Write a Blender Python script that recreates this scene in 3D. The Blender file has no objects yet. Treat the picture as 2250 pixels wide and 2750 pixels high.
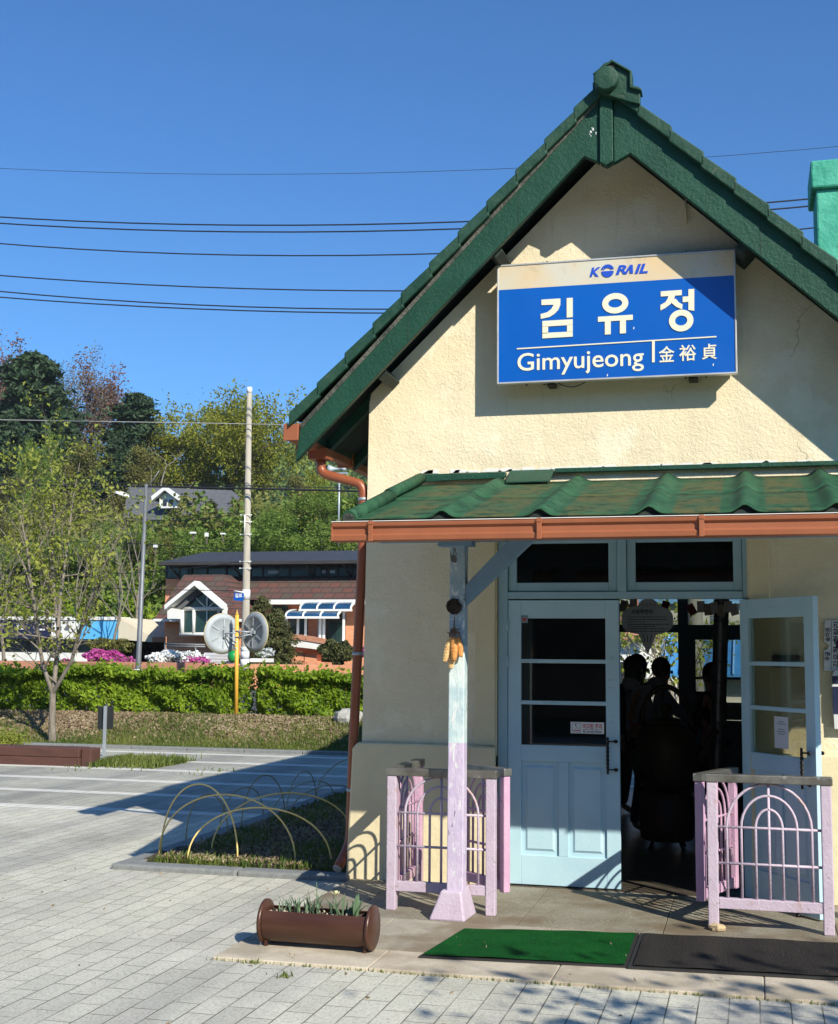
import bpy, math, random
import numpy as np
from mathutils import Vector, Matrix
R_ = math.radians
sc = bpy.context.scene
col = sc.collection

# ---------------------------------------------------------------- camera
YAW, PITCH, ROLL, FPX, CAMH = R_(14.58), R_(6.153), R_(0.4716), 3440.0, 1.65
_f = Vector((-math.sin(YAW) * math.cos(PITCH), math.cos(YAW) * math.cos(PITCH), math.sin(PITCH)))
_r0 = Vector((math.cos(YAW), math.sin(YAW), 0)); _u0 = _r0.cross(_f)
_r = _r0 * math.cos(ROLL) + _u0 * math.sin(ROLL); _u = -_r0 * math.sin(ROLL) + _u0 * math.cos(ROLL)
cd = bpy.data.cameras.new('camera'); cam = bpy.data.objects.new('camera', cd); col.objects.link(cam)
cam.matrix_world = Matrix(((_r.x, _u.x, -_f.x, 0), (_r.y, _u.y, -_f.y, 0), (_r.z, _u.z, -_f.z, CAMH), (0, 0, 0, 1)))
cd.sensor_fit = 'HORIZONTAL'; cd.sensor_width = 36.0; cd.lens = 36.0 * FPX / 2250.0
cd.clip_start = 0.1; cd.clip_end = 4000; sc.camera = cam

# ---------------------------------------------------------------- world, sun, exposure
w = bpy.data.worlds.new("World"); sc.world = w; w.use_nodes = True
SUN_TO = Vector((1.02, -1.0, 0.98)).normalized()
elev = math.asin(SUN_TO.z); azim = math.atan2(SUN_TO.x, SUN_TO.y)
nt = w.node_tree; bg = nt.nodes['Background']; sky = nt.nodes.new('ShaderNodeTexSky')
sky.sky_type = 'NISHITA'; sky.sun_disc = False; sky.sun_elevation = elev; sky.sun_rotation = azim
sky.altitude = 100; sky.air_density = 1.0; sky.dust_density = 0.6; sky.ozone_density = 3.0
mxw = nt.nodes.new('ShaderNodeMix'); mxw.data_type = 'RGBA'; mxw.blend_type = 'MULTIPLY'; mxw.inputs[0].default_value = 1.0
mxw.inputs[7].default_value = (.43, .82, 1.19, 1)          # clear deep blue April sky
nt.links.new(sky.outputs[0], mxw.inputs[6]); nt.links.new(mxw.outputs[2], bg.inputs[0]); bg.inputs[1].default_value = 0.096
sl = bpy.data.lights.new('sun', 'SUN'); sun = bpy.data.objects.new('sun', sl); col.objects.link(sun)
sl.energy = 4.9; sl.angle = R_(0.5); sl.color = (1.0, 0.93, 0.80)
sun.rotation_euler = (-SUN_TO).to_track_quat('-Z', 'Y').to_euler(); sun.location = (20, -20, 30)
sc.view_settings.view_transform = 'Standard'; sc.view_settings.look = 'None'
sc.view_settings.gamma = 1.0; sc.view_settings.exposure = 0.46
sc.cycles.max_bounces = 8; sc.cycles.diffuse_bounces = 3; sc.cycles.transparent_max_bounces = 16
sc.cycles.caustics_reflective = False; sc.cycles.caustics_refractive = False

# ---------------------------------------------------------------- helpers
def ray(x, y):
    x *= 2250 / 1736; y *= 2250 / 1736
    return _f * FPX + _r * (x - 1125) + _u * (1375 - y)
def at(x, y, Y):
    d = ray(x, y); k = Y / d.y
    return Vector((d.x * k, Y, CAMH + d.z * k))
def atz(x, y, z):
    d = ray(x, y); k = (z - CAMH) / d.z
    return Vector((d.x * k, d.y * k, z))

def link(o, parent=None):
    col.objects.link(o)
    if parent: o.parent = parent
    return o
def root_loc(p):
    v = Vector((0, 0, 0))
    while p: v += p.location; p = p.parent
    return v
def tag(o, label=None, cat=None, group=None, kind=None):
    if label: o['label'] = label
    if cat: o['category'] = cat
    if group: o['group'] = group
    if kind: o['kind'] = kind
    return o
def thing(name, loc, label, cat, group=None):
    o = bpy.data.objects.new(name, None); o.location = loc; o.empty_display_size = 0.2
    link(o); return tag(o, label, cat, group)
def copy_tree(o, parent=None):
    c = o.copy(); col.objects.link(c); c.parent = parent
    for ch in o.children: copy_tree(ch, c)
    return c

class MB:
    def __init__(s, T=None): s.v = []; s.f = []; s.sm = []; s.T = T
    def add(s, vs, fs, smooth=False):
        b = len(s.v)
        for p in vs:
            p = Vector(p)
            if s.T is not None: p = s.T @ p
            s.v.append(p)
        for f in fs: s.f.append(tuple(i + b for i in f)); s.sm.append(smooth)
        return s
    def box(s, x0, x1, y0, y1, z0, z1, R=None, c=None):
        vs = [Vector((x, y, z)) for z in (z0, z1) for y in (y0, y1) for x in (x0, x1)]
        if R is not None:
            c = Vector(c) if c is not None else Vector(((x0 + x1) / 2, (y0 + y1) / 2, (z0 + z1) / 2))
            vs = [R @ (v - c) + c for v in vs]
        return s.add(vs, [(0, 2, 3, 1), (4, 5, 7, 6), (0, 1, 5, 4), (2, 6, 7, 3), (0, 4, 6, 2), (1, 3, 7, 5)])
    def prism(s, poly, a0, a1, axis='y'):
        n = len(poly)
        def P(u, v, a): return {'y': (u, a, v), 'x': (a, u, v), 'z': (u, v, a)}[axis]
        ar = sum(poly[i][0] * poly[(i + 1) % n][1] - poly[(i + 1) % n][0] * poly[i][1] for i in range(n))
        if ar < 0: poly = poly[::-1]
        vs = [P(u, v, a0) for u, v in poly] + [P(u, v, a1) for u, v in poly]
        fs = [tuple(range(n)), tuple(range(2 * n - 1, n - 1, -1))] + [(i, i + n, (i + 1) % n + n, (i + 1) % n) for i in range(n)]
        if axis != 'y': fs = [f[::-1] for f in fs]
        return s.add(vs, fs)
    def tube(s, pts, r, n=8, cap=True, flat=1.0):
        pts = [Vector(p) for p in pts]; m = len(pts)
        rs = r if isinstance(r, (list, tuple)) else [r] * m
        vs = []; up = None
        for i, p in enumerate(pts):
            d = (pts[min(i + 1, m - 1)] - pts[max(i - 1, 0)]).normalized()
            if up is None:
                up = Vector((0, 0, 1)) if abs(d.z) < .9 else Vector((1, 0, 0))
            a = d.cross(up).normalized(); b = a.cross(d).normalized(); up = b
            for k in range(n):
                t = 2 * math.pi * k / n
                vs.append(p + (a * math.cos(t) + b * math.sin(t) * flat) * rs[i])
        fs = [(i * n + k, i * n + (k + 1) % n, (i + 1) * n + (k + 1) % n, (i + 1) * n + k) for i in range(m - 1) for k in range(n)]
        s.add(vs, fs, True)
        if cap:
            b = len(s.v) - len(vs)
            s.f.append(tuple(b + k for k in range(n - 1, -1, -1))); s.sm.append(False)
            s.f.append(tuple(b + (m - 1) * n + k for k in range(n))); s.sm.append(False)
        return s
    def lathe(s, prof, c=(0, 0, 0), n=24, axis='z', sx=1, sy=1):
        c = Vector(c); vs = []; fs = []
        for r, h in prof:
            for k in range(n):
                t = 2 * math.pi * k / n; u, v = r * math.cos(t) * sx, r * math.sin(t) * sy
                vs.append(c + Vector({'z': (u, v, h), 'y': (u, h, v), 'x': (h, u, v)}[axis]))
        for i in range(len(prof) - 1):
            for k in range(n):
                a, b = i * n + k, i * n + (k + 1) % n
                fs.append((a, b, b + n, a + n))
        s.add(vs, fs, True)
        b = len(s.v) - len(vs)
        s.f.append(tuple(b + k for k in range(n - 1, -1, -1))); s.sm.append(True)
        s.f.append(tuple(b + (len(prof) - 1) * n + k for k in range(n))); s.sm.append(True)
        return s
    def ball(s, c, rx, ry=None, rz=None, n=16, m=10):
        ry = ry or rx; rz = rz or rx; c = Vector(c)
        vs = [c + Vector((0, 0, -rz))]
        for i in range(1, m):
            t = math.pi * i / m - math.pi / 2
            for k in range(n):
                a = 2 * math.pi * k / n
                vs.append(c + Vector((rx * math.cos(t) * math.cos(a), ry * math.cos(t) * math.sin(a), rz * math.sin(t))))
        vs.append(c + Vector((0, 0, rz))); fs = []
        for k in range(n): fs.append((0, 1 + (k + 1) % n, 1 + k))
        for i in range(m - 2):
            for k in range(n):
                a = 1 + i * n + k; b = 1 + i * n + (k + 1) % n
                fs.append((a, b, b + n, a + n))
        L = 1 + (m - 1) * n
        for k in range(n): fs.append((L, 1 + (m - 2) * n + k, 1 + (m - 2) * n + (k + 1) % n))
        return s.add(vs, fs, True)
    def build(s, name, m, parent=None, bevel=0, label=None, **kw):
        me = bpy.data.meshes.new(name); L = root_loc(parent)
        me.from_pydata([tuple(v - L) for v in s.v], [], s.f); me.materials.append(m)
        me.polygons.foreach_set('use_smooth', s.sm); me.update()
        o = link(bpy.data.objects.new(name, me), parent)
        if bevel:
            b = o.modifiers.new('bevel', 'BEVEL'); b.width = bevel; b.segments = 2; b.limit_method = 'ANGLE'; b.angle_limit = R_(40)
        if label: o['label'] = label
        return tag(o, **kw) if kw else o

def np_mesh(name, V, Q, m, parent=None, smooth=False, **kw):
    V = np.asarray(V, 'f4'); Q = np.asarray(Q, 'i4')
    L = root_loc(parent); V = V - np.array(L, 'f4')
    me = bpy.data.meshes.new(name); k = Q.shape[1]
    me.vertices.add(len(V)); me.vertices.foreach_set('co', V.ravel())
    me.loops.add(Q.size); me.loops.foreach_set('vertex_index', Q.ravel())
    me.polygons.add(len(Q)); me.polygons.foreach_set('loop_start', np.arange(0, Q.size, k, dtype='i4'))
    me.polygons.foreach_set('use_smooth', [smooth] * len(Q))
    me.update(calc_edges=True); me.materials.append(m)
    o = link(bpy.data.objects.new(name, me), parent)
    return tag(o, **kw) if kw else o

def leaves(P, size, rng, up=0.0, asp=0.62, nrm=None, fold=0.25):
    """one folded leaf (two quads sharing a rib) at each point"""
    P = np.asarray(P); n = len(P)
    d = rng.normal(size=(n, 3)); d[:, 2] += up; d /= np.linalg.norm(d, axis=1)[:, None]
    e = rng.normal(size=(n, 3)); e -= (e * d).sum(1)[:, None] * d; e /= np.linalg.norm(e, axis=1)[:, None]
    g = np.cross(d, e)
    s = size * rng.uniform(.6, 1.35, n)[:, None]
    a = P - d * s * .5; b = P + d * s * .5
    l = P + e * s * asp * .5 + g * s * fold * .5; r = P - e * s * asp * .5 + g * s * fold * .5
    V = np.stack([a, l, b, r], 1).reshape(-1, 3)
    i = np.arange(n)[:, None] * 4
    return V, np.concatenate([i, i + 1, i + 2, i + 3], 1)

# ---------------------------------------------------------------- materials
def newmat(name):
    m = bpy.data.materials.new(name); m.use_nodes = True
    return m, m.node_tree, m.node_tree.nodes['Principled BSDF']
def N(nt, t, **kw):
    n = nt.nodes.new(t)
    for k, v in kw.items():
        if k in n.inputs: n.inputs[k].default_value = v
        else: setattr(n, k, v)
    return n
def ramp(nt, src, stops):
    r = nt.nodes.new('ShaderNodeValToRGB'); e = r.color_ramp.elements
    while len(e) < len(stops): e.new(.5)
    for i, (p, c) in enumerate(stops):
        e[i].position = p; e[i].color = (*c, 1) if len(c) == 3 else c
    nt.links.new(src, r.inputs[0]); return r.outputs[0]
def mixc(nt, f, a, b, mode='MIX'):
    n = nt.nodes.new('ShaderNodeMix'); n.data_type = 'RGBA'; n.blend_type = mode
    for i, v in ((0, f), (6, a), (7, b)):
        if hasattr(v, 'links'): nt.links.new(v, n.inputs[i])
        else: n.inputs[i].default_value = v if i == 0 else ((*v, 1) if len(v) == 3 else v)
    return n.outputs[2]
def noise(nt, scale, detail=4, rough=.55, vec=None, dist=0):
    n = N(nt, 'ShaderNodeTexNoise', Scale=scale, Detail=detail, Roughness=rough, Distortion=dist)
    nt.links.new(vec if vec else geo(nt), n.inputs['Vector']); return n.outputs['Fac']
def geo(nt):
    for n in nt.nodes:
        if n.type == 'TEX_COORD': return n.outputs['Object']
    return nt.nodes.new('ShaderNodeTexCoord').outputs['Object']
def mapping(nt, scale=(1, 1, 1), rot=(0, 0, 0), loc=(0, 0, 0), src=None):
    n = nt.nodes.new('ShaderNodeMapping'); nt.links.new(src or geo(nt), n.inputs[0])
    n.inputs['Scale'].default_value = scale; n.inputs['Rotation'].default_value = rot; n.inputs['Location'].default_value = loc
    return n.outputs[0]
def bump(nt, b, h, dist=.01, strength=1.0, prev=None):
    n = N(nt, 'ShaderNodeBump', Strength=strength, Distance=dist); nt.links.new(h, n.inputs['Height'])
    if prev is not None: nt.links.new(prev, n.inputs['Normal'])
    nt.links.new(n.outputs[0], b.inputs['Normal']); return n.outputs[0]
def mat(name, c1, c2=None, scale=6, rough=.6, metal=0, bscale=0, bdist=.004, chips=None, chipscale=14, chipamt=.62, coat=0, stretch=None, spec=.5, stain=None):
    m, nt, b = newmat(name)
    v = mapping(nt, stretch) if stretch else None
    c = (*c1, 1); b.inputs['Base Color'].default_value = c
    if c2: c = mixc(nt, ramp(nt, noise(nt, scale, 5, .6, v), [(.35, (0, 0, 0)), (.65, (1, 1, 1))]), c1, c2)
    if chips:
        k = ramp(nt, noise(nt, chipscale, 6, .7, v, .6), [(chipamt, (0, 0, 0)), (chipamt + .03, (1, 1, 1))])
        c = mixc(nt, k, c if c2 else c1, chips)
    if stain:
        k = ramp(nt, noise(nt, stain[1], 6, .62, mapping(nt, loc=(3, 5, 1))), [(stain[2], (0, 0, 0)), (stain[2] + .14, (1, 1, 1))]); c = mixc(nt, stain[3], c, mixc(nt, k, c, stain[0]))
    if c2 or chips: nt.links.new(c, b.inputs['Base Color'])
    b.inputs['Roughness'].default_value = rough; b.inputs['Metallic'].default_value = metal
    b.inputs['Specular IOR Level'].default_value = spec
    if c2:
        mr = N(nt, 'ShaderNodeMapRange'); nt.links.new(noise(nt, scale * 2.3, 4, .6, v), mr.inputs[0])
        mr.inputs['To Min'].default_value = max(.05, rough - .12); mr.inputs['To Max'].default_value = min(1, rough + .15)
        nt.links.new(mr.outputs[0], b.inputs['Roughness'])
    if bscale: bump(nt, b, noise(nt, bscale, 5, .6, v), bdist)
    if coat: b.inputs['Coat Weight'].default_value = coat
    return m
def leafmat(name, a, b_, c_=None, trans=.35, nscale=.8):
    if name in ('fresh_leaf', 'olive_leaf', 'slope_green', 'slope_mixed', 'yellow_green_leaf', 'hedge_leaf', 'pine_needles'):
        a, b_, c_ = [tuple(v * 1.25 for v in q) for q in (a, b_, c_ or b_)]      # young spring foliage is pale
    m, nt, b = newmat(name)
    g = nt.nodes.new('ShaderNodeNewGeometry')
    r = ramp(nt, g.outputs['Random Per Island'], [(0, a), (.6, b_), (1, c_ or b_)])
    r = mixc(nt, .55, r, ramp(nt, noise(nt, nscale, 3), [(.35, a), (.65, c_ or b_)]))
    nt.links.new(r, b.inputs['Base Color']); b.inputs['Roughness'].default_value = .55
    b.inputs['Specular IOR Level'].default_value = .3
    t = nt.nodes.new('ShaderNodeBsdfTranslucent'); mx = nt.nodes.new('ShaderNodeMixShader'); mx.inputs[0].default_value = trans
    nt.links.new(r, t.inputs[0]); nt.links.new(b.outputs[0], mx.inputs[1]); nt.links.new(t.outputs[0], mx.inputs[2])
    nt.links.new(mx.outputs[0], nt.nodes['Material Output'].inputs[0]); return m
def glassmat(name, tint=(.9, .95, .95), refl=1.0, clear=.92):
    m, nt, b = newmat(name)
    tr = N(nt, 'ShaderNodeBsdfTransparent', Color=(tint[0] * clear, tint[1] * clear, tint[2] * clear, 1)); gl = N(nt, 'ShaderNodeBsdfGlossy', Roughness=.02)
    fr = N(nt, 'ShaderNodeFresnel', IOR=1.5); mu = N(nt, 'ShaderNodeMath', operation='MULTIPLY'); mu.inputs[1].default_value = refl
    nt.links.new(fr.outputs[0], mu.inputs[0]); mx = nt.nodes.new('ShaderNodeMixShader')
    nt.links.new(mu.outputs[0], mx.inputs[0]); nt.links.new(tr.outputs[0], mx.inputs[1]); nt.links.new(gl.outputs[0], mx.inputs[2])
    nt.links.new(mx.outputs[0], nt.nodes['Material Output'].inputs[0]); return m

def stucco_mat(name, c1, c2, hi=None):
    m, nt, b = newmat(name)
    c = mixc(nt, ramp(nt, noise(nt, 1.3, 6, .6), [(.35, (0, 0, 0)), (.7, (1, 1, 1))]), c1, c2)
    # vertical weather streaks and fine dirt that belong to the plaster
    st = ramp(nt, noise(nt, 3.0, 5, .6, mapping(nt, (6, 6, .6))), [(.58, (0, 0, 0)), (.75, (1, 1, 1))])
    c = mixc(nt, .30, c, mixc(nt, st, c, (.46, .42, .29)))
    pw = ramp(nt, noise(nt, 1.7, 5, .6, mapping(nt, loc=(4, 2, 7))), [(.55, (0, 0, 0)), (.62, (1, 1, 1))]); c = mixc(nt, .45, c, mixc(nt, pw, c, (.90, .85, .66)))
    gd = ramp(nt, noise(nt, .8, 6, .65, mapping(nt, loc=(9, 1, 3))), [(.54, (0, 0, 0)), (.70, (1, 1, 1))]); c = mixc(nt, .4, c, mixc(nt, gd, c, (.55, .50, .34)))
    cr = N(nt, 'ShaderNodeTexVoronoi', Scale=1.1, feature='DISTANCE_TO_EDGE')
    wv = mapping(nt); mm = N(nt, 'ShaderNodeMixRGB'); 
    nn = N(nt, 'ShaderNodeTexNoise', Scale=3.0, Detail=5); nt.links.new(geo(nt), nn.inputs['Vector'])
    ad = N(nt, 'ShaderNodeVectorMath', operation='MULTIPLY_ADD'); nt.links.new(nn.outputs['Color'], ad.inputs[0]); ad.inputs[1].default_value = (.5, .5, .5); nt.links.new(wv, ad.inputs[2])
    nt.links.new(ad.outputs[0], cr.inputs['Vector'])
    ck = ramp(nt, cr.outputs['Distance'], [(0, (1, 1, 1)), (.006, (0, 0, 0))])
    gate = ramp(nt, noise(nt, .9, 2), [(.56, (0, 0, 0)), (.6, (1, 1, 1))])
    ckm = mixc(nt, 1.0, ck, gate, 'MULTIPLY')
    c = mixc(nt, ckm, c, (.30, .27, .18))
    nt.links.new(c, b.inputs['Base Color']); b.inputs['Roughness'].default_value = .93
    n0 = bump(nt, b, noise(nt, 2.6, 4, .5), .05, .5); n1 = bump(nt, b, noise(nt, 46, 5, .66, None, .7), .0085, .9, n0)
    bump(nt, b, noise(nt, 120, 3, .6), .004, .6, n1)
    return m

M = {}
M['stucco'] = stucco_mat('cream_stucco', (.76, .66, .45), (.82, .72, .51))
M['smooth_plaster'] = mat('smooth_plaster', (.72, .635, .41), (.66, .575, .37), 3, .9, bscale=14, bdist=.006)
M['green'] = mat('dark_green_paint', (.008, .050, .030), (.012, .066, .040), 5, .5, bscale=48, bdist=.006, chips=(.035, .11, .075), chipscale=38, chipamt=.66, spec=.3)
M['green_tile'] = mat('green_roof_tile', (.010, .048, .030), (.024, .070, .044), 5, .55, bscale=18, bdist=.010, chips=(.07, .09, .06), chipscale=9, chipamt=.64, spec=.3)
M['mortar'] = mat('grey_mortar', (.12, .12, .10), (.04, .05, .04), 9, .95, bscale=40, bdist=.02)
M['black_gap'] = mat('dark_wood', (.012, .022, .018), (.02, .035, .028), 6, .8, bscale=20)
M['copper'] = mat('copper_gutter_paint', (.34, .115, .052), (.30, .10, .046), 4, .42, .1, bscale=3, bdist=.006)
M['copper_pipe'] = mat('copper_pipe_paint', (.30, .090, .040), (.26, .075, .033), 5, .36, .1, bscale=6, bdist=.004)
M['blue_frame'] = mat('pale_blue_door_paint', (.40, .60, .69), (.45, .65, .73), 3, .55, bscale=60, bdist=.0012, chips=(.28, .37, .38), chipscale=24, chipamt=.74)
M['blue_frame2'] = mat('blue_frame_paint', (.29, .46, .54), (.33, .50, .58), 3, .6, bscale=60, bdist=.0015)
M['blue_beam'] = mat('weathered_blue_beam', (.15, .25, .36), (.20, .31, .42), 5, .7, bscale=22, bdist=.006, chips=(.07, .09, .11), chipscale=22, chipamt=.68, stretch=(1, 1, .35))
M['lav'] = mat('lavender_paint', (.46, .375, .465), (.53, .45, .53), 6, .5, bscale=55, bdist=.004, stain=((.36, .20, .12), 3.2, .60, .9), chips=(.30, .25, .25), chipscale=26, chipamt=.625)
M['pink'] = mat('pink_paint', (.50, .30, .43), (.57, .37, .49), 6, .5, bscale=55, bdist=.004, chips=(.34, .26, .30), chipscale=24, chipamt=.70)
M['steel'] = mat('worn_steel_rail', (.30, .30, .27), (.16, .15, .13), 7, .38, .7, bscale=30, bdist=.002, chips=(.45, .44, .40), chipscale=20, chipamt=.62)
M['galv'] = mat('galvanised_steel', (.42, .46, .49), (.34, .38, .41), 8, .45, .4, bscale=30, bdist=.001)
M['iron'] = mat('black_iron', (.02, .02, .022), (.04, .035, .03), 9, .4, .8)
M['slab'] = mat('granite_slab', (.40, .36, .28), (.30, .27, .21), 9, .85, bscale=120, bdist=.004, chips=(.50, .45, .36), chipscale=60, chipamt=.62, stain=((.20, .155, .095), 1.9, .46, .85))
M['slab_warm'] = mat('granite_edge', (.60, .53, .41), (.50, .43, .33), 4, .85, bscale=100, bdist=.006, chips=(.38, .33, .25), chipscale=70, chipamt=.60, stain=((.34, .29, .21), 2.2, .45, .8))
M['terrazzo'] = mat('speckled_terrazzo', (.27, .25, .19), (.19, .17, .125), 4, .7, bscale=90, bdist=.003, chips=(.42, .40, .32), chipscale=55, chipamt=.58, stain=((.15, .11, .06), 1.6, .45, .8))
M['joint'] = mat('dark_joint', (.10, .09, .07), (.16, .15, .11), 20, .95)
M['green_mat'] = mat('green_rubber_turf_mat', (.003, .062, .010), (.007, .098, .016), 5, .95, bscale=260, bdist=.012, chips=(.014, .17, .03), chipscale=110, chipamt=.56, spec=.08)
M['black_mat'] = mat('dark_ribbed_mat', (.020, .018, .016), (.036, .032, .028), 4, .9, bscale=160, bdist=.010, chips=(.06, .055, .05), chipscale=120, chipamt=.62, spec=.15, stretch=(1, .15, 1))
M['mat_rim'] = mat('black_mat_rim', (.02, .02, .02), None, rough=.7)
M['brown_metal'] = mat('brown_painted_metal', (.055, .022, .014), (.085, .036, .020), 4, .34, .1, bscale=10, bdist=.002, chips=(.25, .17, .12), chipscale=18, chipamt=.72, stretch=(.5, 1, 2))
M['soil'] = mat('soil', (.10, .065, .04), (.05, .035, .022), 14, .95, bscale=40, bdist=.03)
M['kerb'] = mat('granite_kerb', (.22, .23, .225), (.17, .18, .18), 20, .85, bscale=110, bdist=.004, chips=(.30, .31, .30), chipscale=90, chipamt=.6)
M['white_paint'] = mat('white_paint', (.80, .80, .76), (.70, .70, .66), 4, .5)
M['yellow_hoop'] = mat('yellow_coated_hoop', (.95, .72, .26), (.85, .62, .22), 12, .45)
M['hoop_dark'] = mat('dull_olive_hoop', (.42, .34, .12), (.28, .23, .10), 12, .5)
M['yellow'] = mat('orange_yellow_pole_paint', (.85, .46, .06), (.75, .40, .06), 6, .45)
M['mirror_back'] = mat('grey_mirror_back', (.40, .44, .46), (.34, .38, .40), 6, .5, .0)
M['mirror_back_shaded'] = mat('shaded_grey_mirror_back', (.27, .31, .33), (.23, .26, .28), 6, .5, .0)  # same grey, darkened to put the right disc's shade into its colour
M['mirror_rim'] = mat('ochre_rim', (.46, .38, .20), None, rough=.5)
M['concrete_pole'] = mat('concrete_pole', (.42, .385, .31), (.33, .30, .24), 3, .9, bscale=30, bdist=.006, stretch=(3, 3, .5))
M['lamp_pole'] = mat('grey_lamp_pole', (.19, .20, .21), (.15, .16, .17), 4, .5, .3)
M['wood_beam'] = mat('brown_timber', (.105, .042, .030), (.07, .03, .022), 5, .75, bscale=30, bdist=.006, chips=(.17, .09, .07), chipscale=20, chipamt=.7, stretch=(.4, 2, 2))
M['bark'] = mat('bark', (.16, .13, .10), (.09, .075, .055), 9, .9, bscale=22, bdist=.03, stretch=(2, 2, .6))
M['bark_pale'] = mat('pale_bark', (.27, .235, .19), (.15, .13, .10), 9, .9, bscale=22, bdist=.02, stretch=(2, 2, .6))
M['bark_white'] = mat('bleached_bark', (.62, .57, .50), (.45, .41, .35), 9, .9)
M['dark_roof'] = mat('charcoal_metal_roof', (.045, .042, .040), (.06, .055, .05), 2, .5, .2)
M['grey_shingle'] = mat('grey_shingle', (.11, .115, .125), (.085, .09, .10), 3, .85, bscale=8, bdist=.02)
M['glass_dark'] = mat('dark_green_glazing', (.012, .035, .035), (.02, .05, .048), 1.2, .08, spec=.6)
M['glass_shop'] = mat('dark_shop_glazing', (.02, .022, .025), (.05, .05, .055), 1.5, .1)
M['dark_frame'] = mat('dark_window_frame', (.02, .022, .022), None, rough=.5)
M['awning_blue'] = mat('blue_polycarbonate', (.010, .045, .10), (.02, .09, .20), 1.5, .12, spec=.8)
M['sky_blue'] = mat('sky_blue_sign_panel', (.10, .42, .75), (.13, .48, .80), 2, .4)
M['navy'] = mat('navy_sign_panel', (.010, .015, .05), (.02, .025, .07), 2, .4)
M['cream_wall'] = mat('cream_rendered_wall', (.66, .60, .46), (.58, .52, .40), 2, .9)
M['blue_roof'] = mat('blue_metal_roof', (.045, .20, .42), (.07, .26, .50), 2, .45)
M['blue_roof_pale'] = mat('light_blue_metal_roof', (.20, .42, .62), (.26, .5, .7), 2, .45)
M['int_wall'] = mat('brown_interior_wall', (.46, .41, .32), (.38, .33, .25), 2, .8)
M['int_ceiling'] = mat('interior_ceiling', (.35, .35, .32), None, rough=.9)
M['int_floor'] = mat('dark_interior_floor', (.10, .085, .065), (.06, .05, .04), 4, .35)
M['back_frame'] = mat('dark_blue_back_frame', (.20, .38, .48), (.17, .34, .43), 3, .6)
M['kettle'] = mat('tarnished_brass', (.07, .06, .03), (.04, .035, .02), 3, .5, .7, bscale=7, bdist=.006)
M['stovepipe'] = mat('dull_tin_pipe', (.22, .25, .28), (.15, .17, .19), 5, .35, .8)
M['rock'] = mat('pale_rock', (.55, .42, .24), (.42, .33, .20), 9, .9, bscale=14, bdist=.02)
M['grey_rock'] = mat('grey_rock', (.40, .39, .36), (.28, .28, .26), 9, .9, bscale=8, bdist=.04)
M['corn'] = mat('dried_corn', (.80, .42, .12), (.55, .20, .05), 60, .5, bscale=110, bdist=.006)
M['corn_pale'] = mat('pale_dried_corn', (.85, .62, .30), (.70, .42, .16), 60, .5, bscale=110, bdist=.006)
M['husk'] = mat('dry_husk', (.20, .13, .09), (.12, .08, .055), 20, .9)
M['nest'] = mat('withered_twigs', (.055, .035, .022), (.035, .025, .018), 20, .95, bscale=60, bdist=.02)
M['paper'] = mat('white_paper', (.62, .63, .66), None, rough=.8)
M['ticket'] = mat('white_board', (.60, .62, .63), (.55, .57, .58), 4, .5)
M['ink'] = mat('dark_ink', (.012, .012, .04), None, rough=.6)
M['red_ink'] = mat('red_ink', (.55, .02, .02), None, rough=.5)
M['pencil'] = mat('grey_pencil', (.20, .27, .30), None, rough=.8)
M['white_board'] = mat('white_sticker', (.75, .76, .74), None, rough=.5)
M['sign_blue'] = mat('sign_blue_face', (.001, .098, .44), (.001, .088, .41), 2, .32)
M['sign_text'] = mat('sign_cream_lettering', (.78, .73, .55), None, rough=.4)
M['sign_frame'] = mat('aluminium_sign_frame', (.55, .56, .55), (.42, .43, .42), 6, .4, .3)
M['logo_blue'] = mat('logo_blue', (.015, .075, .50), None, rough=.4)
M['turq'] = mat('turquoise_chimney_paint', (.030, .31, .205), (.075, .42, .29), 5, .7, bscale=16, bdist=.012, chips=(.02, .19, .14), chipscale=7, chipamt=.60)
M['green_tank'] = mat('bright_green_plastic', (.01, .28, .06), (.01, .24, .05), 5, .4)
M['speaker'] = mat('grey_speaker_horn', (.40, .45, .48), None, rough=.4)
M['wire'] = mat('black_cable', (.012, .014, .02), None, rough=.6)
M['wire_pale'] = mat('pale_cable', (.32, .32, .30), None, rough=.6)
M['glass'] = glassmat('clear_glass', refl=1.0, clear=.7)
M['glass_tr'] = glassmat('grimy_transom_glass', (.55, .6, .6), .9, .6)
M['glass_open'] = glassmat('open_door_glass', (.95, .95, .85), .7, .85)
M['skin'] = mat('skin', (.45, .28, .20), None, rough=.5)
M['hair'] = mat('black_hair', (.008, .007, .007), None, rough=.45)
M['hoodie'] = mat('blue_grey_hoodie', (.50, .56, .66), (.42, .48, .58), 6, .9, bscale=20, bdist=.01)
M['black_cloth'] = mat('black_cloth', (.01, .01, .012), None, rough=.9)
M['denim'] = mat('dark_denim', (.012, .014, .022), None, rough=.9)
M['red_tag'] = mat('dark_red_card', (.16, .02, .025), None, rough=.8)
M['flame'] = mat('soot_red_stove', (.09, .02, .012), (.015, .012, .01), 14, .6, stretch=(3, 3, .8))
L = {}
L['hedge'] = leafmat('hedge_leaf', (.08, .16, .008), (.18, .30, .016), (.34, .44, .04), .5, 2.0)
L['young'] = leafmat('young_leaf', (.17, .22, .025), (.28, .32, .04), (.42, .44, .09), .45, 1.5)
L['yg'] = leafmat('yellow_green_leaf', (.12, .14, .014), (.21, .225, .022), (.31, .31, .035), .42, .35)
L['green'] = leafmat('fresh_leaf', (.06, .11, .015), (.12, .19, .025), (.22, .31, .06), .42, .4)
L['olive'] = leafmat('olive_leaf', (.075, .078, .022), (.13, .13, .032), (.20, .19, .05), .38, .3)
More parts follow.
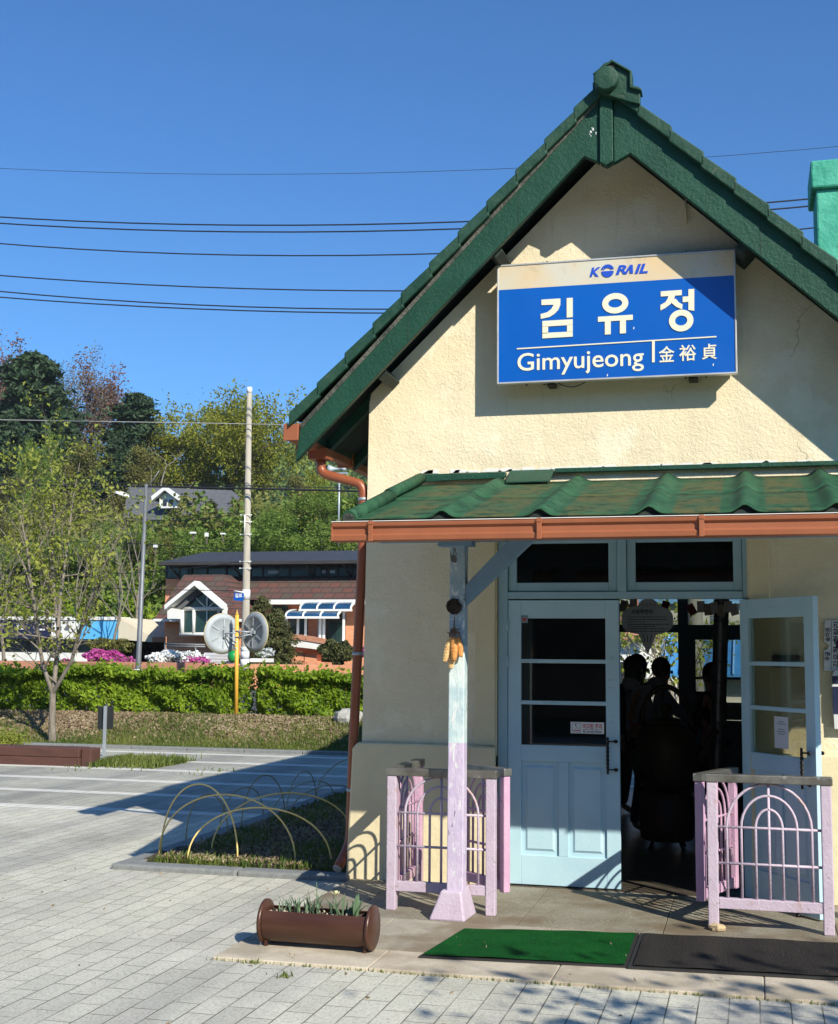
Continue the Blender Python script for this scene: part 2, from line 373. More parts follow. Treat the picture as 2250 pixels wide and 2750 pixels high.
L['needle'] = leafmat('dark_needles', (.022, .048, .024), (.048, .090, .042), (.085, .14, .06), .3, .4)
L['rust'] = leafmat('rusty_buds', (.17, .075, .05), (.26, .11, .06), (.20, .14, .10), .3, .4)
L['kudzu'] = leafmat('slope_green', (.10, .16, .008), (.18, .26, .016), (.28, .36, .03), .45, .25)
L['slope'] = leafmat('slope_mixed', (.09, .105, .02), (.15, .17, .03), (.24, .23, .07), .38, .10)
L['grass'] = leafmat('grass_blade', (.06, .11, .015), (.11, .18, .025), (.25, .27, .07), .4, 1.0)
L['litter'] = leafmat('leaf_litter', (.17, .115, .07), (.28, .21, .13), (.40, .33, .22), .1, 2.0)
L['white_fl'] = leafmat('white_petals', (.80, .82, .80), (.88, .88, .86), None, .2, 3)
L['magenta_fl'] = leafmat('magenta_petals', (.45, .03, .26), (.60, .08, .38), (.70, .2, .5), .3, 3)
L['tulip'] = leafmat('planter_leaf', (.09, .16, .09), (.14, .23, .13), (.20, .30, .16), .3, 8)
L['daff'] = leafmat('pale_yellow_petal', (.85, .80, .35), (.88, .85, .55), None, .4, 8)
L['grey_twig'] = leafmat('grey_budding_twigs', (.13, .11, .10), (.19, .17, .15), (.17, .18, .12), .2, .5)
L['pine'] = leafmat('pine_needles', (.03, .045, .015), (.07, .085, .025), (.13, .12, .04), .2, .6)

# brick walls, shingles, paving ---------------------------------------------
def brickmat(name, a, b_, mort, bw=.22, bh=.075, plane='xz'):
    m, nt, b = newmat(name)
    rot = (R_(-90), 0, 0) if plane == 'xz' else (R_(-90), 0, R_(-90))
    v = mapping(nt, (1, 1, 1), (R_(90), 0, 0)) if plane == 'xz' else mapping(nt)
    t = N(nt, 'ShaderNodeTexBrick', Scale=1.0); nt.links.new(v, t.inputs['Vector'])
    t.inputs['Color1'].default_value = (*a, 1); t.inputs['Color2'].default_value = (*b_, 1); t.inputs['Mortar'].default_value = (*mort, 1)
    t.inputs['Mortar Size'].default_value = .008; t.inputs['Brick Width'].default_value = bw; t.inputs['Row Height'].default_value = bh
    c = mixc(nt, .35, t.outputs['Color'], ramp(nt, noise(nt, 2, 5), [(.3, a), (.7, b_)]))
    nt.links.new(c, b.inputs['Base Color']); b.inputs['Roughness'].default_value = .85; return m
M['brick'] = brickmat('orange_brick', (.66, .25, .12), (.80, .36, .19), (.50, .32, .22))
M['brick_dark'] = brickmat('garden_wall_brick', (.42, .17, .10), (.52, .24, .14), (.34, .22, .16))
def shingle():
    m, nt, b = newmat('red_green_shingles')
    v = mapping(nt, (1, 1, 1), (R_(90), 0, 0))
    t = N(nt, 'ShaderNodeTexBrick', Scale=1.0, offset=.5); nt.links.new(v, t.inputs['Vector'])
    t.inputs['Color1'].default_value = (.16, .055, .042, 1); t.inputs['Color2'].default_value = (.075, .085, .058, 1); t.inputs['Mortar'].default_value = (.035, .025, .022, 1)
    t.inputs['Mortar Size'].default_value = .02; t.inputs['Brick Width'].default_value = .42; t.inputs['Row Height'].default_value = .22
    t.inputs['Bias'].default_value = -.1
    c = mixc(nt, .4, t.outputs['Color'], ramp(nt, noise(nt, .9, 4), [(.35, (.04, .03, .025)), (.7, (.08, .05, .04))]))
    nt.links.new(c, b.inputs['Base Color']); b.inputs['Roughness'].default_value = .9; return m
M['shingle'] = shingle()

def plaza_mat():
    m, nt, b = newmat('plaza_pavers')
    xyz = nt.nodes.new('ShaderNodeSeparateXYZ'); nt.links.new(geo(nt), xyz.inputs[0])
    cx = nt.nodes.new('ShaderNodeCombineXYZ'); nt.links.new(xyz.outputs[1], cx.inputs[0]); nt.links.new(xyz.outputs[0], cx.inputs[1])
    t = N(nt, 'ShaderNodeTexBrick', Scale=1.0, offset=.5, offset_frequency=2); nt.links.new(cx.outputs[0], t.inputs['Vector'])
    t.inputs['Color1'].default_value = (.0, .0, .0, 1); t.inputs['Color2'].default_value = (1, 1, 1, 1); t.inputs['Mortar'].default_value = (.5, .5, .5, 1)
    t.inputs['Mortar Size'].default_value = .0036; t.inputs['Mortar Smooth'].default_value = .3; t.inputs['Brick Width'].default_value = .29; t.inputs['Row Height'].default_value = .142
    base = ramp(nt, t.outputs['Color'], [(0, (.50, .49, .425)), (.5, (.54, .53, .46)), (1, (.58, .565, .49))])
    # grain of the exposed aggregate
    gr = ramp(nt, noise(nt, 75, 5, .8), [(.36, (.52, .52, .52)), (.5, (1, 1, 1)), (.66, (1.12, 1.12, 1.12))])
    gr2 = ramp(nt, noise(nt, 60, 4, .7), [(.3, (.72, .72, .72)), (.6, (1, 1, 1))])
    c = mixc(nt, .85, base, gr, 'MULTIPLY'); c = mixc(nt, .45, c, gr2, 'MULTIPLY')
    # stripes of lighter and darker paving rows laid along y, and large soft stains
    wv = ramp(nt, noise(nt, .55, 3, .5, mapping(nt, (2.2, .12, 1))), [(.40, (.80, .80, .82)), (.5, (1, 1, 1)), (.56, (1.10, 1.10, 1.06))])
    c = mixc(nt, 1.0, c, wv, 'MULTIPLY')
    stn = ramp(nt, noise(nt, .55, 7, .66), [(.3, (.74, .73, .70)), (.5, (.95, .95, .94)), (.65, (1.05, 1.05, 1.03))]); c = mixc(nt, 1.0, c, stn, 'MULTIPLY')
    sp = ramp(nt, noise(nt, 9, 6, .75), [(.66, (0, 0, 0)), (.72, (1, 1, 1))]); c = mixc(nt, .35, c, mixc(nt, sp, c, (.22, .21, .17)))
    # far parking part: grey pavers with bright rows every 1.37 m
    far = N(nt, 'ShaderNodeMath', operation='GREATER_THAN'); nt.links.new(xyz.outputs[1], far.inputs[0]); far.inputs[1].default_value = 12.28
    dk = mixc(nt, 1.0, c, (.74, .75, .76), 'MULTIPLY'); c = mixc(nt, far.outputs[0], c, dk)
    s1 = N(nt, 'ShaderNodeMath', operation='SUBTRACT'); nt.links.new(xyz.outputs[1], s1.inputs[0]); s1.inputs[1].default_value = 12.22
    s2 = N(nt, 'ShaderNodeMath', operation='MODULO'); nt.links.new(s1.outputs[0], s2.inputs[0]); s2.inputs[1].default_value = 1.36
    s3 = N(nt, 'ShaderNodeMath', operation='LESS_THAN'); nt.links.new(s2.outputs[0], s3.inputs[0]); s3.inputs[1].default_value = .22
    s4 = N(nt, 'ShaderNodeMath', operation='MULTIPLY'); nt.links.new(s3.outputs[0], s4.inputs[0])
    g2 = N(nt, 'ShaderNodeMath', operation='GREATER_THAN'); nt.links.new(xyz.outputs[1], g2.inputs[0]); g2.inputs[1].default_value = 12.2
    nt.links.new(g2.outputs[0], s4.inputs[1])
    c = mixc(nt, s4.outputs[0], c, mixc(nt, .35, (.76, .75, .69), c))
    jw = ramp(nt, noise(nt, 2.6, 5), [(.38, (.35, .35, .35)), (.52, (1, 1, 1))])
    jf = mixc(nt, 1.0, t.outputs['Fac'], jw, 'MULTIPLY')
    c = mixc(nt, jf, c, (.12, .115, .085))
    nt.links.new(c, b.inputs['Base Color']); b.inputs['Roughness'].default_value = .9
    iv = N(nt, 'ShaderNodeMath', operation='SUBTRACT'); iv.inputs[0].default_value = 1; nt.links.new(t.outputs['Fac'], iv.inputs[1])
    n1 = bump(nt, b, iv.outputs[0], .004, 1.0); bump(nt, b, noise(nt, 150, 4, .7), .003, 1.0, n1)
    return m
M['plaza'] = plaza_mat()

def canopy_mat():
    m, nt, b = newmat('weathered_green_canopy')
    g = mixc(nt, ramp(nt, noise(nt, 6, 5), [(.35, (0, 0, 0)), (.65, (1, 1, 1))]), (.018, .078, .038), (.034, .105, .052))
    xyz = nt.nodes.new('ShaderNodeSeparateXYZ'); nt.links.new(geo(nt), xyz.inputs[0])
    st = ramp(nt, noise(nt, 3.2, 7, .7, mapping(nt, (1.0, 1.0, 1))), [(.40, (0, 0, 0)), (.56, (1, 1, 1))])
    # the flats between the ribs have lost their paint
    at_ = nt.nodes.new('ShaderNodeAttribute'); at_.attribute_name = 'flat'
    f = mixc(nt, 1.0, st, at_.outputs['Color'], 'MULTIPLY')
    c = mixc(nt, f, g, (.085, .090, .036))
    dirt = ramp(nt, noise(nt, 10, 6, .7), [(.50, (0, 0, 0)), (.62, (1, 1, 1))]); c = mixc(nt, dirt, c, (.012, .050, .028))
    nt.links.new(c, b.inputs['Base Color']); b.inputs['Roughness'].default_value = .75
    b.inputs['Specular IOR Level'].default_value = .2; bump(nt, b, noise(nt, 30, 5, .7, None, .8), .006, 1.0); return m
M['canopy'] = canopy_mat()

def sign_top_mat():
    m, nt, b = newmat('faded_sign_header')
    c = mixc(nt, ramp(nt, noise(nt, 1.6, 4, .5, mapping(nt, (1, 1, 1), loc=(3, 0, 1))), [(.40, (0, 0, 0)), (.60, (1, 1, 1))]), (.66, .50, .29), (.58, .56, .46))
    c = mixc(nt, ramp(nt, noise(nt, 6, 6, .7), [(.55, (0, 0, 0)), (.8, (1, 1, 1))]), c, (.40, .32, .20))
    nt.links.new(c, b.inputs['Base Color']); b.inputs['Roughness'].default_value = .4; return m
M['sign_top'] = sign_top_mat()
def terrain_mat(name, a, b_, s):
    return mat(name, a, b_, s, .95, bscale=s * 6, bdist=.05)
M['terrain'] = terrain_mat('hillside_soil', (.06, .065, .02), (.10, .085, .04), .4)
M['bank'] = terrain_mat('bank_litter_soil', (.26, .17, .10), (.34, .25, .15), 3)
M['asphalt'] = mat('asphalt', (.055, .055, .055), (.07, .07, .068), 3, .9, bscale=60, bdist=.004)
M['far_forest'] = mat('far_forest', (.022, .055, .022), (.055, .10, .04), .06, .95)

# text ----------------------------------------------------------------------
def text(name, s, T, size, m, parent, depth=.002, bold=0.0, sx=1.0, align='CENTER', spacing=1.0, shear=0, label=None, fit=None):
    """lettering in the local xz plane facing -y, placed with matrix T (its own frame)"""
    cu = bpy.data.curves.new(name, 'FONT'); cu.body = s; cu.size = size; cu.align_x = align; cu.align_y = 'CENTER'
    cu.extrude = depth; cu.offset = bold; cu.space_character = spacing; cu.shear = shear; cu.resolution_u = 4
    tmp = bpy.data.objects.new('tmp', cu); col.objects.link(tmp); bpy.context.view_layer.update()
    dg = bpy.context.evaluated_depsgraph_get()
    me = bpy.data.meshes.new_from_object(tmp.evaluated_get(dg)); bpy.data.objects.remove(tmp)
    if fit:      # width and height the lettering should fill
        xs = [v.co.x for v in me.vertices]; zs = [v.co.y for v in me.vertices]; w0, h0 = max(xs) - min(xs), max(zs) - min(zs)
        me.transform(Matrix.Diagonal((fit[0] / w0, fit[1] / h0, 1, 1)) @ Tr(-(max(xs) + min(xs)) / 2, -(max(zs) + min(zs)) / 2, 0)); sx = 1
    X = T @ Matrix(((sx, 0, 0, 0), (0, 0, -1, 0), (0, 1, 0, 0), (0, 0, 0, 1)))
    L_ = root_loc(parent); me.transform(Matrix.Translation(-L_) @ X); me.name = name
    me.materials.clear(); me.materials.append(m)
    o = link(bpy.data.objects.new(name, me), parent)
    if label: o['label'] = label
    return o
def Tr(x, y, z): return Matrix.Translation((x, y, z))

# ================================================================ SETTING: ground
def sst(a, b, x):
    t = np.clip((x - a) / (b - a), 0, 1); return t * t * (3 - 2 * t)
def ground_h(x, y):
    x = np.asarray(x, float); y = np.asarray(y, float)
    left = 1 - sst(-5.5, -4.0, x)                  # the bank and the hill lie left of the station
    h = -.055 + .0 * x
    h = h + left * .46 * sst(19.75, 22.0, y + .04 * x + .35)
    hill = 8.0 * sst(51, 78, y) + 4.6 * sst(74, 112, y) * (1 - sst(-11, -3, x + .3 * y))
    hill *= (1 - .75 * sst(-12, 6, x)) * (1 + .06 * np.sin(x * .35) + .05 * np.sin(y * .3 + x * .1))
    return h + hill * (1 - sst(300, 500, y) * .8)
def grid_mesh(name, xs, ys, hf, m, **kw):
    X, Y = np.meshgrid(xs, ys); Z = hf(X, Y); V = np.stack([X, Y, Z], -1).reshape(-1, 3); nx = len(xs)
    i = np.arange((len(ys) - 1) * (nx - 1)); r = i // (nx - 1); c = i % (nx - 1); a = r * nx + c
    return np_mesh(name, V, np.stack([a, a + 1, a + nx + 1, a + nx], 1), m, smooth=True, **kw)
xs = np.concatenate([[-3000, -1200, -500, -250, -160], np.arange(-110, 40, 2.0), [60, 110, 250, 600, 3000]])
ys = np.concatenate([[-1500, -300, -60], np.arange(19.0, 24, .25), np.arange(24, 130, 2.0), [160, 220, 320, 500, 900, 3000]])
grid_mesh('ground', xs, ys, ground_h, M['terrain'], kind='structure')
PZ = -.018
MB().box(-60, 40, -7, 19.78, -.05, PZ).build('plaza_paving', M['plaza'], kind='structure')
# litter-strewn bank face between the far kerb and the hedge, and the road behind the hedge
grid_mesh('bank', np.arange(-45, -5.4, .5), np.arange(19.7, 24.1, .2), lambda x, y: ground_h(x, y) + .012, M['bank'], kind='structure')
grid_mesh('road', np.arange(-70, -4.5, 2.0), np.arange(24.0, 36.1, 2.0), lambda x, y: ground_h(x, y) + .02, M['asphalt'], kind='structure')
k = MB()
for i in range(34):
    x0 = -38 + i; y0 = 19.72 - (x0 + 8) * -.0; k.box(x0 + .006, x0 + .994, 19.62, 19.78, -.05, .035)
k.build('far_kerb', M['kerb'], bevel=.01, kind='structure')

# platform slabs in front of the door: real slabs with open joints over a dark bed
pl = MB(); fr = MB(); inn = MB()
for i, (x0, x1) in enumerate([(-2.85, -1.98), (-1.975, -1.02), (-1.015, .02), (.025, 1.2), (1.205, 2.4)]):
    fr.box(x0, x1, 6.62, 7.03, -.045, 0.0)
for x0, x1 in [(-2.85, -2.18), (-2.175, -1.2), (-1.195, -.2), (-.195, .9), (.905, 2.4)]:
    pl.box(x0, x1, 7.036, 7.85, -.045, 0)
for x0, x1 in [(-2.85, -2.5), (-2.495, -1.42), (-1.415, -.55), (-.545, .45), (.455, 2.4)]:
    inn.box(x0, x1, 7.856, 9.20, -.045, 0)
MB().box(-2.84, 2.39, 6.64, 9.2, -.045, -.006).build('platform_bed', M['joint'], kind='structure')
fr.build('platform_edge', M['slab_warm'], bevel=.006, kind='structure')
pl.build('platform_paving', M['slab'], bevel=.003, kind='structure')
inn.build('platform_inner_paving', M['terrazzo'], bevel=.003, kind='structure')

# planting bed with its granite kerb beside the house
kb = MB()
for a, b in ((-4.74, -3.72), (-3.714, -2.86)): kb.box(a, b, 9.03, 9.19, -.05, .026)
kb.build('bed_kerb', M['kerb'], bevel=.018, kind='structure')
kb = MB()
for i in range(8): kb.box(-4.74, -4.56, 9.196 + i * 1.0, 10.19 + i * 1.0, -.05, .024)
kb.build('bed_side_kerb', M['kerb'], bevel=.018, kind='structure')
rng = np.random.default_rng(5)
bx = np.arange(-4.6, -2.6, .06); by = np.arange(9.15, 17.1, .08)
grid_mesh('bed_soil', bx, by, lambda x, y: .012 + .02 * np.sin(x * 5 + y) * np.sin(y * 3.1) + .012 * rng.normal(size=x.shape), M['soil'], kind='structure')

# ================================================================ STATION BUILDING
WY = 9.15
HB = thing('station_house', (-.92, WY, 0), 'small cream plastered railway station with green painted gable roof and pale blue doors', 'station building')
XC = -.92
def zl(x): return 5.27 - 1.0 * (XC - x)          # lower edge of the left bargeboard
def zr(x): return 5.26 - .937 * (x - XC)
# front wall: outline with the door opening
o = [(-2.80, .90), (-2.775, 3.50), (-2.76, 3.58), (XC, 5.36), (.95, 3.62), (.95, .90), (-.03, .90), (-.03, 2.52), (-1.79, 2.52), (-1.79, .90)]
MB().prism(o, WY, WY + .24).build('front_wall', M['stucco'], HB)
pl_ = MB(); pr_ = MB()
pl_.prism([(-2.90, -.05), (-2.86, .93), (-2.82, .975), (-1.83, .975), (-1.83, -.05)], WY - .05, WY + .20)
pr_.prism([(0.01, -.05), (0.01, .975), (1.0, .975), (1.05, -.05)], WY - .05, WY + .20)
pl_.build('plinth', M['smooth_plaster'], HB, bevel=.014); pr_.build('plinth', M['smooth_plaster'], HB, bevel=.014)
for q in ((-1.95, -1.80, WY - .022, WY + .02, .976, 2.50), (-.02, .12, WY - .022, WY + .02, .976, 2.50), (-1.97, -1.79, WY - .075, WY - .03, -.04, .965), (-.03, .14, WY - .075, WY - .03, -.04, .965)):
    MB().box(*q).build('door_surround', M['smooth_plaster'], HB, bevel=.006)      # plaster strips beside the door frame
for q in ((-2.80, -2.56), (.72, .95)): MB().box(q[0], q[1], WY + .24, 16.0, -.05, 3.5).build('side_wall', M['stucco'], HB)
# rear wall with its own door opening
ro = [(-2.56, -.05), (-2.56, 3.4), (XC, 5.2), (.72, 3.4), (.72, -.05), (.02, -.05), (.02, 2.42), (-1.66, 2.42), (-1.66, -.05)]
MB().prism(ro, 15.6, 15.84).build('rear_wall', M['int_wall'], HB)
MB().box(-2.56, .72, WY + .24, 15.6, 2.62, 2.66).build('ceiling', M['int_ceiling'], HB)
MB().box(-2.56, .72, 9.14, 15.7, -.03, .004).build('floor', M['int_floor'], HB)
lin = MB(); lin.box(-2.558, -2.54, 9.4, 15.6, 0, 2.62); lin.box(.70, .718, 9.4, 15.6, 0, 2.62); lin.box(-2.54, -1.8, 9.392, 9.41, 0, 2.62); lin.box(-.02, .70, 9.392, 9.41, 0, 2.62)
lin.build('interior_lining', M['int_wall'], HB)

# --- roof

rf = MB()
def tiles(side):
    mb = MB(); fl = MB(); n = 11
    if side < 0: x_e, z_e, x_t, z_t = -3.205, 3.345, XC, 5.645
    else: x_e, z_e, x_t, z_t = 1.42, 3.40, XC, 5.645
    for i in range(n):
        a, b = i / n, (i + 1) / n
        xa, za = x_e + (x_t - x_e) * a, z_e + (z_t - z_e) * a
        xb, zb = x_e + (x_t - x_e) * b, z_e + (z_t - z_e) * b
        xo = (xa - (xb - xa) * .10); zo = za - (zb - za) * .10
        lift = .032
        # the course itself and the verge tile that hangs over the bargeboard
        fl.prism([(xo, zo + lift - .105), (xo, zo + lift), (xb, zb), (xb, zb - .095)][::1], 8.625, 8.672)
        mb.prism([(xo, zo + lift - .03), (xo, zo + lift), (xb, zb), (xb, zb - .03)], 8.672, 16.4)
        for j in range(1, 26):     # rolls of the pantiles
            y = 8.80 + j * .295
            mb.tube([(xo, y, zo + lift - .004), (xb, y, zb - .004)], .032, 6)
    return mb, fl
for side, nm in ((-1, 'left slope of green tiles'), (1, 'right slope of green tiles')):
    mb, fl = tiles(side)
    r_ = mb.build('roof_slope', M['green_tile'], HB)
    fl.build('verge_tiles', M['green_tile'], r_, bevel=.008)
mo = MB()
mo.prism([(-3.15, 3.235), (-3.15, 3.28), (XC, 5.58), (XC, 5.55)], 8.672, 8.75)
mo.prism([(1.36, 3.33), (1.36, 3.36), (XC, 5.58), (XC, 5.55)], 8.70, 8.75)
mo.build('verge_mortar', M['mortar'], HB)
sof = MB()
sof.prism([(-3.18, 3.27), (XC, 5.54), (XC, 5.50), (-3.18, 3.23)], 8.74, 16.3)
sof.prism([(1.40, 3.32), (XC, 5.54), (XC, 5.50), (1.40, 3.28)], 8.74, 16.3)
sof.build('roof_boarding', M['black_gap'], HB)
MB().prism([(-3.187, 3.006), (-3.158, 3.245), (-.975, 5.52), (-.975, 5.05), (-1.082, 5.107)], 8.68, 8.735).build('bargeboard', M['green'], HB, bevel=.006)
MB().prism([(1.40, 3.085), (1.40, 3.33), (-.875, 5.55), (-.875, 5.04), (-.76, 5.10)], 8.68, 8.735).build('bargeboard', M['green'], HB, bevel=.006)
MB().prism([(-.970, 5.045), (-.925, 5.02), (-.878, 5.045), (-.878, 5.56), (-.970, 5.56)], 8.655, 8.74).build('king_post', M['green'], HB, bevel=.005)
for x, hgt in ((-2.35, .24), (-1.55, .27), (.10, .28)):
    zb0 = (zl(x) if x < XC else zr(x)); MB().box(x - .0015, x + .0015, 8.6785, 8.682, zb0 + .012, zb0 + hgt).build('board_joint', M['black_gap'], HB)
q_ = random.Random(2)
for cx_, cz0, n_, sp_ in ((-1.03, 5.27, 7, .014),):
    for _ in range(n_):
        x, z = cx_ + q_.gauss(0, sp_), cz0 + q_.gauss(0, sp_ * 1.3); r_q = q_.uniform(.003, .012)
        MB().prism([(x + r_q * q_.uniform(.4, 1.2) * math.cos(a), z + r_q * q_.uniform(.6, 1.5) * math.sin(a)) for a in (0, 1.1, 2.2, 3.3, 4.4, 5.4)], 8.6775, 8.6805).build('flaked_paint', M['ticket'], HB)
# purlin ends and eave rafters
for px, pz in ((-2.60, 3.66), (-1.74, 4.50), (.0, 4.41), (.80, 3.62)):
    MB().box(px - .04, px + .04, 8.76, WY, pz - .05, pz + .06, Matrix.Rotation(R_(-45 if px < XC else 43), 3, 'Y')).build('purlin_end', M['black_gap'], HB, bevel=.008)
for i in range(9):
    y = 9.28 + i * .75
    MB().prism([(-3.18, 3.13), (-3.18, 3.22), (-2.6, 3.80), (-2.6, 3.69)], y, y + .07).build('rafter', M['green'], HB)
MB().box(-3.19, -3.16, 8.75, 16.3, 3.205, 3.27).build('fascia', M['green'], HB)
# ridge: tiles, end ornament
rd = MB()
rd.tube([(XC + .03, 8.62, 5.67), (XC + .03, 16.4, 5.67)], .085, 12)
for j in range(14): rd.tube([(XC + .03, 8.80 + j * .55, 5.672), (XC + .03, 8.86 + j * .55, 5.672)], .098, 12)
rd.prism([(XC - .10, 5.53), (XC - .10, 5.65), (XC + .14, 5.65), (XC + .14, 5.53)], 8.70, 16.35)
rg = rd.build('ridge_tiles', M['green_tile'], HB)
on = MB()
sh = lambda L_: [(x + .012, z - .062) for x, z in L_]
P5 = sh([(-1.005, 5.60), (-1.005, 5.715), (-.885, 5.79), (-.765, 5.705), (-.765, 5.60), (-.695, 5.57), (-.695, 5.475), (-.77, 5.50)])
on.prism(P5, 8.60, 8.66)
on.prism(sh([(-1.02, 5.72), (-.885, 5.81), (-.748, 5.712), (-.748, 5.61), (-.683, 5.58), (-.683, 5.56), (-.765, 5.592), (-.765, 5.705), (-.885, 5.79), (-1.005, 5.708)]), 8.575, 8.70)
on.build('ridge_end_plate', M['green_tile'], rg, bevel=.006)
MB().lathe([(.078, 8.535), (.086, 8.545), (.086, 8.60)], (-.912, 0, 5.600), 20, 'y').build('ridge_end_disc', M['green_tile'], rg, bevel=.004)
dv = MB(); dv.box(-.92, -.868, 8.592, 8.602, 5.700, 5.708); dv.box(-.868, -.858, 8.592, 8.602, 5.690, 5.722)
dv.build('moulding', M['mortar'], rg)
ch = MB(); ch.box(.66, 1.25, 12.3, 12.9, 3.5, 6.02); 
chi = ch.build('chimney', M['turq'], HB, bevel=.02)
MB().box(.615, 1.295, 12.25, 12.95, 6.02, 6.29).build('chimney_cap', M['turq'], chi, bevel=.02)
# eave gutter and its downpipe
gt = MB(); gt.prism([(-3.30, 3.30), (-3.31, 3.22), (-3.27, 3.165), (-3.20, 3.165), (-3.19, 3.30), (-3.20, 3.30), (-3.21, 3.18), (-3.265, 3.18), (-3.295, 3.225), (-3.29, 3.30)], 8.66, 16.3)
gt.box(-3.305, -3.19, 8.652, 8.662, 3.17, 3.29)
gut = gt.build('eave_gutter', M['copper'], HB, bevel=.004)
for j in range(7): MB().box(-3.316, -3.186, 8.95 + j, 8.985 + j, 3.155, 3.305).build('gutter_bracket', M['copper'], gut)
gut.location.x += .03; gut.location.z -= .015
dp = MB(); dp.box(-3.25, -3.10, 9.12, 9.27, 3.09, 3.17)
path = [(-3.17, 9.2, 3.10), (-3.17, 9.2, 3.05)]
def arc(p0, p1, p2, n=5):
    p0, p1, p2 = map(Vector, (p0, p1, p2)); return [p0 * (1 - t) ** 2 + p1 * 2 * t * (1 - t) + p2 * t * t for t in [i / n for i in range(n + 1)]]
path += arc((-3.17, 9.2, 3.03), (-3.165, 9.2, 2.985), (-3.10, 9.2, 2.968)) + arc((-2.88, 9.2, 2.905), (-2.835, 9.2, 2.89), (-2.83, 9.2, 2.83)) + [(-2.83, 9.2, 2.4), (-2.88, 9.2, 1.0), (-2.895, 9.2, .33)] + arc((-2.897, 9.2, .27), (-2.90, 9.19, .2), (-2.945, 9.06, .075), 4)
dp.tube(path, .036, 14)
dpo = dp.build('downpipe', M['copper_pipe'], HB)
for z, x in ((2.78, -2.83), (1.62, -2.858), (.62, -2.889)):
    b = MB(); b.lathe([(.039, z - .012), (.041, z), (.039, z + .012)], (x, 9.2, 0), 14); b.box(x, -2.78, 9.19, 9.21, z - .01, z + .01)
    b.build('pipe_clamp', M['galv'], dpo)
MB().tube([(-2.935, 9.085, .094), (-2.948, 9.05, .066)], .033, 14).build('pipe_mouth', M['sign_frame'], dpo)

# --- canopy over the door
CV = []; CQ = []; fa = []
XR = [-1.77, -1.19, -.56, -.03, .46, 1.0]
def cz(x, y, course):
    t = (y - 7.33) / (9.12 - 7.33); z = 2.425 + t * .43
    for i, c in enumerate(XR):
        wdt = .048
        z += .045 * math.exp(-((x - c) / wdt) ** 2) * 1.0
    return z + (.004 if course == 0 else 0)
xs_ = np.arange(-2.36, 1.65, .02)
for course, (ya, yb) in enumerate(((7.33, 8.25), (8.20, 9.12))):
    co = 1 - course
    b0 = len(CV)
    for y in np.linspace(ya, yb, 6):
        for x in xs_:
            CV.append((x, y, cz(x, y, 1 if course == 0 else 0) - (0 if course == 0 else .0)))
            fa.append(1.0 if min(abs(x - c) for c in XR) > .13 and x > -2.2 else 0.0)
    n = len(xs_)
    for j in range(5):
        for i in range(n - 1): a = b0 + j * n + i; CQ.append((a, a + 1, a + n + 1, a + n))
cano = np_mesh('canopy_sheet', CV, CQ, M['canopy'], HB, smooth=True)
at_ = cano.data.color_attributes.new('flat', 'FLOAT_COLOR', 'POINT')
at_.data.foreach_set('color', np.repeat(np.array(fa, 'f4'), 4))
so = cano.modifiers.new('thick', 'SOLIDIFY'); so.thickness = .009; so.offset = 1
cr_ = MB(); cr_.tube([(-2.335, 7.30, 2.435), (-2.335, 8.22, 2.68)], .045, 12); cr_.tube([(-2.335, 8.17, 2.68), (-2.35, 9.08, 2.91)], .041, 12)
cr_.build('edge_tile', M['canopy'], cano)
MB().tube([(-2.335, 7.292, 2.428), (-2.335, 7.31, 2.433)], .036, 10).build('edge_tile_filling', M['mortar'], cano)
fl = MB(); fl.box(-2.40, -1.72, 9.10, 9.152, 2.915, 2.945); fl.box(-1.36, 1.65, 9.10, 9.152, 2.93, 2.962); fl.prism([(-2.40, 2.93), (-1.72, 2.93), (-1.72, 2.90), (-2.40, 2.885)], 9.09, 9.10)
fl.build('wall_flashing', M['green'], cano, bevel=.004)
pt = MB(); pt.prism([(8.95, 2.845), (9.148, 2.955), (9.148, 2.962), (8.95, 2.853)], -1.69, -1.37, 'x'); pt.build('patch', M['green'], cano)
wp = MB()
for i in range(40):
    q_ = random.Random(i); x = -2.35 + i * .1 + q_.uniform(-.04, .04); h = q_.uniform(.004, .020)
    wp.prism([(x - q_.uniform(.03, .09), 2.955), (x + q_.uniform(.03, .09), 2.955), (x + .05, 2.965 + h), (x - .03, 2.966 + h * .8)], 9.1472, 9.1485)
wp.build('paint_overlap', M['white_paint'], cano)
# deck and beams below the sheet
dk = MB(); dk.box(-2.33, 1.6, 7.93, 8.01, 2.34, 2.47)
for i in range(8): dk.prism([(7.38, 2.35), (7.38, 2.40), (9.14, 2.82), (9.14, 2.76)], -2.30 + i * .55, -2.24 + i * .55, 'x')
dk.build('canopy_rafters', M['blue_beam'], cano)
cl = MB(); xa_ = np.arange(-2.32, 1.64, .02); nn = len(xa_)
vs = []
for yy in (7.352, 7.366):
    vs += [(x, yy, 2.33) for x in xa_] + [(x, yy, cz(x, 7.36, 1) - .004) for x in xa_]
fs = []
for i in range(nn - 1):
    fs += [(i, i + 1, nn + i + 1, nn + i), (2 * nn + i, 3 * nn + i, 3 * nn + i + 1, 2 * nn + i + 1), (nn + i, nn + i + 1, 3 * nn + i + 1, 3 * nn + i)]
cl.add(vs, fs); cl.build('eave_closure', M['black_gap'], cano)
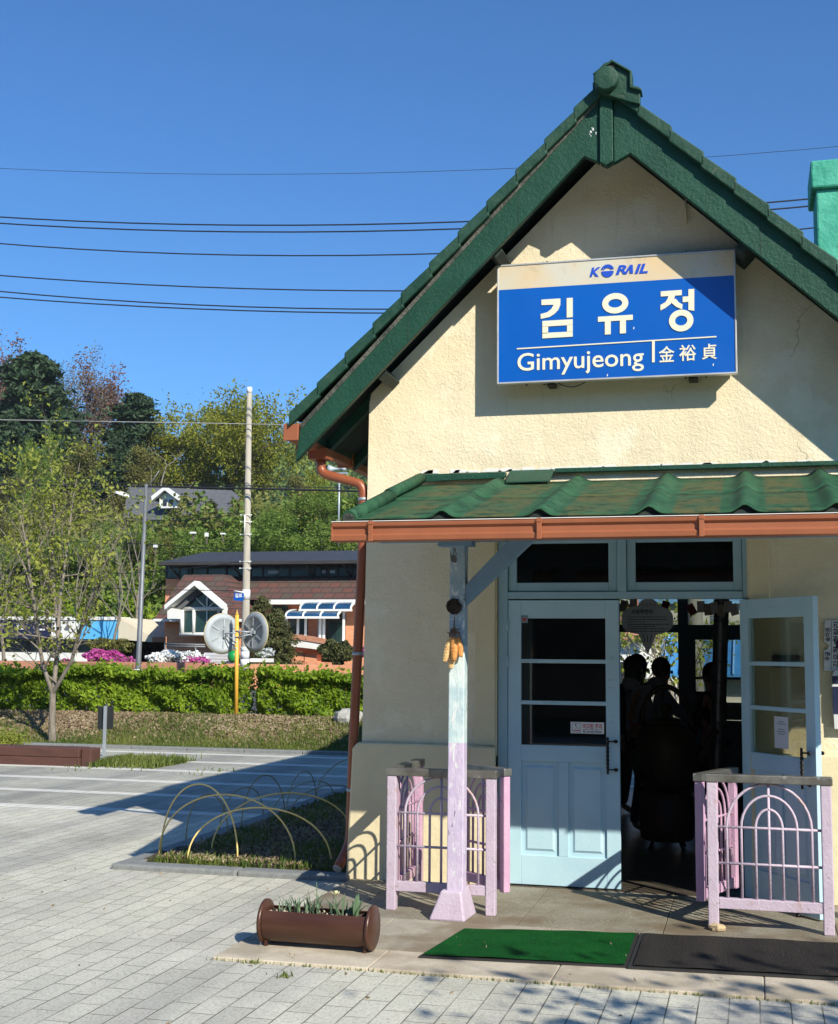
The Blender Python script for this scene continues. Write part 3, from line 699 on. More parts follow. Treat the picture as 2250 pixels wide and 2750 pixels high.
# gutter: profiled box with brackets
gp = [(7.235, 2.405), (7.228, 2.398), (7.232, 2.378), (7.248, 2.370), (7.248, 2.332), (7.236, 2.324), (7.24, 2.294), (7.30, 2.290), (7.345, 2.290), (7.345, 2.40), (7.338, 2.40), (7.338, 2.298), (7.248, 2.300), (7.245, 2.322), (7.256, 2.33), (7.256, 2.372), (7.24, 2.38), (7.243, 2.405)]
cg = MB().prism(gp, -2.42, 1.66, 'x'); cg.prism([(7.235, 2.403), (7.235, 2.292), (7.345, 2.291), (7.345, 2.40)], -2.424, -2.414, 'x')
cgo = cg.build('canopy_gutter', M['copper'], HB, bevel=.002)
for x in (-2.175, -1.17, -.262, .70):
    b = MB(); b.box(x - .014, x + .014, 7.222, 7.236, 2.288, 2.408); b.box(x - .016, x + .016, 7.218, 7.245, 2.385, 2.403)
    b.build('gutter_bracket', M['copper'], cgo, bevel=.002)
MB().box(-2.42, 1.66, 7.225, 7.25, 2.405, 2.409).build('gutter_lip', M['white_paint'], cgo)

# --- porch post, its brace and base
def post(x, brace=True):
    m, nt, b = M.get('post') or None, None, None
    p = MB()
    vs = [(x - .052, 7.91, .17), (x + .052, 7.91, .17), (x + .052, 8.01, .17), (x - .052, 8.01, .17), (x - .042, 7.91, 2.34), (x + .055, 7.91, 2.34), (x + .055, 8.01, 2.34), (x - .042, 8.01, 2.34)]
    p.add(vs, [(0, 3, 2, 1), (4, 5, 6, 7), (0, 1, 5, 4), (1, 2, 6, 5), (2, 3, 7, 6), (3, 0, 4, 7)])
    po = p.build('porch_post', M['post'], HB, bevel=.006)
    bb = MB(); bb.add([(x - .155, 7.86, -.002), (x + .075, 7.86, -.002), (x + .09, 8.15, -.002), (x - .13, 8.15, -.002), (x - .085, 7.89, .175), (x + .045, 7.89, .175), (x + .06, 8.05, .19), (x - .07, 8.05, .19)],
                     [(0, 3, 2, 1), (4, 5, 6, 7), (0, 1, 5, 4), (1, 2, 6, 5), (2, 3, 7, 6), (3, 0, 4, 7)])
    bb.build('post_base', M['lav'], po, bevel=.012)
    if brace:
        q = MB(); q.prism([(x + .052, 1.93), (x + .052, 2.06), (x + .35, 2.36), (x + .51, 2.36)], 7.925, 7.995)
        q.build('brace', M['blue_beam'], po, bevel=.004)
        q = MB(); q.box(x - .12, x + .10, 7.90, 8.02, 2.31, 2.34); q.build('cap_plate', M['blue_beam'], po)
def post_mat():
    m, nt, b = newmat('two_tone_peeling_post')
    xyz = nt.nodes.new('ShaderNodeSeparateXYZ'); nt.links.new(geo(nt), xyz.inputs[0])
    g = N(nt, 'ShaderNodeMath', operation='LESS_THAN'); nt.links.new(xyz.outputs[2], g.inputs[0]); g.inputs[1].default_value = 1.075
    lo = mixc(nt, ramp(nt, noise(nt, 7, 5), [(.4, (0, 0, 0)), (.6, (1, 1, 1))]), (.50, .42, .57), (.58, .49, .63))
    hi = mixc(nt, ramp(nt, noise(nt, 9, 5), [(.4, (0, 0, 0)), (.6, (1, 1, 1))]), (.42, .55, .58), (.60, .70, .68))
    up = N(nt, 'ShaderNodeMath', operation='GREATER_THAN'); nt.links.new(xyz.outputs[2], up.inputs[0]); up.inputs[1].default_value = 1.68  # canopy shade on the post top, painted in as a darker blue
    hi = mixc(nt, up.outputs[0], hi, mixc(nt, .5, hi, (.10, .20, .34)))
    c = mixc(nt, g.outputs[0], hi, lo)
    v = mapping(nt, (1, 1, .3))
    k = ramp(nt, noise(nt, 34, 6, .7, v, .4), [(.57, (0, 0, 0)), (.59, (1, 1, 1))]); c = mixc(nt, k, c, (.66, .67, .66))
    k2 = ramp(nt, noise(nt, 16, 6, .7, v, .4), [(.62, (0, 0, 0)), (.635, (1, 1, 1))]); c = mixc(nt, k2, c, (.10, .095, .10))
    nt.links.new(c, b.inputs['Base Color']); b.inputs['Roughness'].default_value = .6
    bump(nt, b, noise(nt, 40, 6, .7, v), .006, 1.0); return m
M['post'] = post_mat()
post(-1.81)
post(1.30, False)

# --- door frame, transoms, leaves
df = MB()
for x0, x1 in ((-1.785, -1.715), (-.06, -.005)): df.box(x0, x1, WY + .015, WY + .13, -.02, 2.50)
df.box(-1.715, -.06, WY + .012, WY + .13, 2.025, 2.075); df.box(-1.715, -.06, WY + .012, WY + .13, 2.455, 2.50)
df.box(-.925, -.86, WY + .010, WY + .13, 2.0751, 2.4549)
dfo = df.build('door_frame', M['blue_frame2'], HB, bevel=.004)
for x0, x1 in ((-1.712, -.928), (-.857, -.063)):
    f = MB(); y0, y1 = WY + .035, WY + .085
    f.box(x0, x0 + .06, y0, y1, 2.078, 2.452); f.box(x1 - .06, x1, y0, y1, 2.078, 2.452); f.box(x0 + .06, x1 - .06, y0, y1, 2.078, 2.142); f.box(x0 + .06, x1 - .06, y0, y1, 2.425, 2.452)
    wo = f.build('transom_window', M['blue_frame2'], HB, bevel=.004)
    MB().box(x0 + .058, x1 - .058, y0 + .02, y0 + .024, 2.14, 2.427).build('pane', M['glass_tr'], wo)

def door_leaf(T, wd, gm, hinge_right=False):
    """leaf in a local frame: x 0..wd, outer face at y 0, 2.02 m high"""
    th = .042; mb = MB(T); H = 2.015
    st = .095 if not hinge_right else .095
    zs = [.89, 1.175, 1.205, 1.455, 1.485, 1.745]
    # stiles and rails
    mb.box(0, st, 0, th, 0.012, H); mb.box(wd - st, wd, 0, th, .012, H)
    mb.box(st, wd - st, .0005, th - .0005, .012, .215); mb.box(st, wd - st, .0005, th - .0005, .87 - .0, .985)
    mb.box(st, wd - st, .0005, th - .0005, 1.885, H - .0005)
    mb.box(st, wd - st, .004, th - .004, 1.27, 1.298); mb.box(st, wd - st, .004, th - .004, 1.565, 1.593)
    mid = wd / 2
    mb.box(mid - .035, mid + .035, .001, th - .001, .215, .87)
    o = mb.build('door_leaf', M['blue_frame'], HB, bevel=.003)
    pn = MB(T)
    for a, b in ((st, mid - .035), (mid + .035, wd - st)):
        pn.box(a - .002, b + .002, .018, .030, .213, .872)
        # raised fields with a sloping edge, both faces
        for ya, yb in ((.018, .007), (.030, .037)):
            x0, x1, z0, z1 = a + .028, b - .028, .245, .84; e = .016
            pn.add([(x0, ya, z0), (x1, ya, z0), (x1, ya, z1), (x0, ya, z1), (x0 + e, yb, z0 + e), (x1 - e, yb, z0 + e), (x1 - e, yb, z1 - e), (x0 + e, yb, z1 - e)],
                   [(0, 1, 5, 4), (1, 2, 6, 5), (2, 3, 7, 6), (3, 0, 4, 7), (4, 5, 6, 7)])
    pn.build('door_panel', M['blue_frame'], o)
    for z0, z1 in ((.985, 1.27), (1.298, 1.565), (1.593, 1.885)):
        MB(T).box(st - .004, wd - st + .004, .019, .023, z0 - .003, z1 + .003).build('pane', gm, o)
    return o
TL = Tr(-1.712, WY + .022, 0)
dl = door_leaf(TL, .795, M['glass'])
def handle(T, x, z0, z1, y, d, parent):
    h = MB(T); n = 26
    h.tube([(x, y, z0), (x, y, z0 + .045)], .0085, 8); h.tube([(x, y, z1 - .045), (x, y, z1)], .0085, 8)
    for ph in (0, math.pi):     # twisted grip
        h.tube([(x + .006 * math.cos(ph + k * .75), y + .006 * math.sin(ph + k * .75), z0 + .04 + (z1 - z0 - .08) * k / n) for k in range(n + 1)], .0065, 6)
    for z in (z0 + .03, z1 - .03):
        h.tube([(x, y, z), (x + d * .045, y + .012, z)], .005, 8); h.ball(T @ Vector((0, 0, 0)) * 0 + Vector((x + d * .055, y + .015, z)), .017, .010, .013, 12, 8)
        h.tube([(x, y, z), (x, y + .04, z)], .005, 6)
    h.build('handle', M['iron'], parent)
handle(TL, .715, .80, 1.055, -.045, 1, dl)
hg = MB()
for z in (.35, 1.58, 1.84): hg.tube([(-1.716, WY + .012, z - .045), (-1.716, WY + .012, z + .045)], .007, 8)
hg.build('hinge', M['blue_frame'], dl)
# right leaf, swung open towards the plaza; hinge on the right jamb
hp = Vector((-.085, WY + .012, 0)); fp = Vector((.372, 8.50, 0)); ang = math.atan2(fp.y - hp.y, fp.x - hp.x)
TR = Tr(hp.x, hp.y, 0) @ Matrix.Rotation(ang, 4, 'Z') @ Tr(0, -.0, 0)
dr = door_leaf(TR, .80, M['glass_open'], True)
handle(TR, .715, .80, 1.055, -.045, 1, dr)
handle(TR @ Tr(0, .042, 0) @ Matrix.Scale(-1, 4, (0, 1, 0)), .715, .80, 1.055, -.045, 1, dr)
MB(TR).box(.35, .50, .0155, .0165, 1.03, 1.235).build('paper_notice', M['paper'], dr)
pc = MB(TR)
for j, (z, w_) in enumerate(((1.20, .06), (1.185, .09), (1.15, .07), (1.135, .1), (1.12, .08))): pc.box(.425 - w_ / 2, .425 + w_ / 2, .0150, .0154, z, z + .006)
pc.build('faint_print', M['pencil'], dr)
ds = MB(TR); ds.tube([(.60, .0, .09), (.62, -.03, .06), (.63, -.035, .02)], .008, 8); ds.lathe([(.014, 0), (.016, .012), (.010, .022)], (.63, -.035, 0), 10)
ds.build('door_stop', M['iron'], dr)
# pencil scribbles visitors left on the frames
def scrib(T, x0, z0, n, parent, seed, vert=False, w=.012):
    r = random.Random(seed); mb = MB(T)
    for i in range(n):
        x = x0 + (0 if vert else i * w) + r.uniform(-.002, .002); z = z0 + (-i * w if vert else 0) + r.uniform(-.002, .002)
        pts = [(x + r.uniform(-.005, .006), -.0012, z + r.uniform(-.006, .006)) for _ in range(4)]
        mb.tube(pts, .0008, 3)
    mb.build('scribble', M['pencil'], parent)
scrib(TL, .72, 1.62, 4, dl, 1); scrib(TL, .72, 1.60, 4, dl, 2); scrib(TL, .725, 1.40, 3, dl, 3); scrib(TL, .72, 1.45, 4, dl, 11); scrib(TL, .12, 1.58, 9, dl, 4); scrib(TL, .25, 1.284, 10, dl, 5); scrib(TL, .73, 1.20, 3, dl, 6); scrib(TL, .73, 1.16, 3, dl, 7)
scrib(TR, .33, 1.955, 7, dr, 8, w=.014); scrib(TR, .04, 1.70, 9, dr, 9, True, .022); scrib(TR, .045, .92, 5, dr, 10, True, .022); scrib(TR, .04, 1.45, 6, dr, 12, True, .02)

# ================================================================ SIGNS
SG = thing('station_sign', (-.91, 8.96, 4.0), 'big blue and cream station name sign box reading Gimyujeong on the gable', 'sign')
SX0, SX1, SZ0, SZ1, SF = -1.755, -.067, 3.565, 4.448, 8.955
fm = MB(); fm.box(SX0 + .03, SX1 - .03, SF + .02, 9.13, SZ0 + .03, SZ1 - .03)
fm.build('sign_case', M['sign_frame'], SG, bevel=.004)
fm = MB(); t = .012
fm.box(SX0, SX0 + t, SF - .006, SF + .05, SZ0, SZ1); fm.box(SX1 - t, SX1, SF - .006, SF + .05, SZ0, SZ1)
fm.box(SX0 + t, SX1 - t, SF - .006, SF + .05, SZ0, SZ0 + t); fm.box(SX0 + t, SX1 - t, SF - .006, SF + .05, SZ1 - t, SZ1)
fm.build('sign_frame', M['sign_frame'], SG, bevel=.002)
MB().box(SX0 + t, SX1 - t, SF, SF + .02, SZ0 + t, 4.262).build('blue_face', M['sign_blue'], SG)
MB().box(SX0 + t, SX1 - t, SF, SF + .02, 4.262, SZ1 - t).build('header_face', M['sign_top'], SG)
fx = MB()
for x in (-1.55, -1.42, -.42, -.28): fx.lathe([(.006, SZ0 - .006), (.010, SZ0), (.008, SZ0 + .03)], (x, 9.02, 0), 8)
for x, w_ in ((-1.40, .05), (-.40, .06)): fx.box(x, x + w_, 9.0, 9.15, SZ0 - .012, SZ0 + .03)
for x in (-1.43, -.43): fx.ball((x, 9.06, SZ1 + .015), .018, .014, .022, 8, 6); fx.tube([(x - .02, 9.1, SZ1), (x, 9.13, SZ1 + .03), (x + .02, 9.1, SZ1 + .05)], .006, 6)
fx.build('fixing', M['iron'], SG)
MB().tube(arc((-1.33, 9.02, SZ0 + .01), (-1.22, 8.99, SZ0 - .075), (-1.12, 9.03, SZ0 + .01), 10), .004, 6).build('loose_cable', M['wire'], SG)
yf = SF - .001
def ring(mb, cx, cz, rx, rz, w_, d=.004, n=40):
    """flat ring raised off the face"""
    o_ = [(cx + rx * math.cos(2 * math.pi * i / n), cz + rz * math.sin(2 * math.pi * i / n)) for i in range(n)]
    i_ = [(cx + (rx - w_) * math.cos(2 * math.pi * i / n), cz + (rz - w_) * math.sin(2 * math.pi * i / n)) for i in range(n)]
    vs = [(x, yf - d, z) for x, z in o_ + i_] + [(x, yf, z) for x, z in o_ + i_]
    fs = []
    for i in range(n):
        j = (i + 1) % n
        fs += [(i, j, n + j, n + i), (2 * n + i, i, j, 2 * n + j), (n + i, n + j, 3 * n + j, 3 * n + i)]
    mb.add(vs, fs)
def bar(mb, x0, x1, z0, z1, d=.004): mb.box(x0, x1, yf - d, yf, z0, z1)
def fpoly(mb, pts, d=.004): mb.prism(pts, yf - d, yf)
U = lambda x, y: (lambda p: (p.x, p.z))(at(*(lambda a, b: ((1300 + a * .4032) * .77156, (640 + b * .4032) * .77156))(x, y), SF))
# giyeok-i-mieum
g = MB()
x0, z0 = U(380, 425); 
def W(*pts): return [U(*p) for p in pts]
fpoly(g, W((382, 410), (508, 402), (508, 442), (382, 446)))
fpoly(g, W((466, 404), (508, 402), (508, 442), (494, 478), (468, 505), (436, 525), (378, 538), (376, 506), (420, 494), (448, 472), (462, 446)), .0042)
fpoly(g, W((550, 400), (590, 397), (590, 526), (550, 530)))
for q in (((388, 552), (590, 540), (590, 578), (388, 590)), ((388, 632), (590, 622), (590, 656), (388, 668)), ((388, 588), (426, 586), (426, 634), (388, 636)), ((552, 578), (590, 576), (590, 624), (552, 626))): fpoly(g, W(*q), .0042)
g.build('hangul_syllable', M['sign_text'], SG)
g = MB(); cx, cz_ = U(873, 434); rx = (U(960, 434)[0] - U(786, 434)[0]) / 2; rz_ = (U(873, 366)[1] - U(873, 502)[1]) / 2
ring(g, cx, cz_, rx, rz_, .043)
fpoly(g, W((758, 524), (990, 510), (990, 544), (758, 558))); fpoly(g, W((804, 555), (843, 552), (843, 640), (804, 643)), .0042); fpoly(g, W((904, 548), (944, 546), (944, 633), (904, 636)), .0042)
g.build('hangul_syllable', M['sign_text'], SG)
g = MB()
fpoly(g, W((1176, 355), (1316, 345), (1316, 380), (1176, 389)))
fpoly(g, W((1228, 384), (1272, 382), (1262, 412), (1240, 440), (1205, 466), (1174, 482), (1174, 446), (1208, 426), (1222, 404)), .0042)
fpoly(g, W((1248, 412), (1276, 404), (1296, 428), (1322, 442), (1318, 474), (1280, 458), (1250, 434)), .0044)
fpoly(g, W((1360, 341), (1399, 338), (1399, 484), (1360, 478))); fpoly(g, W((1322, 390), (1362, 388), (1362, 424), (1322, 427)), .0042)
cx, cz_ = U(1312, 549); rx = (U(1394, 549)[0] - U(1231, 549)[0]) / 2; rz_ = (U(1312, 476)[1] - U(1312, 621)[1]) / 2
ring(g, cx, cz_, rx, rz_, .042, .0045)
g.build('hangul_syllable', M['sign_text'], SG)
g = MB(); fpoly(g, W((218, 733), (1547, 652), (1547, 660), (218, 741))); fpoly(g, W((1118, 684), (1136, 683), (1136, 826), (1118, 828)), .0042)
g.build('divider_line', M['sign_text'], SG)
def fitted(name, st, x0, y0, x1, y1, m, bold, shear=0, fnt=.12):
    """lettering that fills the box between two corners read off the sign"""
    a, b = U(x0, y0), U(x1, y1); c = ((a[0] + b[0]) / 2, (a[1] + b[1]) / 2)
    return text(name, st, Tr(c[0], yf, c[1]), fnt, m, SG, .003, bold, shear=shear, fit=(abs(b[0] - a[0]), abs(b[1] - a[1]) ))
fitted('latin_name', 'Gimyujeong', 222, 768, 1064, 884, M['sign_text'], .0009)
fitted('hanja_character', '金', 1162, 722, 1268, 822, M['sign_text'], .0012)
fitted('hanja_character', '裕', 1298, 712, 1412, 814, M['sign_text'], .0012)
fitted('hanja_character', '貞', 1448, 706, 1550, 804, M['sign_text'], .0012)
# operator logo: K, globe, RAIL in slanted blue letters
fitted('logo_letter', 'K', 702, 197, 775, 254, M['logo_blue'], .004, .28)
fitted('logo_letters', 'R', 876, 182, 948, 240, M['logo_blue'], .004, .28)
g = MB(); g.prism([U(932, 238), U(972, 178), U(990, 177), U(992, 234), U(970, 235), U(970, 204), U(951, 237)], yf - .004, yf); g.build('logo_letters', M['logo_blue'], SG)
fitted('logo_letters', 'IL', 1002, 174, 1092, 232, M['logo_blue'], .004, .28)
g = MB(); cx, cz_ = U(822, 217)
def wedge(mb, a0, a1, r0, r1, cx, cz_, n=16, d=.004):
    pts = [(cx + r1 * math.cos(a0 + (a1 - a0) * i / n), cz_ + r1 * .92 * math.sin(a0 + (a1 - a0) * i / n)) for i in range(n + 1)]
    if r0: pts += [(cx + r0 * math.cos(a1 + (a0 - a1) * i / n), cz_ + r0 * .72 * math.sin(a1 + (a0 - a1) * i / n) + .002) for i in range(n + 1)]
    mb.prism(pts, yf - d, yf)
wedge(g, R_(172), R_(368), 0, .043, cx, cz_ - .008); wedge(g, R_(10), R_(170), .034, .046, cx, cz_ + .004)
wedge(g, R_(15), R_(165), .024, .031, cx, cz_ + .002, d=.0042)
g.build('logo_globe', M['logo_blue'], SG)
ck = MB()
for x, y in ((820, 912), (996, 598), (1525, 842)):
    p = U(x, y); ck.prism([(p[0] - .004, p[1] - .008), (p[0] + .003, p[1] - .008), (p[0] + .004, p[1] + .009), (p[0] - .001, p[1] + .007)], yf - .001, yf + .0005)
ck.build('paint_chip', M['white_board'], SG)
# small rusty drain rod on the gable
p = at(1421, 440, WY)
tag(MB().tube([(p.x, WY - .02, p.z + .09), (p.x, WY - .02, p.z - .09)], [.007, .010], 8).build('wall_pin', M['smooth_plaster']), 'short cream painted rod fixed high on the gable above the sign', 'rod')

# slip warning sticker in the left door, low in the bottom pane
T0 = at(1217, 1508, WY + .03)
sk = thing('warning_sticker', (T0.x, WY + .03, T0.z), 'white and red slippery floor warning sticker in the lowest pane of the left door', 'sticker')
MB().box(T0.x - .118, T0.x + .118, WY + .018, WY + .021, T0.z - .040, T0.z + .040).build('backing', M['white_board'], sk)
text('warning_text', '미끄럼 주의', Tr(T0.x + .036, WY + .0175, T0.z + .012), .040, M['red_ink'], sk, .0006, .0007, fit=(.135, .036))
text('small_text', 'Be careful Slides', Tr(T0.x + .036, WY + .0175, T0.z - .025), .016, M['ink'], sk, .0006, .0003, fit=(.13, .014))
q = MB(); y_ = WY + .0175
q.prism([(T0.x - .105, T0.z - .024), (T0.x - .052, T0.z - .024), (T0.x - .052, T0.z - .016), (T0.x - .105, T0.z - .02)], y_ - .001, y_)
q.build('red_stripe', M['red_ink'], sk)
q = MB(); q.ball((T0.x - .082, y_, T0.z + .020), .0055, .001, .0055, 10, 6)
q.tube([(T0.x - .080, y_, T0.z + .014), (T0.x - .072, y_, T0.z + .002), (T0.x - .084, y_, T0.z - .008)], .0042, 5, flat=.2); q.tube([(T0.x - .072, y_, T0.z + .002), (T0.x - .062, y_, T0.z - .012)], .0032, 5, flat=.2); q.tube([(T0.x - .078, y_, T0.z + .01), (T0.x - .095, y_, T0.z + .004)], .0028, 5, flat=.2)
for a, b_, c, d_ in ((-.108, -.048, .031, .033), (-.108, -.048, -.033, -.031), (-.108, -.106, -.031, .031), (-.05, -.048, -.031, .031)): q.box(T0.x + a, T0.x + b_, y_ - .0008, y_, T0.z + c, T0.z + d_)
q.box(T0.x - .03, T0.x + .1, y_ - .0008, y_, T0.z - .012, T0.z - .010)
q.build('falling_figure', M['ink'], sk)
T1 = at(1087, 1285, WY + .03)
hs = thing('heart_sticker', (T1.x, WY + .03, T1.z), 'little paper tag with a red heart in the top pane of the left door', 'sticker')
MB().prism([(T1.x - .025, T1.z - .02), (T1.x + .025, T1.z - .02), (T1.x + .025, T1.z + .035), (T1.x - .025, T1.z + .035)], WY + .018, WY + .0205).build('tag', M['pencil'], hs, bevel=.0)
MB().prism([(T1.x, T1.z - .012), (T1.x + .016, T1.z + .006), (T1.x + .010, T1.z + .016), (T1.x, T1.z + .009), (T1.x - .010, T1.z + .016), (T1.x - .016, T1.z + .006)], WY + .0165, WY + .018).build('heart', M['red_ink'], hs)

# ticket-shaped board on the right wall
bz = thing('ticket_board', (.56, 9.13, 1.70), 'white notched board shaped like a train ticket at the right picture edge', 'sign')
TB = Tr(.468, 9.125, 1.70) @ Matrix.Rotation(R_(2.0), 4, 'Y')
y0, y1 = 0, .012
MB(TB).prism([(0, -.165), (0, -.025), (.018, -.022), (.03, .0), (.018, .022), (0, .025), (0, .175), (.42, .175), (.42, .025), (.40, 0), (.42, -.025), (.42, -.165)], y0, y1).build('board', M['ticket'], bz)
MB(TB).box(.043, .046, -.001, 0, -.16, .17).build('rule', M['ink'], bz)
RZ = Matrix.Rotation(R_(-90), 4, 'Y')
def vtext(s, x, z, size, m, bold=.0008, label=None): return text('lettering', s, TB @ Tr(x, -.0012, z) @ RZ, size, m, bz, .0008, bold)
vtext('무궁', .024, -.068, .034, M['ink']); vtext('승차권', .024, .078, .034, M['ink'])
vtext('김유정', .084, -.070, .052, M['ink'], .001); vtext('청량리', .084, .098, .052, M['ink'], .001)
MB(TB).prism([(.06, .018), (.084, .045), (.108, .018), (.095, .018), (.095, -.012), (.073, -.012), (.073, .018)], -.0015, 0).build('arrow', M['ink'], bz)
# navy and cream rounded noticeboard corner below it
p = at(1722, 1400, 9.10); 
nb = thing('notice_box', (p.x + .25, 9.1, 1.3), 'rounded navy and cream striped box at the right edge below the ticket board', 'box')
MB().prism([(p.x + .012, 1.15), (p.x, 1.49), (p.x + .02, 1.535), (p.x + .05, 1.545), (p.x + .5, 1.545), (p.x + .5, 1.15)], 9.085, 9.13).build('body', M['ticket'], nb)
b = MB(); 
for z0, z1 in ((1.45, 1.50), (1.25, 1.43)): b.box(p.x + .004, p.x + .5, 9.080, 9.0849, z0, z1)
b.build('navy_band', M['navy'], nb)
p = at(1628, 1370, WY - .01)
pq = MB().box(p.x - .095, p.x + .09, WY - .02, WY - .002, p.z - .042, p.z + .042).build('wall_plate', M['glass_shop'], bevel=.003)
tag(pq, 'small dark plate on the plaster seen through the open door glass', 'plate')

# ================================================================ RAILINGS
def panel(T, wd, H, mlist, parent, feet=(0, 0), top=True, zb=.12, post=.062, z1=.61, z2=.40, gate=False):
    mp, mb_ = mlist; rr = .0085
    for i, (x, fz) in enumerate(((0, feet[0]), (wd - post, feet[1]))):
        MB(T).box(x, x + post, 0, post, fz, H).build('post', mp, parent, bevel=.006)
    MB(T).box(post, wd - post, .008, post - .008, zb, zb + .062).build('bottom_rail', mp, parent, bevel=.004)
    if top: MB(T).box(-.008, wd + .008, -.006, post + .006, H, H + .048).build('top_rail', M['steel'], parent, bevel=.004)
    b = MB(T); y = post / 2
    for z in (z1, z2): b.tube([(post, y, z), (wd - post, y, z)], rr, 7)
    cx = wd / 2; inner = wd - 2 * post; zt = zb + .06
    b.tube([(cx, y, zt), (cx, y, H)], rr, 7)
    for f, h in ((.41, H - z1 - .005), (.27, (H - z1) * .72), (.13, (H - z1) * .42)):
        w_ = inner * f
        pts = [(cx - w_, y, zt), (cx - w_, y, z1)] + [(cx - w_ * math.cos(math.pi * i / 16), y, z1 + h * math.sin(math.pi * i / 16)) for i in range(1, 16)] + [(cx + w_, y, z1), (cx + w_, y, zt)]
        b.tube(pts, rr, 7)
    b.build('bars', mb_, parent)
def frame_between(ax, ay, bx_, by_):
    a = math.atan2(by_ - ay, bx_ - ax); return Tr(ax, ay, 0) @ Matrix.Rotation(a, 4, 'Z'), math.hypot(bx_ - ax, by_ - ay)
R1 = thing('railing', (-1.93, 8.1, 0), 'lavender arched iron railing behind the porch post, left of the doors', 'railing', 'painted railings before the doors')
T, wd = frame_between(-2.30, 8.08, -1.59, 8.08); panel(T, wd, .845, (M['lav'], M['lav']), R1, (0, 0))
T, wd = frame_between(-2.245, 8.15, -2.245, 8.83); panel(T, wd, .845, (M['pink'], M['pink']), R1, (.05, .0))
g1 = thing('gate_leaf', (-1.55, 8.1, 0), 'pink arched gate leaf folded back behind the left lavender railing', 'gate', 'gate leaves hinged to the railings')
T, wd = frame_between(-1.515, 8.20, -1.90, 8.55); T2 = T @ Matrix.Rotation(R_(0), 4, 'Z'); panel(T2, wd, .855, (M['pink'], M['pink']), g1, (.13, .13), post=.05, zb=.14)
R2 = thing('railing', (.07, 8.13, 0), 'lavender arched iron railing in front of the open right door', 'railing', 'painted railings before the doors')
T, wd = frame_between(-.29, 8.11, .435, 8.11); panel(T, wd, .868, (M['lav'], M['lav']), R2, (.008, 0), z1=.60, z2=.385)
g2 = thing('gate_leaf', (-.34, 8.15, 0), 'pink arched gate leaf folded back behind the right lavender railing', 'gate', 'gate leaves hinged to the railings')
T, wd = frame_between(-.322, 8.24, -.115, 8.80); panel(T, wd, .855, (M['pink'], M['pink']), g2, (.13, .13), post=.05, zb=.14)
p = atz(1484, 1922, .02)
rk = MB(); rk.ball((0, 0, 0), .052, .04, .026, 9, 6); r_ = random.Random(3)
rk.v = [v * (1 + r_.uniform(-.16, .16)) + Vector((p.x, p.y + .02, .018)) for v in rk.v]; rk.sm = [False] * len(rk.sm)
tag(rk.build('stone', M['rock']), 'pale yellow stone lying at the left foot of the right railing', 'stone')

# ================================================================ CORN, WREATH
nw = MB(); r_ = random.Random(9)
cx, cy, cz_ = -1.815, 7.895, 1.925
for i in range(34):
    a = r_.uniform(0, 6.28); rr = r_.uniform(.02, .05)
    nw.tube([(cx + rr * math.cos(a + t * .7), cy + r_.uniform(-.022, .004), cz_ + rr * math.sin(a + t * .7) * .95) for t in range(4)], .0065, 5)
nw.ball((cx, cy, cz_), .038, .02, .036, 10, 8)
tag(nw.build('wreath', M['nest']), 'withered dark twig wreath nailed to the porch post above the corn', 'wreath')
CB = thing('corn_bundle', (-1.82, 7.86, 1.72), 'bundle of four dried corn cobs hanging on the porch post', 'corn')
hk = MB(); hk.tube([(-1.815, 7.885, 1.86), (-1.815, 7.88, 1.80), (-1.815, 7.875, 1.76)], [.004, .005, .02], 6)
for i in range(14):
    a = r_.uniform(-1.2, 1.2); hk.tube([(-1.815, 7.875, 1.775), (-1.815 + .03 * a, 7.865 - r_.uniform(0, .02), 1.755 + r_.uniform(-.01, .03)), (-1.815 + .045 * a, 7.86, 1.74 + r_.uniform(-.06, .05))], [.007, .006, .002], 5)
hk.build('husk', M['husk'], CB)
for i, (xa, za, xb, zb_, y_, m_) in enumerate(((-1.835, 1.735, -1.872, 1.575, 7.865, 'corn_pale'), (-1.812, 1.735, -1.806, 1.585, 7.850, 'corn'), (-1.790, 1.735, -1.768, 1.608, 7.868, 'corn'), (-1.825, 1.66, -1.836, 1.535, 7.882, 'corn_pale'))):
    cb = MB(); n = 12; pts = []; rs = []
    for k_ in range(n + 1):
        t = k_ / n; pts.append((xa + (xb - xa) * t + .006 * math.sin(t * 3), y_, za + (zb_ - za) * t)); rs.append(.0185 * (math.sin(math.pi * (.12 + .84 * t)) ** .45))
    cb.tube(pts, rs, 16)
    # kernels as raised beads in rows
    for k_ in range(1, 17):
        t = k_ / 17; c = Vector((xa + (xb - xa) * t, y_, za + (zb_ - za) * t)); rad = .0175 * (math.sin(math.pi * (.12 + .84 * t)) ** .45)
        for q in range(10):
            a = 2 * math.pi * q / 10 + (k_ % 2) * .2
            if math.sin(a) < .4: cb.ball(c + Vector((rad * math.cos(a), rad * math.sin(a), 0)), .0052, .004, .0044, 6, 4)
    cb.build('corn_cob', M[m_], CB)

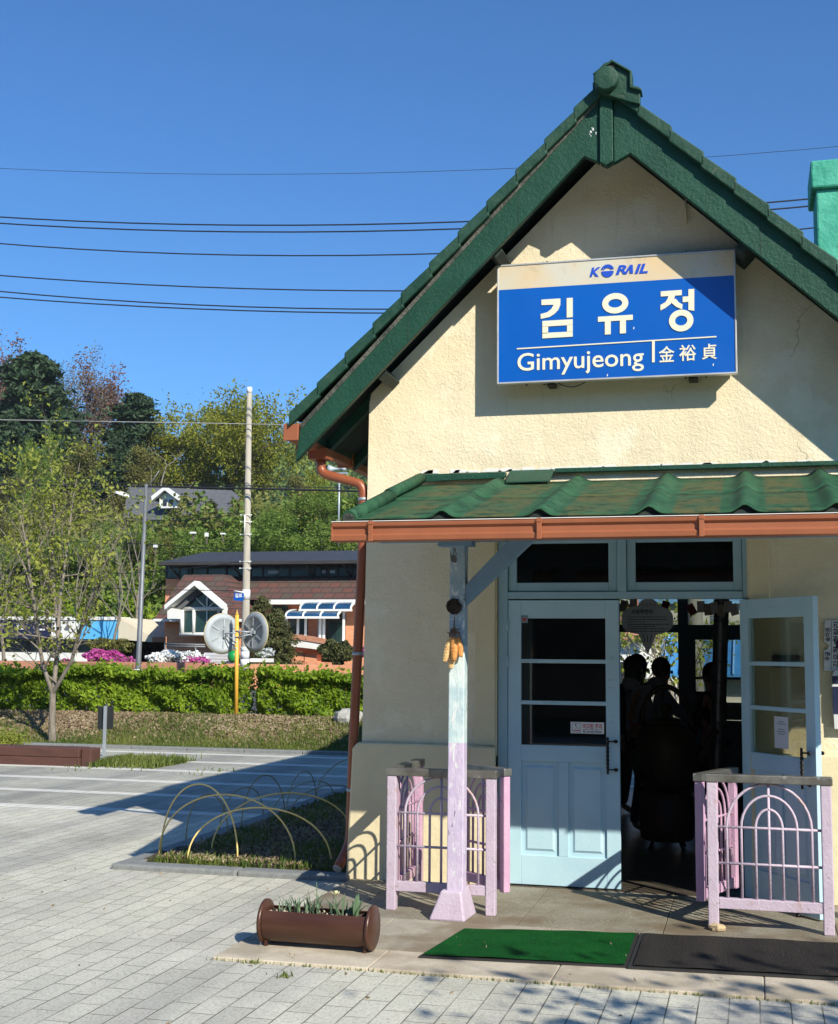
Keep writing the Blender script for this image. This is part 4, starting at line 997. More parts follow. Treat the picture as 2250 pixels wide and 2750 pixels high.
# ================================================================ PLANTER, MATS, HOOPS
pc_ = Vector((-2.375, 6.98, .125)); pa = math.atan2(atz(785, 1925, .0).y - atz(538, 1925, .0).y, atz(785, 1925, .0).x - atz(538, 1925, .0).x) 
TP = Tr(*pc_) @ Matrix.Rotation(R_(-1.0), 4, 'Z')
PN = thing('planter', (pc_.x, pc_.y, 0), 'brown metal barrel planter lying lengthwise, with daffodils, on the platform corner', 'planter')
b = MB(TP); rr = .108; n = 26; a0, a1 = R_(137), R_(403)    # open at the top
prof = [(rr * math.cos(a0 + (a1 - a0) * i / n), rr * math.sin(a0 + (a1 - a0) * i / n)) for i in range(n + 1)]
prof += [((rr - .006) * math.cos(a1 + (a0 - a1) * i / n), (rr - .006) * math.sin(a1 + (a0 - a1) * i / n)) for i in range(n + 1)]
b.prism(prof, -.30, .30, 'x'); b.build('trough', M['brown_metal'], PN, bevel=.001)
for x in (-.315, .315):
    MB(TP).lathe([(.112, x - .012), (.121, x - .008), (.121, x + .008), (.112, x + .012)], (0, 0, 0), 40, 'x').build('end_disc', M['brown_metal'], PN)
for x in (-.29, .29):
    for y in (-.05, .05): MB(TP).box(x - .008, x + .008, y - .01, y + .01, -.125, -.09).build('foot', M['brown_metal'], PN)
rng = np.random.default_rng(3)
s_ = MB(TP); nx, ny = 40, 10
vs = [(-.298 + .596 * i / nx, -.075 + .15 * j / ny, .045 + .012 * rng.random()) for j in range(ny + 1) for i in range(nx + 1)]
s_.add(vs, [(j * (nx + 1) + i, j * (nx + 1) + i + 1, (j + 1) * (nx + 1) + i + 1, (j + 1) * (nx + 1) + i) for j in range(ny) for i in range(nx)]); s_.build('soil', M['soil'], PN)
pb = MB(TP)
for i in range(60): pb.ball((rng.uniform(-.28, .28), rng.uniform(-.07, .07), .058), rng.uniform(.004, .009), None, None, 6, 4)
pb.build('pebbles', M['slab_warm'], PN, kind='stuff')
bl = MB(TP); fl_ = MB(TP)
def blade(x, y, h, lean, w_, az):
    pts = []; n = 7; dx, dy = math.cos(az), math.sin(az); px, py = -dy, dx
    for i in range(n + 1):
        t = i / n; ww = w_ * math.sin(math.pi * (.12 + .88 * t)) * (1 if t < 1 else .05)
        cx = x + dx * lean * t * t; cy = y + dy * lean * t * t; z = .05 + h * (t - .18 * t * t * (lean / .06))
        pts += [(cx - px * ww, cy - py * ww, z), (cx + dx * ww * .3, cy + dy * ww * .3, z - .002), (cx + px * ww, cy + py * ww, z)]
    bl.add(pts, [(3 * i + j, 3 * i + j + 1, 3 * i + j + 4, 3 * i + j + 3) for i in range(n) for j in range(2)], True)
for cx, nb_, hh, ww in ((-.21, 9, .11, .004), (-.12, 12, .13, .006), (-.04, 9, .12, .008), (.10, 9, .13, .008), (.21, 7, .145, .013), (.15, 5, .10, .008), (-.02, 4, .19, .0035)):
    for i in range(nb_): blade(cx + rng.normal() * .022, rng.normal() * .02, hh * rng.uniform(.55, 1.1), rng.uniform(.01, .07), ww * rng.uniform(.7, 1.2), rng.uniform(0, 6.28))
lf = bl.build('leaves', L['tulip'], PN)
for sx_, sz_, ex, ey in ((.095, .155, .10, 0), (-.02, .225, -.02, .01)):
    bl2 = MB(TP); bl2.tube([(sx_, ey, .05), (sx_ + .005, ey, .12), (ex, ey, sz_)], .003, 5); bl2.build('stem', L['tulip'], PN)
for k_ in range(6):
    a = k_ * math.pi / 3; c = Vector((.10, 0, .165)); d = Vector((math.cos(a), math.sin(a), .55)).normalized(); e = Vector((-math.sin(a), math.cos(a), 0))
    fl_.add([c, c + d * .018 + e * .010, c + d * .036, c + d * .018 - e * .010], [(0, 1, 2, 3)])
fl_.lathe([(.004, .165), (.008, .178), (.012, .188)], (.10, 0, 0), 10); fl_.build('daffodil_flower', L['daff'], PN)

def matobj(name, c, z, th, m, label, rim):
    r = thing(name, (sum(p[0] for p in c) / 4, sum(p[1] for p in c) / 4, z), label, 'mat')
    cx = sum(p[0] for p in c) / 4; cy = sum(p[1] for p in c) / 4
    MB().prism(c, z, z + th * .7, 'z').build('rubber_rim', rim, r)
    inn = [(cx + (x - cx) * .972, cy + (y - cy) * .955) for x, y in c]
    G = 46; vs = []; A_, B_, C_, D_q = [Vector((x, y, 0)) for x, y in inn]
    for j in range(G + 1):
        for i in range(G + 1):
            u, v = i / G, j / G; p = (A_ * (1 - u) + B_ * u) * (1 - v) + (D_q * (1 - u) + C_ * u) * v
            p.z = z + th + .003 + .0022 * math.sin(p.x * 5 + p.y * 3) * math.sin(p.y * 11 + 1) + .0015 * math.sin(p.x * 17); vs.append(p)
    MB().add(vs, [(j * (G + 1) + i, j * (G + 1) + i + 1, (j + 1) * (G + 1) + i + 1, (j + 1) * (G + 1) + i) for j in range(G) for i in range(G)], True).build('pile', m, r)
P_ = lambda x, y: tuple(atz(x, y, .008)[:2])
matobj('door_mat', [P_(867, 1982), P_(1299, 2003), P_(1324, 1934), P_(960, 1925)], .002, .012, M['green_mat'], 'bright green turf mat lying before the left door', M['mat_rim'])
p0, p3 = P_(1300, 2005), P_(1326, 1935); dx = 1.9
q0, q3 = P_(1736, 2029), P_(1736, 1956)
ex = lambda a, b: (b[0] + (b[0] - a[0]) * .9, b[1] + (b[1] - a[1]) * .9)
matobj('door_mat', [p0, ex(p0, q0), ex(p3, q3), p3], .003, .014, M['black_mat'], 'worn dark grey mat lying right of the green mat', M['mat_rim'])

hoops = [((388, 1785), (686, 1791), 1673), ((329, 1771), (612, 1789), 1646), ((438, 1767), (735, 1752), 1643), ((333, 1769), (492, 1785), 1624),
         ((385, 1740), (472, 1735), 1645), ((500, 1715), (590, 1700), 1606), ((455, 1720), (545, 1690), 1632), ((592, 1700), (655, 1665), 1598), ((600, 1690), (740, 1660), 1628), ((655, 1655), (800, 1625), 1570), ((560, 1700), (690, 1650), 1622)]
for i, (a, b_, ty) in enumerate(hoops):
    A, B = atz(*a, .02), atz(*b_, .02); mid = (A + B) / 2
    lo, hi = .05, 2.2
    for _ in range(30):
        h = (lo + hi) / 2; q = Vector((mid.x, mid.y, h)) - Vector((0, 0, CAMH)); kk = q.dot(_f); yy = (1375 - FPX * q.dot(_u) / kk) * 1736 / 2250
        if yy > ty: lo = h
        else: hi = h
    pts = [A + (B - A) * (.5 - .5 * math.cos(math.pi * t / 24)) + Vector((0, 0, (h - .02) * math.sin(math.pi * t / 24) ** .92)) for t in range(25)]
    pts[0].z -= .03; pts[-1].z -= .03
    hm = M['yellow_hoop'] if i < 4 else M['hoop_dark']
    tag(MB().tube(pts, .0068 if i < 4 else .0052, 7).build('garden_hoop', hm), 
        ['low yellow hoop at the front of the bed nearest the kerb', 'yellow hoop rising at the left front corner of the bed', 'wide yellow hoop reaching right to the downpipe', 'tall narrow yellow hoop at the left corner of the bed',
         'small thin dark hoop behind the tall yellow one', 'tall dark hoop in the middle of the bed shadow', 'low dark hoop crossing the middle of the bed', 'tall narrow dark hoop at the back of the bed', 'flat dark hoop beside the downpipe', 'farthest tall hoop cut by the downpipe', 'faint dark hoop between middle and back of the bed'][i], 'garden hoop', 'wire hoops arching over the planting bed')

# bed vegetation
rng = np.random.default_rng(11)
def grass_stuff(name, X, Y, Z, h, w_, m, **kw):
    n = len(X); az = rng.uniform(0, 6.28, n); le = rng.uniform(.1, .6, n) * h; hh = h * rng.uniform(.5, 1.2, n)
    B = np.stack([X, Y, Z], 1); D = np.stack([np.cos(az), np.sin(az), 0 * az], 1); E_ = np.stack([-np.sin(az), np.cos(az), 0 * az], 1)
    w2 = (w_ * rng.uniform(.6, 1.3, n))[:, None]
    V = np.stack([B - E_ * w2, B + E_ * w2, B + D * (le * .4)[:, None] + E_ * w2 * .6 + np.array([0, 0, 1]) * (hh * .6)[:, None], B + D * le[:, None] + np.array([0, 0, 1]) * hh[:, None]], 1).reshape(-1, 3)
    i = np.arange(n)[:, None] * 4
    return np_mesh(name, V, np.concatenate([i, i + 1, i + 2, i + 3], 1), m, **kw)
n = 16000; X = rng.uniform(-4.5, -2.88, n); Y = 9.2 + rng.random(n) ** 1.2 * 7; kp = (np.sin(X * 7) + np.sin(Y * 4 + X * 2) + rng.normal(size=n) * .6 > .35) | ((Y < 9.45) & (rng.random(n) < .5)) | ((Y > 12.4) & (Y < 14.6) & (rng.random(n) < .8))
X, Y = X[kp], Y[kp]; grass_stuff('bed_weeds', X, Y, -.0 + 0 * X, .085, .008, L['grass'], kind='stuff')
n = 9000; X = rng.uniform(-4.5, -2.85, n); Y = rng.uniform(9.25, 13.5, n)
V, Q = leaves(np.stack([X, Y, .035 + 0 * X + rng.uniform(0, .02, n)], 1), .035, rng, 0, .5); np_mesh('bed_mulch', V, Q, L['litter'], kind='stuff')
n = 34; V_, Q_ = leaves(np.stack([rng.uniform(-2.7, .5, n), rng.uniform(6.65, 8.0, n), np.full(n, .018)], 1), .022, rng, 0, .4); np_mesh('dry_bits', V_, Q_, L['litter'], kind='stuff')
# weeds in paving joints along the platform edge and plaza
n = 260; X = rng.uniform(-2.9, .4, n); grass_stuff('joint_weeds', X, 6.612 + rng.normal(size=n) * .004, PZ + 0 * X, .02, .003, L['grass'], kind='stuff')
X = np.concatenate([rng.normal(-2.35, .03, 30), rng.normal(-2.62, .015, 12)]); grass_stuff('plaza_weeds', X, np.concatenate([rng.normal(6.38, .02, 30), rng.normal(6.60, .01, 12)]), PZ + 0 * X, .03, .006, L['grass'], kind='stuff')
db = MB()
for i in range(26):
    x, y = rng.uniform(-7, -.5), rng.uniform(5.4, 10.5)
    if -2.9 < x and y > 6.5: continue
    db.ball((x, y, PZ + .002), rng.uniform(.004, .011), rng.uniform(.004, .009), .005, 6, 4)
V_, Q_ = leaves(np.stack([rng.uniform(-8, 1, 90), rng.uniform(5.3, 9.0, 90), np.full(90, PZ + .006)], 1), .030, rng, 0, .5)
np_mesh('fallen_leaves', V_, Q_, L['litter'], kind='stuff')
db.build('plaza_grit', M['joint'], kind='stuff')

# ================================================================ INTERIOR
rw = MB(); y0, y1 = 15.56, 15.66
for x0, x1 in ((-1.66, -1.55), (-.86, -.74), (-.06, .02)): rw.box(x0, x1, y0, y1, 0, 2.42)
rw.box(-1.55, -.86, y0 + .002, y1 - .002, 1.885, 1.975); rw.box(-.74, -.06, y0 + .002, y1 - .002, 1.885, 1.975); rw.box(-1.55, -.86, y0 + .002, y1 - .002, 2.33, 2.42); rw.box(-.74, -.06, y0 + .002, y1 - .002, 2.33, 2.42)
rdf = rw.build('rear_door_frame', M['back_frame'], HB)
for x0, x1 in ((-1.55, -.86), (-.74, -.06)): MB().box(x0, x1, 15.6, 15.604, 1.975, 2.33).build('pane', M['glass'], rdf)
d = MB(); d.box(-.74, -.66, 15.57, 15.61, .01, 1.885); d.box(-.14, -.06, 15.57, 15.61, .01, 1.885)
for z0, z1 in ((.01, .86), (1.04, 1.07), (1.335, 1.365), (1.80, 1.885)): d.box(-.66, -.14, 15.572, 15.608, z0, z1)
rdl = d.build('rear_door_leaf', M['back_frame'], HB)
for z0, z1 in ((.86, 1.04), (1.07, 1.335), (1.365, 1.80)): MB().box(-.66, -.14, 15.588, 15.591, z0, z1).build('pane', M['glass'], rdl)
MB().box(-.44, -.14, 15.55, 15.556, .87, 1.04).build('notice', M['int_ceiling'], rdl)

# hanging balloon sign
c = at(1341, 1290, 10.5)
BS = thing('hanging_sign', (c.x, 10.5, c.z), 'grey speech balloon shaped hanging sign above the brass kettle inside the doorway', 'sign')
pts = []
for i in range(40):
    a = 2 * math.pi * i / 40 + R_(-68); pts.append((c.x + .205 * math.copysign(abs(math.cos(a)) ** .7, math.cos(a)), c.z + .02 + .115 * math.copysign(abs(math.sin(a)) ** .7, math.sin(a))))
MB().prism(pts, 10.49, 10.51).build('board', M['galv'], BS)
MB().prism([(c.x - .075, c.z - .085), (c.x + .0, c.z - .255), (c.x + .075, c.z - .085)], 10.489, 10.509).build('pointer', M['galv'], BS)
MB().prism([(c.x + .01 + .085 * math.cos(k * math.pi / 12), c.z + .12 + .075 * math.sin(k * math.pi / 12)) for k in range(24)], 10.492, 10.508).build('bump', M['galv'], BS)
text('heading', '소망주전자', Tr(c.x - .04, 10.487, c.z + .085), .038, M['ink'], BS, .0005, .0012)
q = MB(); r_ = random.Random(4)
for i, (w_, z) in enumerate(((.30, .045), (.31, .025), (.12, .005), (.31, -.015), (.20, -.033), (.32, -.050), (.28, -.070))):
    x = c.x - .155
    while x < c.x - .155 + w_: e = r_.uniform(.008, .03); q.box(x, x + e, 10.487, 10.489, c.z + z - .003, c.z + z + .003); x += e + .006
q.build('small_print', M['ink'], BS)
q = MB()
for k_ in range(4):
    x = c.x - .045 + k_ * .033
    q.tube([(x, 10.486, c.z + .150), (x + .012, 10.486, c.z + .157), (x + .008, 10.486, c.z + .138), (x + .018, 10.486, c.z + .13)], .0022, 5)
q.build('red_scribble', M['red_tag'], BS)
q = MB(); 
for dx in (-.035, 0, .035): q.tube([(c.x + dx, 10.487, c.z - .095), (c.x + dx * .5, 10.487, c.z - .16)], .003, 5)
q.build('pointer_strokes', M['ink'], BS)
MB().tube([(c.x, 10.5, c.z + .21), (c.x, 10.5, 2.62)], .002, 4).build('cord', M['ink'], BS)
r_ = random.Random(6)
for i, (x, y, mk) in enumerate(((1292, 1254, 'int_ceiling'), (1312, 1249, 'paper'), (1432, 1262, 'red_tag'), (1452, 1256, 'paper'), (1466, 1262, 'int_wall'), (1480, 1258, 'paper'), (1496, 1264, 'int_wall'), (1508, 1256, 'paper'), (1520, 1262, 'paper'), (1378, 1256, 'red_tag'))):
    p = at(x, y, 11.6); TT = Tr(*p) @ Matrix.Rotation(r_.uniform(-.5, .5), 4, 'Y') @ Matrix.Rotation(r_.uniform(-.6, .6), 4, 'Z')
    tg = MB(TT).box(-.035, .035, -.0008, .0008, -.055, .045).tube([(0, 0, .045), (0, 0, .6)], .001, 3).build('paper_tag', M[mk])
    tag(tg, 'small wish card hanging on a thread from the dark ceiling above the people', 'paper tag', 'wish cards hanging in the doorway')

# kettle, stove, pipe
KX, KY = -.735, 11.3
ST = thing('stove', (KX, KY, 0), 'dark round stove with faded red flame painting under the big kettle', 'stove')
MB().lathe([(.20, .07), (.225, .09), (.235, .25), (.225, .42), (.20, .47), (.10, .48)], (KX, KY, 0), 28).build('drum', M['flame'], ST)
l = MB()
for a in range(4): l.tube([(KX + .15 * math.cos(a * 1.57 + .8), KY + .15 * math.sin(a * 1.57 + .8), .08), (KX + .20 * math.cos(a * 1.57 + .8), KY + .20 * math.sin(a * 1.57 + .8), .0)], .014, 6).build('leg', M['iron'], ST); l = MB()
KT = thing('kettle', (KX, KY, .48), 'giant tarnished brass kettle on the stove in the dark waiting room', 'kettle')
MB().lathe([(.16, .48), (.22, .51), (.255, .60), (.268, .72), (.265, .84), (.245, .95), (.20, 1.02), (.13, 1.05)], (KX, KY, 0), 40).build('body', M['kettle'], KT)
ld = MB().lathe([(.15, 1.045), (.152, 1.06), (.10, 1.09), (.03, 1.10), (.028, 1.13), (.045, 1.15), (.047, 1.20), (.03, 1.215)], (KX, KY, 0), 28).build('lid', M['kettle'], KT)
MB().tube([(KX + .21 * math.cos(R_(a)), KY, 1.02 + .335 * math.sin(R_(a))) for a in range(0, 181, 9)], .024, 10).build('handle', M['kettle'], KT)
MB().tube([(KX + .22, KY, .70), (KX + .33, KY, .80), (KX + .38, KY, .95), (KX + .43, KY, 1.0)], [.06, .045, .032, .03], 12).build('spout', M['kettle'], KT)
a, b_ = at(1495, 1245, 11.75), at(1486, 1560, 11.75)
SP = MB(); SP.tube([a + Vector((.01, 0, .5)), a, b_, b_ + Vector((-.02, 0, -.5))], .066, 18)
for i in range(8): q = a + (b_ - a) * (i / 7.5); SP.lathe([(.067, q.z - .008), (.070, q.z), (.067, q.z + .008)], (q.x, q.y, 0), 18)
tag(SP.build('stovepipe', M['stovepipe']), 'dull tin stovepipe rising behind the right railing', 'stovepipe')

# ---------------------------------------------------------------- people
def skin(name, joints, bones, m, parent, sub=1):
    L_ = root_loc(parent); me = bpy.data.meshes.new(name); keys = list(joints)
    me.from_pydata([tuple(Vector(joints[k][0]) - L_) for k in keys], [(keys.index(a), keys.index(b)) for a, b in bones], []); me.materials.append(m)
    o = link(bpy.data.objects.new(name, me), parent); md = o.modifiers.new('skin', 'SKIN'); md.use_smooth_shade = True
    for i, k in enumerate(keys):
        r = joints[k][1]; me.skin_vertices[0].data[i].radius = r if isinstance(r, tuple) else (r, r)
    me.skin_vertices[0].data[0].use_root = True
    s_ = o.modifiers.new('sub', 'SUBSURF'); s_.levels = sub; s_.render_levels = sub; return o
def person(x, y, face, H, label, armL, armR, hair='long', top='hoodie', legs='denim', group=None, stride=.08):
    """face: heading in radians (0 = +x); arms: (elbow, wrist) offsets in the person's own frame (forward, left, up) from the shoulder"""
    P = thing('person', (x, y, 0), label, 'person', group); k = H / 1.62
    c, s_ = math.cos(face), math.sin(face)
    def W_(f, l, u): return (x + (f * c - l * s_) * k, y + (f * s_ + l * c) * k, u * k)
    J = {'pelvis': (W_(0, 0, .88), (.125 * k, .095 * k)), 'waist': (W_(0, 0, 1.02), (.11 * k, .08 * k)), 'chest': (W_(.01, 0, 1.22), (.13 * k, .095 * k)), 'neckb': (W_(0, 0, 1.36), (.06 * k, .055 * k)), 'neck': (W_(.015, 0, 1.41), (.045 * k, .045 * k)),
         'jaw': (W_(.03, 0, 1.46), (.062 * k, .065 * k)), 'skull': (W_(.02, 0, 1.535), (.078 * k, .088 * k)), 'crown': (W_(.01, 0, 1.585), (.055 * k, .06 * k))}
    B = [('pelvis', 'waist'), ('waist', 'chest'), ('chest', 'neckb'), ('neckb', 'neck'), ('neck', 'jaw'), ('jaw', 'skull'), ('skull', 'crown')]
    CJ = {q: (J[q][0], tuple(v * 1.14 for v in J[q][1])) for q in ('pelvis', 'waist', 'chest', 'neckb')}; CB_ = [('pelvis', 'waist'), ('waist', 'chest'), ('chest', 'neckb')]
    LJ = {'hip0': (W_(0, 0, .90), (.13 * k, .10 * k))}; LB = []
    for sd, l, arm in (('L', 1, armL), ('R', -1, armR)):
        J['hip' + sd] = (W_(0, .085 * l, .80), .082 * k); J['knee' + sd] = (W_(.03 + stride * l * .5, .09 * l, .46), .055 * k); J['ank' + sd] = (W_(stride * l, .09 * l, .08), .036 * k); J['toe' + sd] = (W_(stride * l + .15, .10 * l, .03), (.035 * k, .025 * k))
        B += [('pelvis', 'hip' + sd), ('hip' + sd, 'knee' + sd), ('knee' + sd, 'ank' + sd), ('ank' + sd, 'toe' + sd)]
        for q, r in (('hip', .092), ('knee', .068), ('ank', .055)): LJ[q + sd] = (J[q + sd][0], r * k)
        LB += [('hip0', 'hip' + sd), ('hip' + sd, 'knee' + sd), ('knee' + sd, 'ank' + sd)]
        sh = (0, .165 * l, 1.31); el = tuple(sh[i] + arm[0][i] * (l if i == 1 else 1) for i in range(3)); wr = tuple(sh[i] + arm[1][i] * (l if i == 1 else 1) for i in range(3))
        J['sh' + sd] = (W_(*sh), .050 * k); J['el' + sd] = (W_(*el), .038 * k); J['wr' + sd] = (W_(*wr), (.026 * k, .022 * k))
        d = Vector(wr) - Vector(el); d.normalize(); pm = Vector(wr) + d * .05; J['palm' + sd] = (W_(*pm), (.030 * k, .014 * k))
        B += [('chest', 'sh' + sd), ('sh' + sd, 'el' + sd), ('el' + sd, 'wr' + sd), ('wr' + sd, 'palm' + sd)]
        side = Vector((0, 0, 1)).cross(d); side = side.normalized() if side.length > .1 else Vector((1, 0, 0))
        for fi, (off, ln) in enumerate(((-.024, .062), (-.008, .074), (.008, .070), (.024, .055))):
            a_ = pm + side * off + d * .03; b_ = a_ + d * ln * .5 - Vector((0, 0, .004)); e_ = b_ + d * ln * .4 - Vector((0, 0, .014))
            for nm, q in (('a', a_), ('b', b_), ('c', e_)): J[f'f{fi}{nm}{sd}'] = (W_(*q), .0082 * k)
            B += [('palm' + sd, f'f{fi}a{sd}'), (f'f{fi}a{sd}', f'f{fi}b{sd}'), (f'f{fi}b{sd}', f'f{fi}c{sd}')]
        th = Vector(wr) + d * .02 - side * .028; J['t1' + sd] = (W_(*th), .0095 * k); th2 = th + d * .035 - side * .018; J['t2' + sd] = (W_(*th2), .008 * k)
        B += [('wr' + sd, 't1' + sd), ('t1' + sd, 't2' + sd)]
        CJ['sh' + sd] = (J['sh' + sd][0], .064 * k); CJ['el' + sd] = (J['el' + sd][0], .056 * k); CJ['wr' + sd] = (J['wr' + sd][0], .044 * k)
        CB_ += [('chest', 'sh' + sd), ('sh' + sd, 'el' + sd), ('el' + sd, 'wr' + sd)]
    skin('body', J, B, M['skin'], P)
    skin('jacket', CJ, CB_, M[top], P); skin('trousers', LJ, LB, M[legs], P)
    h = MB()
    h.ball(W_(-.005, 0, 1.545), .098 * k, .098 * k, .112 * k, 18, 12)
    if hair == 'long': h.ball(W_(-.045, 0, 1.44), .085 * k, .085 * k, .16 * k, 16, 10)
    if hair == 'bun': h.ball(W_(-.10, 0, 1.45), .045 * k, .045 * k, .042 * k, 12, 8)
    h.build('hair', M['hair'], P)
    MB().ball(W_(.105, 0, 1.50), .014 * k, .014 * k, .020 * k, 8, 6).build('nose', M['skin'], P)
    for l in (1, -1): MB().ball(W_(.012, .085 * l, 1.50), .012 * k, .012 * k, .025 * k, 8, 6).build('ear', M['skin'], P)
    if top == 'hoodie': MB().ball(W_(-.06, 0, 1.38), .09 * k, .10 * k, .075 * k, 14, 8).build('hood', M[top], P)
    return P
hang = ((.02, .04, -.27), (.06, .05, -.50))
person(-1.05, 12.2, R_(25), 1.60, 'person with long dark hair in a blue grey hoodie, leftmost in the dark doorway', hang, ((.05, .03, -.26), (.20, -.02, -.42)), 'long', 'hoodie')
person(-.88, 12.95, R_(5), 1.57, 'person in a dark grey top bending over the kettle, middle of the three', ((.16, .0, -.20), (.34, -.04, -.32)), ((.14, .02, -.20), (.36, -.02, -.30)), 'short', 'hoodie', stride=.05)
person(-.38, 12.4, R_(150), 1.53, 'person in black with a low hair bun beside the stovepipe', ((.06, .04, -.26), (.16, .0, -.46)), hang, 'bun', 'black_cloth', 'black_cloth')
person(-1.22, 13.6, R_(-40), 1.58, 'person in black standing in the shadow behind the blue grey hoodie', hang, hang, 'short', 'black_cloth', 'black_cloth')

# ================================================================ BEHIND THE STATION (seen through the rear door)
def shed(name, label, x0, x1, y0, y1, zw, zr_, mw, mr, over=.35, cat='building'):
    t = thing(name, ((x0 + x1) / 2, (y0 + y1) / 2, -.05), label, cat)
    MB().box(x0, x1, y0, y1, -.05, zw).build('wall', mw, t)
    ym = (y0 + y1) / 2
    MB().prism([(y0 - over, zw - .02), (ym, zr_), (y1 + over, zw - .02), (y1 + over, zw + .05), (ym, zr_ + .07), (y0 - over, zw + .05)], x0 - over, x1 + over, 'x').build('roof', mr, t)
    return t
p0, p1 = at(1345, 1378, 24), at(1620, 1378, 24)
S1 = shed('store_shed', 'low cream shed with blue metal roof seen through the rear door', -1.35, 2.4, 24, 28, 1.22, 2.05, M['cream_wall'], M['blue_roof'])
rb = MB()
for i in range(14): rb.prism([(23.62, 1.27), (26, 2.13), (26, 2.16), (23.62, 1.31)], -1.6 + i * .31, -1.57 + i * .31, 'x')
rb.build('roof_rib', M['blue_roof_pale'], S1)
g = MB()
for z in (.95, .72, .5): g.box(-1.2, 2.3, 23.96, 23.99, z, z + .025)
g.box(-.1, .25, 23.94, 23.99, .6, .9); g.build('wall_moulding', M['smooth_plaster'], S1)
MB().box(-1.22, -1.0, 23.95, 23.99, 1.0, 1.16).build('vent_window', M['glass_shop'], S1)
S2 = shed('side_shop', 'white fronted shop with brick red roof edge far left through the rear door', -7.0, -2.55, 30, 34, 1.95, 2.5, M['white_paint'], M['brick_dark'])
MB().box(-4.2, -2.6, 29.9, 29.98, -.05, 1.42).build('shutter', M['glass_shop'], S2)
S3 = thing('tall_house', (0, 41, -.05), 'taller cream house with pale blue top band behind the shed', 'building')
MB().box(-3, 6, 38, 44, -.05, 3.05).build('wall', M['cream_wall'], S3); MB().box(-3.2, 6.2, 37.8, 44.2, 3.05, 3.6).build('blue_band', M['blue_roof_pale'], S3)
v = MB()
for i in range(8): v.box(-1.15, -.85, 37.96, 37.99, 2.45 + i * .06, 2.48 + i * .06)
v.build('vent', M['galv'], S3)
p = at(1437, 1350, 21)
tag(MB().tube([(p.x, 21, -.05), (p.x + .03, 21, 6.5)], [.16, .11], 14).build('concrete_pole', M['concrete_pole']), 'concrete utility pole seen through the rear door', 'pole')
sgr = MB().box(-12, 12, 19.79, 24, -.052, -.043).build('rear_path', M['asphalt'], kind='structure')
n = 1500; X = rng.uniform(-1.8, 1.5, n); grass_stuff('rear_grass', X, rng.uniform(22.9, 23.8, n), PZ + 0 * X, .45, .02, L['grass'], kind='stuff')

# ================================================================ TREES
def branch_tree(seed, segs, levels, ratio, nchild, spread, lift, jit=.16, leafn=7, lspread=.18):
    """segs: list of (start, direction, length, radius); returns tube list and leaf anchor points"""
    r = np.random.default_rng(seed); tubes = []; tips = []
    def grow(p, d, L_, rad, lev):
        n = 5 if lev < 2 else 3; pts = [p]; rs = [rad]
        for i in range(n):
            d = d + r.normal(size=3) * jit; d[2] += lift * .12; d /= np.linalg.norm(d)
            p = p + d * L_ / n; pts.append(p); rs.append(rad * (1 - .6 * (i + 1) / n))
        tubes.append((pts, rs, lev))
        if lev >= levels:
            for q in pts[1:]:
                for _ in range(leafn): tips.append(q + r.normal(size=3) * lspread)
            return
        for k_ in range(nchild[min(lev, len(nchild) - 1)]):
            t = r.uniform(.3, 1.0); i = min(int(t * n), n - 1); q = pts[i] + (pts[i + 1] - pts[i]) * (t * n - i)
            a = r.normal(size=3); a -= a.dot(d) * d; a /= np.linalg.norm(a); nd = d * (1 - spread) + a * spread; nd[2] += lift * .25; nd /= np.linalg.norm(nd)
            grow(q, nd, L_ * ratio * r.uniform(.7, 1.15), rs[i] * .62, lev + 1)
        grow(pts[-1], d, L_ * ratio * .9, rs[-1], lev + 1)
    for s_ in segs: grow(np.array(s_[0], float), np.array(s_[1], float) / np.linalg.norm(s_[1]), s_[2], s_[3], 0)
    return tubes, np.array(tips), r
def tubes_np(tubes, sides=(7, 5, 4, 3)):
    V = []; Q = []; b = 0
    for pts, rs, lev in tubes:
        n = sides[min(lev, len(sides) - 1)]; P = np.array(pts); m = len(P)
        D = np.gradient(P, axis=0); D /= np.linalg.norm(D, axis=1)[:, None] + 1e-9
        up = np.array([0, 0, 1.]) if abs(D[0, 2]) < .9 else np.array([1., 0, 0])
        A = np.cross(D, up); A /= np.linalg.norm(A, axis=1)[:, None] + 1e-9; B = np.cross(A, D); t = np.arange(n) * 2 * np.pi / n
        ring_ = P[:, None] + (A[:, None] * np.cos(t)[None, :, None] + B[:, None] * np.sin(t)[None, :, None]) * np.array(rs)[:, None, None]
        V.append(ring_.reshape(-1, 3)); i = np.arange((m - 1) * n); rr = i // n; c = i % n
        Q.append(np.stack([rr * n + c, rr * n + (c + 1) % n, (rr + 1) * n + (c + 1) % n, (rr + 1) * n + c], 1) + b); b += m * n
    return np.concatenate(V), np.concatenate(Q)
def make_tree(name, base, label, cat, group, tubes, tips, rg, leaf, size, bark, up=.0, asp=.62):
    t = thing(name, base, label, cat, group); B = np.array(base)
    V, Q = tubes_np(tubes); np_mesh('trunk', V + B, Q, bark, t, smooth=True)
    if leaf is not None and len(tips):
        V, Q = leaves(tips, size, rg, up, asp); np_mesh('crown', V + B, Q, leaf, t)
    return t
def place_copy(src, loc, rot, s, label):
    c = copy_tree(src); c.location = loc; c.rotation_euler = (0, 0, rot); c.scale = (s[0], s[0], s[1]) if isinstance(s, tuple) else (s, s, s); c['label'] = label; return c

